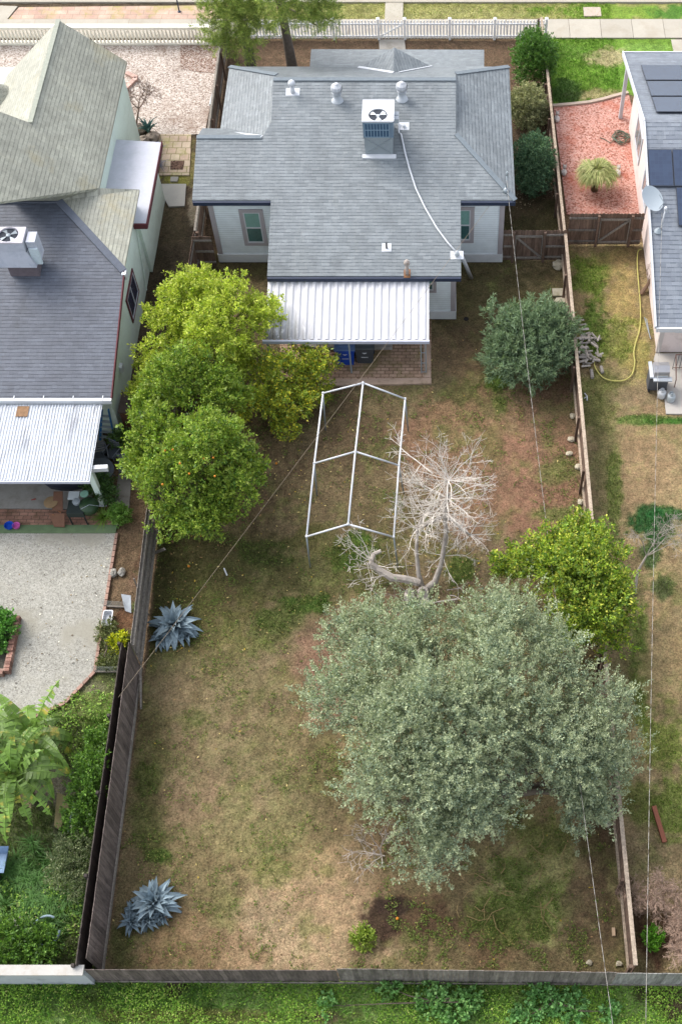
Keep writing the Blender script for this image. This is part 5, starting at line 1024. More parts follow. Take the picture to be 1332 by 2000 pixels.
def citrus(n, seed, cols, wts, hl=None, size=.115): return lambda l: shoots(l, int(n * .62), 30, .26, .10, size * .9, .5, cols, wts, seed, up=.6, upbias=1.1, shell=.78, clumpcol=.20, hl=hl, nsub=6, rsub=.42)
yg_ = [(184, 200, 62), (158, 180, 60), (116, 146, 48), (206, 214, 96)]
dg_ = [(118, 150, 54), (94, 128, 48), (152, 176, 66), (76, 108, 44)]
lm = [lobe(*q) for q in ((395, 600, 3.2, 62, 1.2), (465, 605, 3.2, 58, 1.1), (345, 650, 2.6, 54, 1.1), (420, 665, 3.2, 66, 1.3), (505, 625, 2.6, 34, .8), (322, 700, 2.2, 44, 1.0), (462, 690, 1.9, 32, .8), (385, 558, 2.4, 22, .5), (298, 735, 1.6, 26, .6), (450, 735, 1.4, 34, .7), (290, 770, 1.5, 26, .6), (540, 600, 2.4, 16, .4), (375, 545, 2.4, 14, .4))]
tree('lemon_tree', 'bright yellow-green lemon tree beside the white patio cover', 'tree', G(420, 760), lm, (.14, 1.0), citrus(2700, 111, yg_, [4, 4, 2, 2], (206, 214, 90)), 2)
orl = [lobe(*q) for q in ((375, 770, 3.0, 72, 1.4), (440, 790, 2.6, 48, 1.0), (310, 790, 2.4, 46, 1.0), (300, 870, 2.6, 56, 1.2), (330, 955, 2.6, 62, 1.3), (400, 880, 3.4, 70, 1.5), (452, 880, 2.8, 44, 1.1), (455, 960, 2.4, 48, 1.1), (400, 1000, 2.2, 50, 1.0), (345, 1020, 1.8, 40, .8), (284, 925, 2.0, 36, .9), (420, 1010, 1.8, 44, .9), (480, 930, 2.2, 34, .9))]
ot = tree('orange_tree', 'large rounded dark green orange tree with a few oranges at left', 'tree', G(385, 1010), orl, (.17, 1.0), citrus(3700, 113, dg_, [4, 3, 4, 1.5], (170, 184, 70)), 3)
def fruits(parent, spots, z, seed):
    for i, (px, py) in enumerate(spots):
        c = G(px, py, z + .2); m = MB().lathe(c, [(.01, -.036), (.032, -.02), (.038, 0), (.032, .02), (.01, .036)], 10); m.build('orange', M_or, parent, True)
M_or = plain('orange peel', S(226, 144, 44, .6), .1, 8, .5, bump=.1)
fruits(ot, [(323, 880), (338, 878), (398, 896), (417, 894), (318, 946), (420, 930), (370, 925), (352, 905)], 4.3, 1)
sm = [lobe(*q) for q in ((545, 735, 1.5, 38, .7), (595, 715, 1.3, 36, .6), (520, 790, 1.1, 34, .6), (570, 790, 1.0, 42, .6), (612, 745, .9, 26, .5), (640, 712, .9, 16, .35), (480, 800, .8, 22, .4), (560, 835, .6, 24, .35), (500, 715, 1.3, 20, .4), (632, 770, .5, 16, .3))]
tree('citrus_bush', 'small yellowing citrus bush in front of the paver patio', 'tree', G(560, 830), sm, (.07, .5), citrus(1050, 117, [(180, 184, 58), (146, 164, 60), (114, 138, 52), (214, 200, 66)], [3, 4, 3, 1.5]), 4)
t = thing('bare_bush', 'leafless grey bush between the lemon tree and the yellowing citrus', 'bush', G(505, 750)); m = MB(); rg = random.Random(5)
for i in range(9): branch(m, G(505, 750), (rg.uniform(-.6, .6), rg.uniform(-.6, .6), 1), .8, .016, 2, rg, 2, .4, .7, .004)
m.build('branches', plain('grey twig', S(150, 142, 130), .1), t)
rc = [lobe(*q) for q in ((1110, 1110, 2.8, 72, 1.2), (1160, 1090, 2.8, 56, 1.1), (1050, 1110, 2.4, 52, 1.0), (1000, 1110, 1.9, 36, .7), (1150, 1170, 2.6, 66, 1.2), (1185, 1220, 2.0, 42, 1.0), (1180, 1150, 2.6, 44, 1.0), (1120, 1200, 2.6, 60, 1.1), (1195, 1265, 1.4, 28, .7), (1130, 1060, 2.4, 40, .8))]
tree('lemon_tree', 'yellow-green citrus tree against the right fence behind the grey-green tree', 'tree', G(1120, 1240), rc, (.13, .9), citrus(2500, 119, [(152, 172, 56), (122, 148, 54), (92, 122, 46), (190, 192, 78)], [4, 4, 3, 2]), 6)
# --- oleander and clipped shrubs
oll = [lobe(*q) for q in ((1035, 655, 1.5, 58, .95), (1000, 665, 1.2, 40, .85), (1075, 650, 1.3, 42, .9), (1030, 700, 1.1, 60, .8), (1080, 695, 1.0, 36, .7), (985, 700, .9, 36, .7), (960, 615, 1.6, 12, .5))]
def olc(l): return shoots(l, 1500, 34, .42, .05, .16, .17, [(122, 146, 114), (142, 164, 130), (102, 126, 100), (160, 178, 132)], [4, 3, 3, 1], 121, up=.85, upbias=.7, shell=.6, clumpcol=.12, hl=(136, 158, 112))
tree('oleander_bush', 'big rounded blue-green oleander bush beside the right fence', 'bush', G(1035, 715), oll, (.05, .3), olc, 7, leafm=M_olv)
def bush(label, base, lobes, n, cols, wts, seed, size=.07, up=.4, L=.16, spread=.05, cat='shrub', name='round_shrub', lm=None, per=20, asp=.5, droop=0):
    return tree(name, label, cat, base, lobes, (.05, .2), lambda l: shoots(l, n, per, L, spread, size, asp, cols, wts, seed, up=up, upbias=.8, shell=.8, clumpcol=.10, droop=droop), seed, leafm=lm or M_leaf)
bush('dark green clipped round shrub nearest the white picket fence', G(1044, 165), [lobe(1042, 110, 1.5, 37, 1.1), lobe(1045, 130, 1.0, 36, 1.0)], 1500, [(92, 134, 54), (72, 108, 46), (118, 154, 70)], [4, 4, 1], 131)
bush('pale sage green round shrub, middle one of the three beside the cottage', G(1032, 242), [lobe(1030, 208, .9, 32, .8), lobe(1033, 224, .6, 31, .6)], 1200, [(156, 158, 112), (132, 138, 98), (176, 174, 130)], [4, 3, 2], 132, lm=M_olv)
bush('dark blue-green boxy shrub, lowest of the three beside the cottage', G(1044, 372), [lobe(1041, 305, 1.5, 34, .9), lobe(1042, 330, 1.0, 35, .9), lobe(1044, 350, .7, 32, .6)], 1600, [(94, 124, 90), (76, 106, 80), (116, 144, 104)], [4, 4, 2], 133, lm=M_olv)
# --- two pines at the street
def pine(label, base, lobes, lean, seed, n, bare=None):
    t = thing('pine_tree', label, 'tree', base); m = MB(); b = Vector(base); m.tube([b, b + Vector((lean[0] * .4, lean[1] * .4, 2.2)), b + Vector((lean[0], lean[1], 5.4)), b + Vector((lean[0] * 1.1, lean[1], 7.2))], [.27, .21, .15, .06], 10)
    for c, r in lobes: e = Vector(c); a = b + Vector((lean[0], lean[1], min(e.z, 5.6) - .6)); m.tube([a, a.lerp(e, .5) + Vector((0, 0, .15)), e], [.06, .045, .02], 5)
    m.build('trunk', plain('dark pine bark', S(112, 102, 94), .25, 8, .95, bump=.8), t, True)
    V, col = shoots(lobes, n, 38, .34, .05, .15, .10, [(150, 164, 78), (126, 148, 68), (104, 128, 64), (176, 184, 100)], [4, 3, 3, 2], seed, up=.5, upbias=.4, shell=.3, clumpcol=.14); quadmesh('crown', V, col, M_olv, t); return t
pine('taller pine tree with a leaning grey trunk behind the cottage roof', G(578, 168), [lobe(*q) for q in ((560, 40, 5.0, 34, .6), (610, 30, 5.4, 38, .6), (640, 20, 5.6, 26, .5), (590, -20, 6.4, 40, .7), (540, 5, 6.0, 34, .6), (655, 45, 4.8, 16, .35), (625, 55, 4.6, 18, .35), (560, -50, 7.0, 50, .8), (640, -30, 6.4, 36, .6))], (-.35, .3), 141, 900)
pine('shorter pine tree with drooping yellow-green crown at the gravel yard corner', G(497, 160), [lobe(*q) for q in ((470, 30, 4.4, 40, .7), (430, 10, 4.6, 38, .6), (500, 55, 3.8, 36, .6), (455, 75, 3.2, 34, .6), (480, 100, 2.6, 26, .6), (415, 60, 3.8, 24, .5), (430, 90, 3.0, 22, .4), (500, 10, 5.0, 36, .7), (450, -30, 5.6, 44, .7), (404, 30, 4.2, 16, .4))], (-.2, .2), 143, 1150)
# --- bare trees
def bare(name, label, base, limbs, depth, seed, mat, cat='tree', rmin=.006, part='trunk', split=3, curl=.35, shrink=.66, grp=None):
    rg = random.Random(seed); t = thing(name, label, cat, base, grp)
    for pts, rs, L, r in limbs:
        m = MB(); m.tube(pts, rs, 8); d = Vector(pts[-1]) - Vector(pts[-2])
        for k in range(4): branch(m, pts[-1], d.normalized() + Vector((rg.gauss(0, .55), rg.gauss(0, .55), rg.gauss(0, .3))), L, r, depth, rg, split, curl, shrink, rmin, .06)
        m.build('limb', mat, t, False)
    return t
def Gz(*a): return [G(*q) for q in a]
dt = thing('dead_tree', 'leafless bleached dead tree with sprawling limbs beside the carport frame', 'tree', G(825, 1152)); rg = random.Random(19)
M_twig = plain('white dead twig', S(214, 206, 196, .75), .22, 8, .9, bump=.2)
for pts, rs in ((Gz((826, 1155, 0), (817, 1120, .5), (813, 1075, 1.1), (815, 1030, 1.8), (828, 1005, 2.3)), [.12, .08, .065, .055, .03]),
                (Gz((828, 1155, 0), (850, 1135, .4), (862, 1100, 1.0), (871, 1040, 1.9), (868, 1000, 2.5), (872, 972, 2.9), (876, 935, 3.3)), [.15, .11, .085, .08, .085, .07, .03]),
                (Gz((868, 1012, 2.3), (885, 1014, 2.3), (900, 1033, 2.1), (918, 1045, 2.0)), [.08, .06, .05, .04]), (Gz((866, 1008, 2.4), (845, 1018, 2.3), (820, 1030, 1.9)), [.06, .06, .07])):
    MB().tube(pts, rs, 8).build('limb', M_dead, dt, True)
for hub, n, L, zz in (((872, 972, 2.9), 22, 1.15, .25), ((876, 938, 3.3), 18, 1.0, .3), ((828, 1005, 2.3), 11, .95, .3), ((815, 1032, 1.8), 8, .8, .2), ((918, 1045, 2.0), 8, .6, .1), ((900, 1033, 2.1), 6, .7, .1), ((864, 1085, 1.2), 6, .7, .1), ((868, 1000, 2.5), 10, 1.0, .2)):
    m = MB()
    for k in range(n):
        az = 2 * pi * (k + rg.random()) / n; branch(m, G(*hub), (cos(az), sin(az), zz * rg.uniform(-.6, 1.5)), L * rg.uniform(.65, 1.25), .017, 2, rg, 2, .25, .55, .0042, .04, 5)
    m.build('branches', M_twig, dt)
m = MB(); rg = random.Random(12); branch(m, G(845, 925, 3.0), (-.75, .7, .2), 1.6, .03, 2, rg, 2, .2, .5, .007, 0, 6); m.build('branches', M_twig, dt)
m = MB(); m.tube(Gz((818, 1138, .3), (790, 1131, .5), (765, 1128, .55), (735, 1110, .7), (722, 1098, .9)), [.15, .14, .14, .12, .10], 8); m.tube(Gz((724, 1102, .85), (730, 1082, 1.0), (744, 1076, 1.05)), [.09, .08, .07], 7); m.build('limb', M_dead, dt)
m = MB()
for q in ((735, 1105, .7), (722, 1095, .9), (760, 1120, .6)):
    for k in range(4): branch(m, G(*q), (rg.uniform(-1, .2), rg.uniform(-.6, .8), .3), .9, .018, 2, rg, 2, .25, .6, .006)
m.build('branches', M_twig, dt); m = MB(); m.tube(Gz((826, 1150, .15), (832, 1190, .1)), [.2, .14], 8)
m.build('limb', M_dead, dt)
m = MB(); m.blob(G(800, 1163, .2), (.2, .26, .3), 9, .25); m.blob(G(824, 1162, .15), (.2, .26, .3), 9, .25); m.build('root_stump', M_dead, dt)
m = MB(); rg = random.Random(31); m.tube([G(893, 1170, .1), G(790, 1185, .2)], [.04, .02], 5)
for i in range(10): branch(m, G(rg.uniform(740, 900), rg.uniform(1120, 1180), .1), (rg.uniform(-1, 1), rg.uniform(-1, 1), .15), .8, .016, 1, rg, 2, .3, .7, .006, 0)
single(m, 'fallen_branches', M_dead, 'pale fallen dead branches lying around the foot of the dead tree', 'branches')
m = MB(); rg = random.Random(33)
for i in range(7): branch(m, G(745 + rg.uniform(-8, 8), 1672, .1), (rg.uniform(-1, .1), rg.uniform(-.3, .8), .25), .7, .02, 2, rg, 2, .35, .7, .006, 0)
single(m, 'fallen_branches', M_dead, 'white dead twigs poking out from under the lower left of the olive tree', 'branches')
bare('bare_sapling', 'thin leafless sapling leaning over the dark green patch in the right yard', G(1238, 1160), [(Gz((1238, 1160, 0), (1245, 1115, .7), (1262, 1085, 1.2)), [.06, .045, .035], .85, .022)], 3, 14, plain('pale twig bark', S(178, 168, 156), .1), rmin=.005)
bare('bare_shrub', 'large leafless pinkish shrub at the lower right edge', G(1312, 1830), [(Gz((1312, 1830, 0), (1310, 1815, .3)), [.05, .04], .75, .03), (Gz((1330, 1850, 0), (1335, 1830, .4)), [.05, .04], .75, .03), (Gz((1300, 1790, 0), (1296, 1780, .3)), [.05, .04], .7, .03)], 4, 15, plain('pinkish tan twig', S(188, 160, 140), .12), cat='shrub', rmin=.005, split=3, curl=.5)
bush('small bright green weed clump at the foot of the bare pinkish shrub', G(1276, 1840), [lobe(1275, 1832, .25, 14, .2)], 90, [(96, 156, 44), (120, 176, 56)], [1, 1], 151, name='weed_clump', cat='plant')
bare('bare_tree', 'small leafless brown tree beside the old grey-green roof', G(264, 255), [(Gz((264, 255, 0), (258, 232, .6), (250, 222, .9)), [.07, .05, .04], .75, .028), (Gz((264, 255, 0), (268, 235, .6), (272, 212, 1.2)), [.06, .045, .035], .7, .026)], 3, 16, plain('brown twig bark', S(140, 118, 106), .12), rmin=.006)
m = MB(); rg = random.Random(41); m.tube(Gz((1250, 575, 0), (1262, 560, .2), (1270, 545, .5)), [.1, .08, .05], 7)
for k in range(9): branch(m, G(1265, 556, .3), (rg.uniform(-.3, .8), rg.uniform(-.2, 1), .9), .6, .018, 1, rg, 2, .3, .7, .006)
single(m, 'cut_stump', plain('brown stump wood', S(130, 104, 84), .2), 'leafless brown cut stump against the pink house wall', 'stump')
# --- agaves
M_ag = plain('blue agave leaf', S(146, 166, 176), .10, 3, .55, bump=.1, bscale=20, spec=.35)
def agave(m, c, R, n, seed, e0=.06, e1=1.45, wd=.12):
    rg = random.Random(seed)
    for i in range(n):
        t = i / n; az = i * 2.39996 + rg.uniform(-.28, .28); el = e0 + (e1 - e0) * t ** 1.15 + rg.uniform(-.1, .1); L = R * (1.0 - .32 * t) * rg.uniform(.85, 1.1); d = Vector((cos(az), sin(az), 0)); w_ = Vector((-sin(az), cos(az), 0)); vs = []; ns = 7; bd = rg.choice((.1, .35, .35, .5, 1.1)); tw = rg.uniform(-.2, .2)
        prof = [.55, .72, .95, 1.0, .84, .52, .26, .015]
        for j in range(ns + 1):
            q = j / ns; e = el - bd * q * q * (1.2 - t) + .15 * (1 - q); p = Vector(c) + d * (L * q * cos(e)) + Vector((0, 0, .08 + L * q * sin(e))); up = Vector((-d.x * sin(e), -d.y * sin(e), cos(e))); ww = w_ * wd * prof[j] * .5 * (R / .8); lift = up * (wd * .3 * prof[j])
            vs += [p - ww + lift, p - up * .012, p + ww + lift, p - up * .03]
        fs = []
        for j in range(ns): a = j * 4; b = a + 4; fs += [(a, a + 1, b + 1, b), (a + 1, a + 2, b + 2, b + 1), (a + 2, a + 3, b + 3, b + 2), (a + 3, a, b, b + 3)]
        m.add(vs, fs, rg.uniform(.82, 1.15))
def agavet(label, main, pups, seed):
    t = thing('agave', label, 'agave', main[0]); m = MB(); agave(m, main[0], main[1], main[2], seed, wd=.25); m.build('rosette', M_ag, t); m = MB(); agave(m, main[0], main[1] * .95, 11, seed + 40, -.08, .1, .14); m.build('dead_leaves', plain('dead brown agave leaf', S(150, 126, 96), .2, 5, .9), t)
    for i, (c, R, n) in enumerate(pups): m = MB(); agave(m, c, R, n, seed + 5 + i, wd=.25); m.build('pup', M_ag, t)
agavet('large blue-grey agave in the upper left of the back yard, by the grey fence', (G(344, 1226), 1.02, 54), [(G(316, 1252), .5, 24), (G(366, 1244), .45, 20)], 3)
agavet('large blue-grey agave with pups in the lower left corner of the yard', (G(304, 1765), .92, 48), [(G(260, 1802), .5, 30), (G(290, 1798), .5, 26), (G(316, 1792), .44, 22), (G(262, 1780), .42, 20)], 23)
m = MB(); agave(m, G(292, 262), .85, 18, 9, 1.0, 1.5, .11); tag(m.build('yucca', plain('teal yucca leaf', S(96, 136, 130), .12, 4, .5)), 'upright teal yucca standing by rocks beside the left house', 'yucca')
def tuft(m, c, n, L, rg, wd=.02, droop=.5, tint=1):
    for i in range(n):
        az = rg.uniform(0, 2 * pi); el = rg.uniform(.5, 1.5); d = Vector((cos(az), sin(az), 0)); w_ = Vector((-sin(az), cos(az), 0)) * wd; l = L * rg.uniform(.6, 1.15); vs = []
        for j in range(5): q = j / 4; p = Vector(c) + d * (l * q * cos(el) * (1 + .3 * q)) + Vector((0, 0, max(.01, l * (q * sin(el) - droop * q * q)))); vs += [p - w_ * (1 - q * .9), p + w_ * (1 - q * .9)]
        m.add(vs, [(2 * j, 2 * j + 1, 2 * j + 3, 2 * j + 2) for j in range(4)], tint * rg.uniform(.75, 1.25))
rg = random.Random(55); m = MB(); tuft(m, G(312, 322, .1), 60, .55, rg, .03); tuft(m, G(308, 290, .1), 40, .5, rg, .03); tag(m.build('agave_clump', plain('grey purple leaf', S(128, 128, 142), .15, 4)), 'grey-purple spiky clump by the paver walk of the left house', 'plant')
# small palm with drooping fronds in the mulch
pm = thing('palm', 'small pale green palm with drooping fronds in the red mulch bed', 'palm', G(1160, 372)); m = MB(); b = G(1160, 372); m.tube([b, (b[0], b[1], .9)], [.16, .13], 9); m.build('trunk', plain('fibrous brown trunk', S(110, 92, 70), .25, 10, .95), pm, True)
q_ = leafmat('palm frond', .6, .3, .3); Vs = []; rg = np.random.default_rng(8)
for i in range(34):
    az = i * 2.39996; el = rg.uniform(.15, 1.45); L = rg.uniform(.45, .95); n = 60; d = np.array([cos(az), sin(az), 0])
    hub = np.array([b[0], b[1], .85]) + d * .42 * cos(el) + np.array([0, 0, .45 * sin(el)]); a2 = az + (rg.random(n) - .5) * 2.4; dd = np.stack([np.cos(a2), np.sin(a2), np.full(n, sin(el) * .5)], 1); dd = unit(dd)
    side = np.stack([-np.sin(a2), np.cos(a2), np.zeros(n)], 1) * .014; ln = L * (.6 + .4 * rg.random(n))[:, None]; tip = hub + dd * ln * .85; tip[:, 2] -= .2 + .35 * rg.random(n); mid = hub + dd * ln * .5
    V = np.stack([np.tile(hub, (n, 1)), mid + side, tip, mid - side], 1); Vs.append(V.reshape(-1, 3))
n = 420; a2 = rg.random(n) * 2 * pi; el = rg.uniform(.2, 1.3, n); dd = np.stack([np.cos(a2) * np.cos(el), np.sin(a2) * np.cos(el), np.sin(el)], 1); hub = np.tile(np.array([b[0], b[1], .95]), (n, 1)) + rg.normal(0, .07, (n, 3)); ln = rg.uniform(.35, .7, n)[:, None]
tip = hub + dd * ln; tip[:, 2] -= .12 * rg.random(n); side = np.stack([-np.sin(a2), np.cos(a2), np.zeros(n)], 1) * .016; Vs.append(np.stack([hub, hub + dd * ln * .55 + side, tip, hub + dd * ln * .55 - side], 1).reshape(-1, 3))
Vs = np.concatenate(Vs); quadmesh('fronds', Vs, palette(len(Vs) // 4, [(168, 172, 110), (140, 152, 90), (190, 186, 130)], [3, 3, 2], rg), q_, pm)
# banana plants
def blade(m, p, az, L, W, el, bend, seed, tint=1.0, torn=.25):
    rg = random.Random(seed); d = Vector((cos(az), sin(az), 0)); w_ = Vector((-sin(az), cos(az), 0)); n = 16; P = [Vector(p)]; e = el
    for j in range(n): e = el - bend * ((j + 1) / n) ** 1.3; P.append(P[-1] + (d * cos(e) + Vector((0, 0, sin(e)))) * L / n)
    for j in range(2, n):
        q0, q1 = (j) / n, (j + 1) / n; f = lambda q: W * max(.03, (sin(pi * min(1, q ** .8))) ** .6)
        for sg in (-1, 1):
            if rg.random() < torn * .25: continue
            a, b = P[j], P[j + 1]; w0, w1 = f(q0), f(q1); sag = rg.uniform(.1, .5); g_ = rg.uniform(0, .35) * torn * L / n; b2 = a.lerp(b, 1 - rg.uniform(0, torn))
            m.add([a, a + w_ * sg * w0 - Vector((0, 0, w0 * sag)), b2 + w_ * sg * w1 - Vector((0, 0, w1 * sag)) , b], [(0, 1, 2, 3)], tint * rg.uniform(.85, 1.15))
    m.tube(P, [.02] * 3 + [.014] * (len(P) - 3), 4, tint * 1.4)
q = NT('banana leaf'); v = q.coord(); c = q.mix(S(124, 160, 66), q.ramp(q.noise(v, 3, 4), [(.3, g1(.75)), (.7, g1(1.25))])); c = q.mix(c, S(222, 204, 88), q.ramp(q.noise(v, 1.6, 5, .7), [(.56, g1(0)), (.66, g1(.9))]), 'MIX'); c = q.mix(c, q.attr('tint').outputs['Color'])
q.done(c, .45, 0, .4); q.t.nodes['Principled BSDF']; tr = q.n('ShaderNodeBsdfTranslucent'); q.l(c, tr.inputs[0]); mx = q.n('ShaderNodeMixShader', _0=.3); q.l(q.b.outputs[0], mx.inputs[1]); q.l(tr.outputs[0], mx.inputs[2]); q.l(mx.outputs[0], q.t.nodes['Material Output'].inputs[0]); M_ban = q.m
M_dry = plain('dry leaf', S(196, 168, 132), .2, 5)
for i, (px, py, h, lab, sd, n) in enumerate(((66, 1560, 2.2, 'tall banana plant with wide torn leaves on the left edge', 61, 22), (22, 1500, 2.5, 'banana plant with yellowing leaves half cut by the left edge', 71, 20), (90, 1470, 1.5, 'shorter banana plant beside the end of the gravel patio', 81, 14))):
    b = G(px, py); t = thing('banana_plant', lab, 'banana plant', b, 'banana plants'); m = MB(); m.tube([b, (b[0] - .05, b[1], h * .6), (b[0], b[1] + .05, h)], [.13, .11, .07], 9); m.build('stem', plain('banana stem', S(150, 140, 96), .2, 6), t, True); m = MB(); rg = random.Random(sd)
    for k in range(n): blade(m, (b[0], b[1], h * .97), k * 2.4 + rg.uniform(-.3, .3), rg.uniform(1.2, 2.1), rg.uniform(.13, .26), rg.uniform(.3, 1.4), rg.uniform(1.0, 2.7), sd + k, rg.choice((.6, .75, 1.0, 1.2)), torn=rg.choice((.2, .5, .9)))
    for k in range(5): blade(m, (b[0], b[1], h * .9), -pi / 2 + (k - 2) * .42, rg.uniform(1.7, 2.3), rg.uniform(.16, .24), rg.uniform(.3, .7), rg.uniform(1.3, 1.9), sd + 90 + k, 1.25, torn=rg.choice((.1, .8)))
    m.build('leaves', M_ban, t); m = MB()
    for k in range(3): blade(m, (b[0], b[1], h * .8), k * 2.1 + 1, 1.1, .12, -.2, 1.2, sd + 50 + k, torn=.9)
    m.build('dry_leaves', M_dry, t)
# lower left bushes
gr = [(92, 130, 48), (116, 152, 60), (70, 102, 42)]
bush('leafy green bush against the black fence at lower left', G(172, 1560), [lobe(185, 1500, .9, 30, .7), lobe(178, 1550, .8, 32, .7), lobe(165, 1600, .7, 30, .6), lobe(196, 1450, .7, 20, .5)], 620, gr, [4, 3, 3], 161, cat='bush', name='leafy_bush', size=.08, L=.25)
bush('dusty grey-green bush below the leafy bush at the black fence', G(150, 1690), [lobe(150, 1660, .6, 32, .5), lobe(135, 1700, .5, 30, .5), lobe(155, 1730, .5, 22, .4)], 420, [(116, 128, 88), (88, 104, 66), (140, 146, 108)], [3, 3, 2], 162, cat='bush', name='leafy_bush', size=.06, L=.25)
bush('leafy dark bush in the bottom left corner by the white wall', G(30, 1850), [lobe(30, 1840, .5, 40, .45), lobe(80, 1855, .4, 30, .35)], 420, gr, [3, 3, 4], 163, cat='bush', name='leafy_bush', size=.085, L=.25)
rg = random.Random(66); m = MB(); 
for i in range(46): tuft(m, G(rg.gauss(70, 42), rg.gauss(1740, 42)), 46, .62, rg, .011, .55)
stuff(m.build('tall_grass', plain('arching green grass', S(96, 142, 66), .25, 3, .6, bump=0)), 'arching tall green grass in the lower left corner yard', 'grass')
bush('yellow flowering low plant in the narrow bed by the grey fence', G(226, 1262), [lobe(230, 1258, .15, 11, .14), lobe(240, 1248, .15, 6, .12)], 70, [(206, 206, 40), (180, 190, 50), (110, 130, 50)], [4, 3, 2], 164, cat='plant', name='yellow_plant', size=.09)
bush('low dull green plants in the narrow bed beside the gravel patio', G(214, 1270), [lobe(212, 1232, .15, 14, .15), lobe(216, 1290, .15, 18, .15), lobe(206, 1250, .15, 12, .12)], 170, [(104, 112, 66), (84, 96, 52), (130, 134, 84)], [3, 3, 2], 165, cat='plant', name='low_plant', size=.06)
rg = random.Random(67); m = MB(); tuft(m, G(205, 1012), 130, .55, rg, .02, .45); tag(m.build('grass_clump', plain('bright strap leaf', S(126, 160, 60), .2, 4, .5)), 'arching bright green grass clump below the patio post', 'plant')
bush('dark green fern-like bush behind the left patio post', G(200, 975), [lobe(196, 950, .5, 24, .45), lobe(210, 968, .4, 18, .4)], 260, [(70, 100, 52), (88, 120, 60)], [3, 2], 166, cat='bush', name='leafy_bush')
bush('small round green bush at the end of the worn side path', G(236, 1022), [lobe(236, 1008, .35, 14, .35)], 150, [(96, 136, 56), (120, 156, 70)], [3, 2], 167, cat='bush', name='leafy_bush')
bush('small green bush beside the ladder at the left house corner', G(236, 870), [lobe(238, 862, .4, 18, .35)], 150, [(80, 108, 56), (100, 130, 66)], [3, 2], 168, cat='bush', name='leafy_bush')
bush('leafy green climber in the raised brick bed', G(10, 1225), [lobe(8, 1222, .4, 22, .3), lobe(-14, 1210, .4, 20, .3), lobe(0, 1260, .25, 14, .2)], 300, [(84, 140, 52), (108, 162, 66), (64, 110, 44)], [3, 3, 2], 169, cat='plant', name='leafy_plant', size=.08)
bush('bright green weed tuft near the bottom fence of the back yard', G(710, 1836), [lobe(710, 1832, .15, 17, .14)], 80, [(124, 150, 56), (150, 168, 70)], [1, 1], 170, cat='plant', name='weed_clump')
bush('pale green tuft of broad leaves growing outside the rear fence at right', G(860, 1960), [lobe(840, 1950, .12, 26, .14), lobe(885, 1968, .12, 26, .12), lobe(765, 1930, .1, 16, .1), lobe(925, 1952, .1, 16, .1), lobe(640, 1965, .1, 14, .1)], 230, [(122, 170, 96), (146, 186, 108), (98, 144, 76)], [3, 2, 2], 171, cat='plant', name='broadleaf_weed', size=.09, asp=.8, per=12)
bush('darker broad-leaved weeds outside the rear fence, next to the cable', G(1080, 1960), [lobe(1060, 1950, .12, 26, .14), lobe(1115, 1965, .12, 26, .12), lobe(1025, 1988, .1, 20, .1), lobe(1190, 1975, .1, 14, .1)], 230, [(112, 162, 92), (132, 178, 104), (90, 136, 74)], [3, 2, 2], 172, cat='plant', name='broadleaf_weed', size=.09, asp=.8, per=12)
rg = random.Random(69); m = MB()
for i in range(26): a = G(rg.uniform(880, 1130), rg.uniform(1640, 1800), .05); az = rg.uniform(0, 2 * pi); L = rg.uniform(.3, .9); m.tube([a, (a[0] + L / 2 * cos(az), a[1] + L / 2 * sin(az), .08), (a[0] + L * cos(az + .3), a[1] + L * sin(az + .3), .03)], [.012, .01, .005], 4)
stuff(m.build('dry_stalks', plain('straw stalk', S(176, 152, 104), .15)), 'dry straw stalks lying among the weeds at lower right', 'stalks')
# ================================================================== SMALL THINGS
M_rock = plain('pale limestone', S(206, 196, 172), .14, 4, .9, bump=.8, stain=S(150, 140, 96))
def rock(label, px, py, r, seed, mat=None, z=.0, grp='stones along the side fence'): return single(MB().blob(G(px, py, z + r[2] * .5), r, 9, .22, 1, random.Random(seed)), 'stone', mat or M_rock, label, 'stone', grp, smooth=False)
rock('large pale heart-like stone just below the braced gate', 1090, 518, (.25, .3, .18), 1); rock('pale mossy boulder below the square paving block', 1095, 592, (.28, .3, .2), 3)
m = MB(); a = G(1090, 570, .12); m.box(a[0] - .24, a[0] + .24, a[1] - .2, a[1] + .2, 0, .12); tag(m.build('paving_block', M_rock), 'square pale paving block between two boulders by the side fence', 'block')
for i, (px, py, lab) in enumerate(((1118, 812, 'tan stone by the side fence, topmost of the low line'), (1116, 858, 'small tan stone second in the line by the side fence'), (1112, 886, 'flat tan stone by the side fence above the weeds'), (1130, 912, 'small tan stone touching the side fence rail'), (1134, 980, 'tan stone by the fence above the citrus tree'), (1138, 1002, 'flat stone by the fence nearest the citrus tree'))): rock(lab, px, py, (.13 + .03 * (i % 2), .12, .08), 10 + i)
rock('small pale stone near the bottom right fence post', 1150, 1880, (.08, .08, .06), 31); rock('pale stone at the foot of the right fence, lower corner', 1208, 1882, (.1, .08, .07), 32); rock('tan stone half hidden below the olive tree at the right fence', 1188, 1608, (.12, .13, .08), 33)
m = MB(); m.beam(G(1197, 1812, .05), G(1198, 1828, .05), .09, .08); tag(m.build('brick', plain('tan brick', S(204, 176, 146), .1)), 'single tan brick lying beside the lower right fence', 'brick')
for i, (px, py, lab) in enumerate(((258, 262, 'grey boulder at the foot of the small leafless tree'), (282, 275, 'tan boulder between the yucca and the white flat roof'), (275, 250, 'pale boulder behind the yucca'), (300, 268, 'brown boulder right of the yucca'))): rock(lab, px, py, (.3, .28, .22), 40 + i, plain('brown grey boulder', S(166, 152, 138), .2, 4, .9, bump=.8), grp='boulders beside the left house')
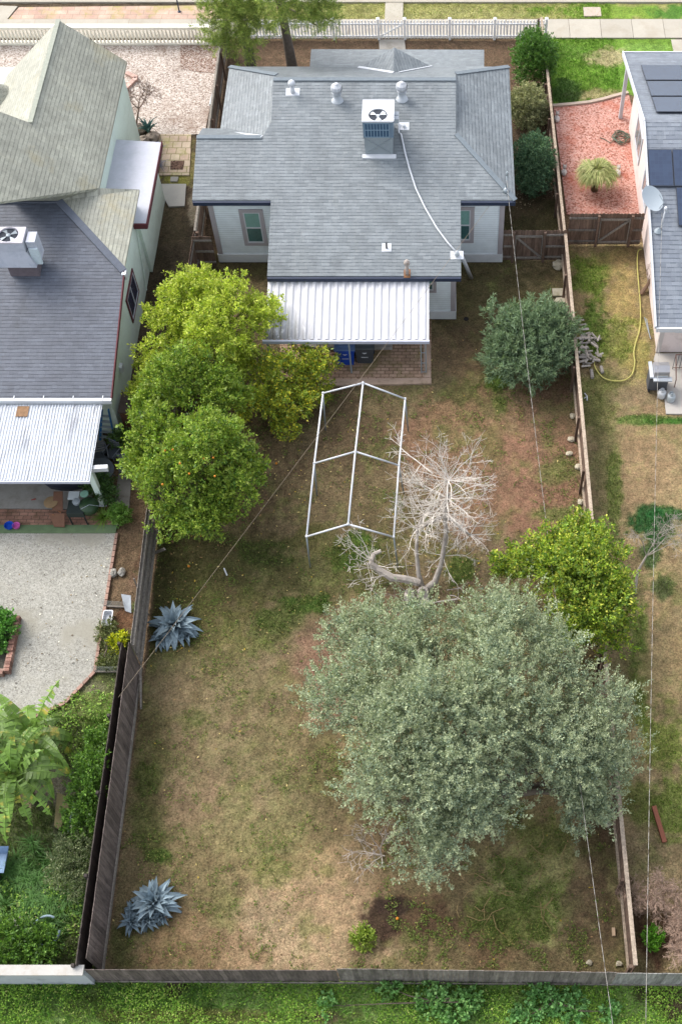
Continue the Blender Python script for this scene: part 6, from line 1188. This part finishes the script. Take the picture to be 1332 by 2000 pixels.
for i, (px, py, lab) in enumerate(((222, 1119, 'broken grey concrete chunk nearer the gravel patio'), (238, 1117, 'broken grey concrete chunk, right one of the pair'))): rock(lab, px, py, (.12, .16, .12), 50 + i, plain('grey rubble', S(178, 174, 164), .1), grp='concrete chunks in the side bed')
for i, (px, py, lab) in enumerate(((30, 1790 + 15, 'grey boulder in the tall grass at lower left'),)): rock(lab, px, py, (.4, .22, .16), 60, plain('grey rubble', S(178, 174, 164), .1), grp=None or 'boulder in grass')
for i, (px, py, lab) in enumerate(((540, 905, 'orange fallen on bare soil right of the orange tree'), (394, 1046, 'orange on the ground under the lower edge of the orange tree'), (369, 1106, 'orange on the ground between orange tree and upper agave'), (776, 1794, 'orange lying on the dark compost patch'))):
    p = G(px, py, .04); single(MB().lathe(p, [(.01, -.045), (.04, -.026), (.05, 0), (.04, .026), (.01, .045)], 10), 'fallen_orange', M_or, lab, 'orange', 'oranges on the ground', smooth=True)
for px, py, px2, py2, lab in ((438, 1110, 444, 1124, 'short white plastic pipe piece lying near the diagonal wire'),): m = MB().tube([G(px, py, .04), G(px2, py2, .04)], .025, 6); tag(m.build('pipe_piece', M_white), lab, 'pipe')
p = G(910, 623, -.0); single(MB().lathe((p[0], p[1], 0), [(.1, 0), (.1, .02), (.07, .025), (.07, -.01)], 12), 'drain_hole', plain('black drain', S(34, 30, 28), .1), 'small dark round drain in the soil by the house corner', 'drain')
p = G(1156, 23, .03); struct(MB().box(p[0] - .42, p[0] + .42, p[1] - .35, p[1] + .35, -.05, .05).build('utility_cover', plain('pinkish utility cover', S(206, 188, 172), .06)))
# raised brick bed
rb = thing('raised_bed', 'raised bed edged with red bricks at the left edge of the gravel patio', 'raised bed', G(10, 1270)); m = MB(); A_, B_ = Vector(G(38, 1208)), Vector(G(17, 1318)); n = 17; d = (B_ - A_)
for i in range(n):
    c0 = A_ + d * ((i + .08) / n); c1 = A_ + d * ((i + .92) / n); hh = random.choice((.24, .27, .30)); m.add([(c0.x - .09, c0.y, 0), (c0.x + .1, c0.y, 0), (c1.x + .1, c1.y, 0), (c1.x - .09, c1.y, 0), (c0.x - .09, c0.y, hh), (c0.x + .1, c0.y, hh), (c1.x + .1, c1.y, hh), (c1.x - .09, c1.y, hh)], [(0, 3, 2, 1), (4, 5, 6, 7), (0, 1, 5, 4), (1, 2, 6, 5), (2, 3, 7, 6), (3, 0, 4, 7)], random.uniform(.7, 1.35))
for i in range(10): x = B_.x - .1 - i * .24; m.box(x - .21, x, B_.y - .09, B_.y + .1, 0, random.choice((.22, .27)), random.uniform(.7, 1.35))
m.build('brick_edge', plain('red brick', S(158, 118, 104), .2, 5, .9, bump=.5, stain=S(196, 170, 154)), rb); MB().box(B_.x - 2.4, B_.x - .1, B_.y + .11, A_.y, 0, .12).build('soil', plain('dark bed soil', S(74, 72, 64), .3, 9, .95, bump=1), rb)
# white plastic tub, panel, small mesh fences in the side bed
p = G(213, 1212); t = thing('plastic_tub', 'white plastic tub standing in the narrow side bed', 'tub', p); m = MB()
def rrect(w, d, z, r=.06, cx=0, cy=0, n=4):
    o = []
    for sx, sy, a0 in ((1, 1, 0), (-1, 1, 90), (-1, -1, 180), (1, -1, 270)):
        for k in range(n + 1): a = radians(a0 + 90 * k / n); o.append((p[0] + cx + sx * (w - r) + r * cos(a), p[1] + cy + sy * (d - r) + r * sin(a), z))
    return o
r0, r1, r2, r3 = rrect(.13, .24, .02), rrect(.17, .29, .22), rrect(.14, .26, .22), rrect(.11, .22, .05); n = len(r0); m.add(r0 + r1 + r2 + r3, [(i + a * n, (i + 1) % n + a * n, (i + 1) % n + (a + 1) * n, i + (a + 1) * n) for a in range(3) for i in range(n)] + [tuple(3 * n + i for i in range(n)), tuple(range(n - 1, -1, -1))]); m.build('tub', M_white, t)
for i, (dx, dy) in enumerate(((.05, .12), (.04, -.02), (.05, -.12))): single(MB().blob((p[0] + dx, p[1] + dy, .1), (.04, .045, .035), 7, .2, 1, random.Random(i)), 'dark_stone', plain('dark pebble', S(84, 82, 84), .2), ('upper dark stone inside the white tub', 'middle dark stone inside the white tub', 'lowest dark stone inside the white tub')[i], 'stone', 'stones inside the white tub')
m = MB(); m.slab([G(237, 1160, .5), G(256, 1163, .5), G(257, 1197, .06), G(245, 1193, .06)], .02); tag(m.build('sheet_metal', M_whited), 'bent grey metal panel leaning beside the three-rail fence', 'panel')
M_wire = plain('galvanised wire', S(160, 166, 160), .05, 5, .5)
for lab, a, b in (('low wire mesh fence across the narrow bed above the white tub', (205, 1185), (248, 1187)), ('low wire mesh fence across the lower end of the narrow bed', (186, 1313), (236, 1313))):
    A_, B_ = Vector(G(*a)), Vector(G(*b)); t = thing('mesh_fence', lab, 'fence', tuple((A_ + B_) / 2)); m = MB(); n = 14; 
    for i in range(n + 1): q = A_.lerp(B_, i / n); m.tube([q, q + Vector((0, 0, .45))], .005, 3)
    for k in range(6): m.tube([A_ + Vector((0, 0, .07 * k + .06)), B_ + Vector((0, 0, .07 * k + .06))], .005, 3)
    m.build('mesh', M_wire, t); MB().beam(A_ + Vector((0, 0, .04)), B_ + Vector((0, 0, .04)), .05, .06).build('rail', W_rail, t)
m = MB(); c = G(90, 1818, .3); pts = [(c[0] + .42 * cos(a / 20 * 5.2 + 1.1), c[1] + .42 * sin(a / 20 * 5.2 + 1.1), .32 + .03 * sin(a)) for a in range(21)]; m.tube(pts, .035, 7); tag(m.build('hose_coil', plain('pale blue grey hose', S(150, 172, 184), .08)), 'pale blue-grey hose ring in the green grass at lower left', 'hose')
m = MB(); A_, B_ = Vector(G(144, 1565, .25)), Vector(G(134, 1625, .25)); o = Vector((.16, 0, 0))
m.tube([A_, B_], .02, 5); m.tube([A_ + o, B_ + o], .02, 5)
for i in range(8): q = A_.lerp(B_, (i + .5) / 8); m.tube([q, q + o], .014, 5)
tag(m.build('metal_grate', M_alu), 'small ladder-like metal grate beside the banana plants', 'grate')
m = MB(); m.slab([G(118, 1620, .3), G(142, 1560, .3), (G(142, 1560)[0] - .4, G(142, 1560)[1] + .1, .32), (G(118, 1620)[0] - .1, G(118, 1620)[1], .32)], .05); tag(m.build('wood_sheet', plain('mossy plywood', S(146, 134, 92), .2, 4)), 'mossy plywood sheet left of the small metal grate', 'board')
t = thing('blue_barrow', 'blue and black garden cart cut by the left edge under banana leaves', 'cart', G(0, 1700)); c = G(4, 1690); m = MB(); m.add([(c[0] - .5, c[1] - .3, .2), (c[0] + .2, c[1] - .3, .2), (c[0] + .2, c[1] + .3, .2), (c[0] - .5, c[1] + .3, .2), (c[0] - .6, c[1] - .4, .6), (c[0] + .32, c[1] - .4, .6), (c[0] + .32, c[1] + .4, .6), (c[0] - .6, c[1] + .4, .6)], [(0, 3, 2, 1), (0, 1, 5, 4), (1, 2, 6, 5), (2, 3, 7, 6), (3, 0, 4, 7)]); m.build('tray', plain('pale blue tray', S(150, 176, 206), .1), t); m = MB(); m.tube([(c[0] - .1, c[1] - .48, .22), (c[0] - .1, c[1] - .38, .22)], .22, 14); m.build('wheel', M_black, t)
# --- bowls
for px, r, lab, col in ((20, .17, 'blue round bowl on the green turf strip', (20, 84, 200)), (34, .14, 'pink round bowl beside the blue bowl on the turf strip', (222, 110, 190))):
    p = G(px, 1029, .05); single(MB().lathe(p, [(r * .75, 0), (r, .12), (r * .93, .12), (r * .68, .02)], 18), 'bowl', plain('bowl ' + lab[:4], S(*col), .05, 4, .4), lab, 'bowl', 'bowls on the turf strip', smooth=False)
# --- things under and beside the left patio cover
def ladder():
    t = thing('step_ladder', 'blue fibreglass step ladder leaning against the pale green wall', 'ladder', G(222, 872)); m = MB(); Mb = plain('blue fibreglass', S(58, 120, 176), .06, 4, .4); a0, a1 = Vector(G(196, 860)), Vector(G(226, 864)); top = Vector(G(206, 800, 1.9))
    for a, o in ((a0, -.12), (a1, .12)): MB().beam(a, top + Vector((o, 0, 0)), .05, .09).build('rail', Mb, t)
    for i in range(5): q = (i + .8) / 6; MB().beam(a0.lerp(top + Vector((-.12, 0, 0)), q), a1.lerp(top + Vector((.12, 0, 0)), q), .1, .03).build('step', M_alu, t)
ladder()
def chair(name, label, px, py, rot, w, mat, seat, grp=None):
    b = G(px, py); t = thing(name, label, 'chair', b, grp); t.rotation_euler = (0, 0, rot)
    def P(x, y, z): return (b[0] + x, b[1] + y, b[2] + z)
    h = w / 2
    for x, y in ((-h, -h), (h, -h), (-h, h), (h, h)): MB().tube([P(x, y, 0), P(x, y, .42 if y < 0 else .95)], .018, 6).build('leg', mat, t)
    MB().box(b[0] - h, b[0] + h, b[1] - h, b[1] + h, .40, .44).build('seat', seat, t); m = MB()
    for i in range(4): m.beam(P(-h, h, .55 + i * .12), P(h, h, .55 + i * .12), .02, .05)
    m.build('backrest', mat, t)
    for s_i in (-1, 1): MB().tube([P(s_i * h, -h, .42), P(s_i * h, -h, .62), P(s_i * h, h, .64)], .016, 6).build('armrest', mat, t)
M_gm = plain('grey metal', S(128, 134, 142), .1, 4, .4, metal=.3); M_gf = plain('dark grey sling', S(86, 92, 100), .12, 6)
chair('patio_chair', 'grey metal patio chair between the side path and the round table', 252, 925, .1, .46, M_gm, M_gf, 'grey patio chairs')
chair('patio_chair', 'grey metal patio chair at the edge of the corrugated cover', 205, 905, .3, .5, M_gm, M_gf, 'grey patio chairs'); chair('patio_chair', 'grey metal patio chair right behind the round table', 226, 898, -.5, .46, M_gm, M_gf, 'grey patio chairs')
b = G(202, 940); t = thing('round_table', 'round dark patio table half hidden below the corrugated cover', 'table', b); MB().lathe((b[0], b[1], .68), [(.55, 0), (.56, .02), (.54, .035)], 28).build('table_top', M_gf, t)
for i in range(4): a = i * pi / 2 + .5; MB().tube([(b[0] + .15 * cos(a), b[1] + .15 * sin(a), .68), (b[0] + .5 * cos(a), b[1] + .5 * sin(a), 0)], .02, 6).build('leg', M_gm, t)
b = G(202, 925, .72); single(MB().lathe(b, [(.06, 0), (.09, .1), (.08, .1)], 12), 'pot', plain('blue grey pot', S(128, 140, 164), .1), 'small blue-grey pot on the round patio table', 'pot')
t = thing('kettle_grill', 'dark covered grill with tools beside the patio post', 'grill', G(165, 1012)); b = G(160, 1015); Mdg = plain('dark green black vinyl', S(48, 58, 56), .2, 5, .5)
MB().box(b[0] - .3, b[0] + .3, b[1] - .25, b[1] + .3, .55, .8).build('firebox', Mdg, t); MB().lathe((b[0] + .42, b[1] + .12, .5), [(.02, 0), (.3, .05), (.36, .2), (.3, .34), (.12, .42)], 20).build('kettle', plain('dark green enamel', S(50, 76, 48), .2, 5, .4), t, True)
for x, y in ((-.27, -.22), (.27, -.22), (-.27, .27), (.27, .27)): MB().box(b[0] + x - .02, b[0] + x + .02, b[1] + y - .02, b[1] + y + .02, 0, .55).build('leg', M_black, t)
MB().box(b[0] - .34, b[0] + .04, b[1] + .34, b[1] + .66, .78, .84).build('side_shelf', plain('white tray', S(214, 222, 224), .05), t); MB().lathe((b[0] + .22, b[1] + .55, .8), [(.14, 0), (.15, .05), (.1, .06)], 18).build('plate', plain('mint green plate', S(150, 196, 172), .06), t)
MB().lathe((b[0] + .0, b[1] + .2, .8), [(.13, 0), (.14, .1), (.05, .12)], 16).build('pan', M_alu, t); MB().tube([(b[0] + .2, b[1] - .1, .85), (b[0] + .5, b[1] + .02, .95), (b[0] + .95, b[1] + .1, .7)], .01, 4).build('hose', M_alu, t)
t = thing('grill_cover', 'black covered barbecue mostly under the corrugated cover', 'grill', G(140, 955)); b = G(140, 952); m = MB(); m.blob((b[0], b[1] + .1, .5), (1.0, .45, .55), 14, .08, 1, random.Random(2)); m.build('cover', plain('black vinyl cover', S(44, 48, 64), .15, 3, .45), t, True)
t = thing('wooden_chair', 'brown folding wooden chair with a round board beside the grill', 'chair', G(118, 1000)); b = G(118, 1004); Mw = plain('brown wood', S(128, 92, 72), .2, 6); MB().slab([(b[0] - .22, b[1] - .3, .5), (b[0] + .34, b[1] - .3, .5), (b[0] + .3, b[1] - .62, .12), (b[0] - .08, b[1] - .6, .12)], .03).build('seat', Mw, t); MB().slab([(b[0] - .1, b[1] - .2, .55), (b[0] + .28, b[1] - .2, .55), (b[0] + .2, b[1] + .5, .72), (b[0] - .12, b[1] + .5, .72)], .03).build('backrest', Mw, t)
MB().lathe((b[0] - .18, b[1] + .1, .6), [(.24, 0), (.25, .03), (.2, .035)], 20).build('round_board', plain('tan round board', S(168, 140, 104), .15), t); m = MB(); m.beam((b[0] - .2, b[1] + .1, .3), (b[0] + .2, b[1] - .25, .5), .04, .03); m.beam((b[0] - .25, b[1], .0), (b[0] - .05, b[1] - .35, .5), .04, .03); m.build('legs', plain('orange wood', S(186, 128, 88), .1), t)
p = G(60, 978); tag(MB().beam(p, (p[0] + .2, p[1] + .05, .05), .04, .04).build('red_toy', plain('faded red', S(168, 84, 76), .1)), 'small red object lying on the left patio floor', 'toy')
t = thing('wooden_cabinet', 'tall weathered brown cabinet against the pale green wall', 'cabinet', G(262, 835)); c = G(262, 838); MB().box(c[0] - .28, c[0] + .32, c[1] - .1, c[1] + .8, 0, 1.15).build('body', plain('weathered brown wood', S(112, 76, 60), .3, 6, .9, stain=S(60, 46, 42)), t); m = MB(); m.box(c[0] - .32, c[0] + .36, c[1] - .14, c[1] + .84, 1.152, 1.19); m.build('top', plain('dark wood rim', S(92, 78, 72), .2, 6), t)
MB().beam((c[0] + .36, c[1] + .3, 1.1), (c[0] + .42, c[1] - .15, .0), .05, .12).build('plank', M_white, t)
t = thing('white_panel', 'white sheet standing behind the weathered brown cabinet', 'panel', G(282, 835)); c = G(284, 836); MB().slab([(c[0] - .25, c[1] + .5, 1.3), (c[0] + .5, c[1] + .5, 1.3), (c[0] + .5, c[1] + .05, .05), (c[0] - .15, c[1] + .05, .05)], .03).build('sheet', plain('pale blue white sheet', S(206, 216, 222), .04), t)
# --- right yard
t = thing('propane_grill', 'stainless propane grill on the bare ground by the pink house', 'grill', G(1284, 760)); b = G(1284, 765); Mss = plain('stainless steel', S(196, 196, 200), .06, 4, .3, metal=.6); yr = b[1]
MB().box(b[0] - .42, b[0] + .3, yr + .0, yr + .5, .08, .78).build('cabinet', plain('dark grey cabinet', S(98, 100, 104), .1), t); MB().prism([(yr - .02, .86), (yr + .05, 1.1), (yr + .3, 1.2), (yr + .55, 1.1), (yr + .6, .86)], 'X', b[0] - .28, b[0] + .3).build('lid', Mss, t)
MB().box(b[0] - .42, b[0] - .29, yr - .02, yr + .75, .82, .9).build('side_shelf', M_whited, t); MB().box(b[0] - .3, b[0] + .4, yr - .16, yr + .03, .79, .86).build('front_shelf', M_whited, t); MB().tube([(b[0] - .2, yr - .06, 1.0), (b[0] + .22, yr - .06, 1.0)], .02, 6).build('handle', M_alu, t)
for x in (-.36, .24): MB().tube([(b[0] + x - .03, yr + .02, .08), (b[0] + x + .03, yr + .02, .08)], .08, 10).build('wheel', M_black, t)
for px, py, lab, c in ((1290, 776, 'white propane tank directly below the grill', (228, 230, 232)), (1308, 783, 'greyer propane tank at the edge of the concrete pad', (196, 204, 208))):
    p = G(px, py); t = thing('propane_tank', lab, 'gas tank', p, 'propane tanks'); Mt = plain('tank enamel ' + lab[:5], S(*c), .04, 3, .4); MB().lathe(p, [(.12, 0), (.12, .03), (.155, .06), (.16, .12), (.16, .3), (.14, .36), (.06, .4)], 20).build('body', Mt, t, True)
    m = MB(); n = 16; m.add([(p[0] + r * cos(2 * pi * i / n), p[1] + r * sin(2 * pi * i / n), z) for r, z in ((.1, .37), (.1, .46)) for i in range(n)], [(i, (i + 1) % n, (i + 1) % n + n, i + n) for i in range(n) if i % 8 not in (0, 1)]); m.build('collar', Mt, t); MB().lathe((p[0], p[1], .4), [(.03, 0), (.03, .05), (.015, .06)], 8).build('valve', M_alu, t)
def curve(ctrl, n=8):
    P = [Vector(c) for c in ctrl]; P = [P[0]] + P + [P[-1]]; o = []
    for i in range(1, len(P) - 2):
        for k in range(n):
            t = k / n; o.append(.5 * ((2 * P[i]) + (-P[i - 1] + P[i + 1]) * t + (2 * P[i - 1] - 5 * P[i] + 4 * P[i + 1] - P[i + 2]) * t * t + (-P[i - 1] + 3 * P[i] - 3 * P[i + 1] + P[i + 2]) * t ** 3))
    return o + [P[-2]]
tag(MB().tube(curve([G(*q, .05) for q in ((1252, 487), (1245, 492), (1244, 520), (1247, 560), (1250, 600), (1249, 640), (1240, 672), (1237, 690), (1239, 708), (1234, 730), (1220, 742), (1200, 744), (1178, 738), (1164, 722), (1160, 708), (1166, 698), (1178, 695))]), .026, 7).build('garden_hose', plain('yellow hose', S(204, 196, 112), .08, 5, .6), None, True), 'long yellow garden hose curving over the right neighbour lawn', 'hose')
m = MB(); c = G(1212, 270, .05); pts = []
for i in range(150): a = i * .32; r = .30 + .13 * sin(i * .21) + .04 * sin(i * 1.3); pts.append((c[0] + r * cos(a) * 1.0 + .05 * sin(i * .11), c[1] + r * sin(a) + .05 * cos(i * .17), .06 + .08 * abs(sin(i * .13))))
pts += [(c[0] - .5, c[1] - .3, .05), (c[0] - .75, c[1] - .05, .05), (c[0] - .95, c[1] + .05, .05)]; tag(m.tube(pts, .016, 5).build('hose_coil', plain('grey green hose', S(104, 116, 96), .1, 5, .5)), 'coiled grey-green hose on the red mulch by the pink house', 'hose')
for i, (px, py, lab) in enumerate(((1087, 232, 'white animal-like garden ornament beside the side fence, upper one'), (1101, 337, 'white garden ornament near the side fence, left of the palm'), (1206, 338, 'white garden ornament right of the palm in red mulch'))):
    c = G(px, py, .1); m = MB(); m.blob(c, (.13, .2, .12), 9, .12, 1, random.Random(i)); m.blob((c[0] + .03, c[1] + .2, .24), (.09, .1, .09), 8, .1, 1, random.Random(i + 9)); m.tube([(c[0] - .02, c[1] + .22, .3), (c[0] - .04, c[1] + .24, .38)], [.03, .01], 5); m.tube([(c[0] + .07, c[1] + .22, .3), (c[0] + .1, c[1] + .24, .38)], [.03, .01], 5); single(m, 'garden_ornament', plain('white ornament', S(226, 218, 212), .08), lab, 'ornament', 'white garden ornaments')
# firewood pile: every log of the top layer is a thing
rg = random.Random(77); Ml = plain('silver firewood', S(184, 176, 166), .22, 9, .9, bump=.6, stain=S(112, 98, 84)); k = 0
spots = [(1117, 625 + i * 9, .1, 0) for i in range(7)] + [(rg.uniform(1122, 1172), rg.uniform(655, 705), None, 0) for i in range(46)] + [(rg.uniform(1120, 1145), rg.uniform(690, 715), .05, 0) for i in range(10)]
lp = MB()
ft = None
for px, py, az, _ in spots:
    if (px - 1145) ** 2 / 30 ** 2 + (py - 685) ** 2 / 34 ** 2 > 1.25 and az is None: continue
    hgt = .06 + .16 * rg.random() * (1 if py > 650 else 1.5); c = Vector(G(px, py, hgt)); az = rg.uniform(0, pi) if az is None else az + rg.uniform(-.2, .2); L = rg.uniform(.28, .42); d = Vector((cos(az), sin(az), rg.uniform(-.12, .12))) * L / 2; r = rg.uniform(.035, .06)
    if c.x < 5.32: c.x = 5.32 + rg.random() * .1 + L / 2
    o = single(MB().tube([c - d, c + d], [r, r * .9], rg.choice((3, 4, 6)), rg.uniform(.7, 1.3)), 'firewood_log', Ml, 'split grey log in the firewood pile heaped against the side fence', 'log', 'logs of the firewood pile')
for px, py, px2, py2, lab in ((1154, 722, 1156, 738, 'loose log below the pile, left of the yellow hose loop'), (1173, 716, 1176, 728, 'loose log inside the yellow hose loop')): single(MB().tube([G(px, py, .06), G(px2, py2, .06)], .07, 7), 'firewood_log', Ml, lab, 'log', 'loose logs near the pile')
m = MB(); m.beam(G(1276, 1575, .06), G(1297, 1645, .06), .14, .1); tag(m.build('red_plank', plain('reddish brown plank', S(150, 92, 70), .15, 5)), 'long reddish plank lying in the grass at the far right', 'plank')
m = MB(); m.tube([G(1258, 620, .05), G(1270, 662, .05)], .02, 5); m.tube([G(1262, 622, .05), G(1268, 655, .05)], .015, 5); tag(m.build('pipe_piece', M_alu), 'thin grey pipes lying beside the pink house wall', 'pipe')
m = MB(); m.tube([G(1141, 768, .04), G(1146, 774, .04), G(1146, 782, .04)], .025, 5); m.tube([G(1146, 774, .04), G(1140, 778, .04)], .02, 5); tag(m.build('pipe_piece', M_white), 'small white plastic piece on the grass beside the side fence', 'pipe')
t = thing('handrail', 'dark metal handrail on the concrete pad at the right edge', 'railing', G(1325, 720)); a = Vector(G(1312, 722)); m = MB()
for i in range(8): q = a + Vector((i * .13, 0, 0)); m.tube([q, q + Vector((0, 0, .9))], .012, 5)
m.build('baluster', M_gf, t); m = MB(); m.tube([a + Vector((0, 0, .9)), a + Vector((1.2, 0, .9))], .02, 6); m.tube([a + Vector((0, 0, .12)), a + Vector((1.2, 0, .12))], .015, 6); m.tube([a + Vector((-.02, -.9, .5)), a + Vector((0, 0, .9))], .02, 6); m.tube([a + Vector((-.02, -.9, 0)), a + Vector((-.02, -.9, .5))], .018, 6); m.build('rail', plain('rusty brown rail', S(130, 96, 84), .1), t)
t = thing('pole', 'thin pole standing in the brick parkway at upper left', 'pole', G(351, 24)); MB().lathe(G(351, 24), [(.09, 0), (.09, .05), (.035, .08), (.03, 1.9)], 8).build('pole', M_dark, t)
m = MB()
for a, b in (((248, 143), (268, 153)), ((268, 153), (243, 176))):
    A_, B_ = Vector(G(*a, .08)), Vector(G(*b, .08)); n = 4
    for i in range(n): m.beam(A_.lerp(B_, (i + .04) / n), A_.lerp(B_, (i + .96) / n), .2, .14, random.uniform(.85, 1.15))
tag(m.build('brick_edging', plain('pink edging brick', S(216, 180, 166), .1)), 'pink brick corner edging beside the old grey-green roof', 'edging')
m = MB(); m.beam(G(412, 205, .05), G(422, 165, .05), .14, .08); tag(m.build('plank', M_whited), 'white plank lying along the dark fence in the gravel yard', 'plank')
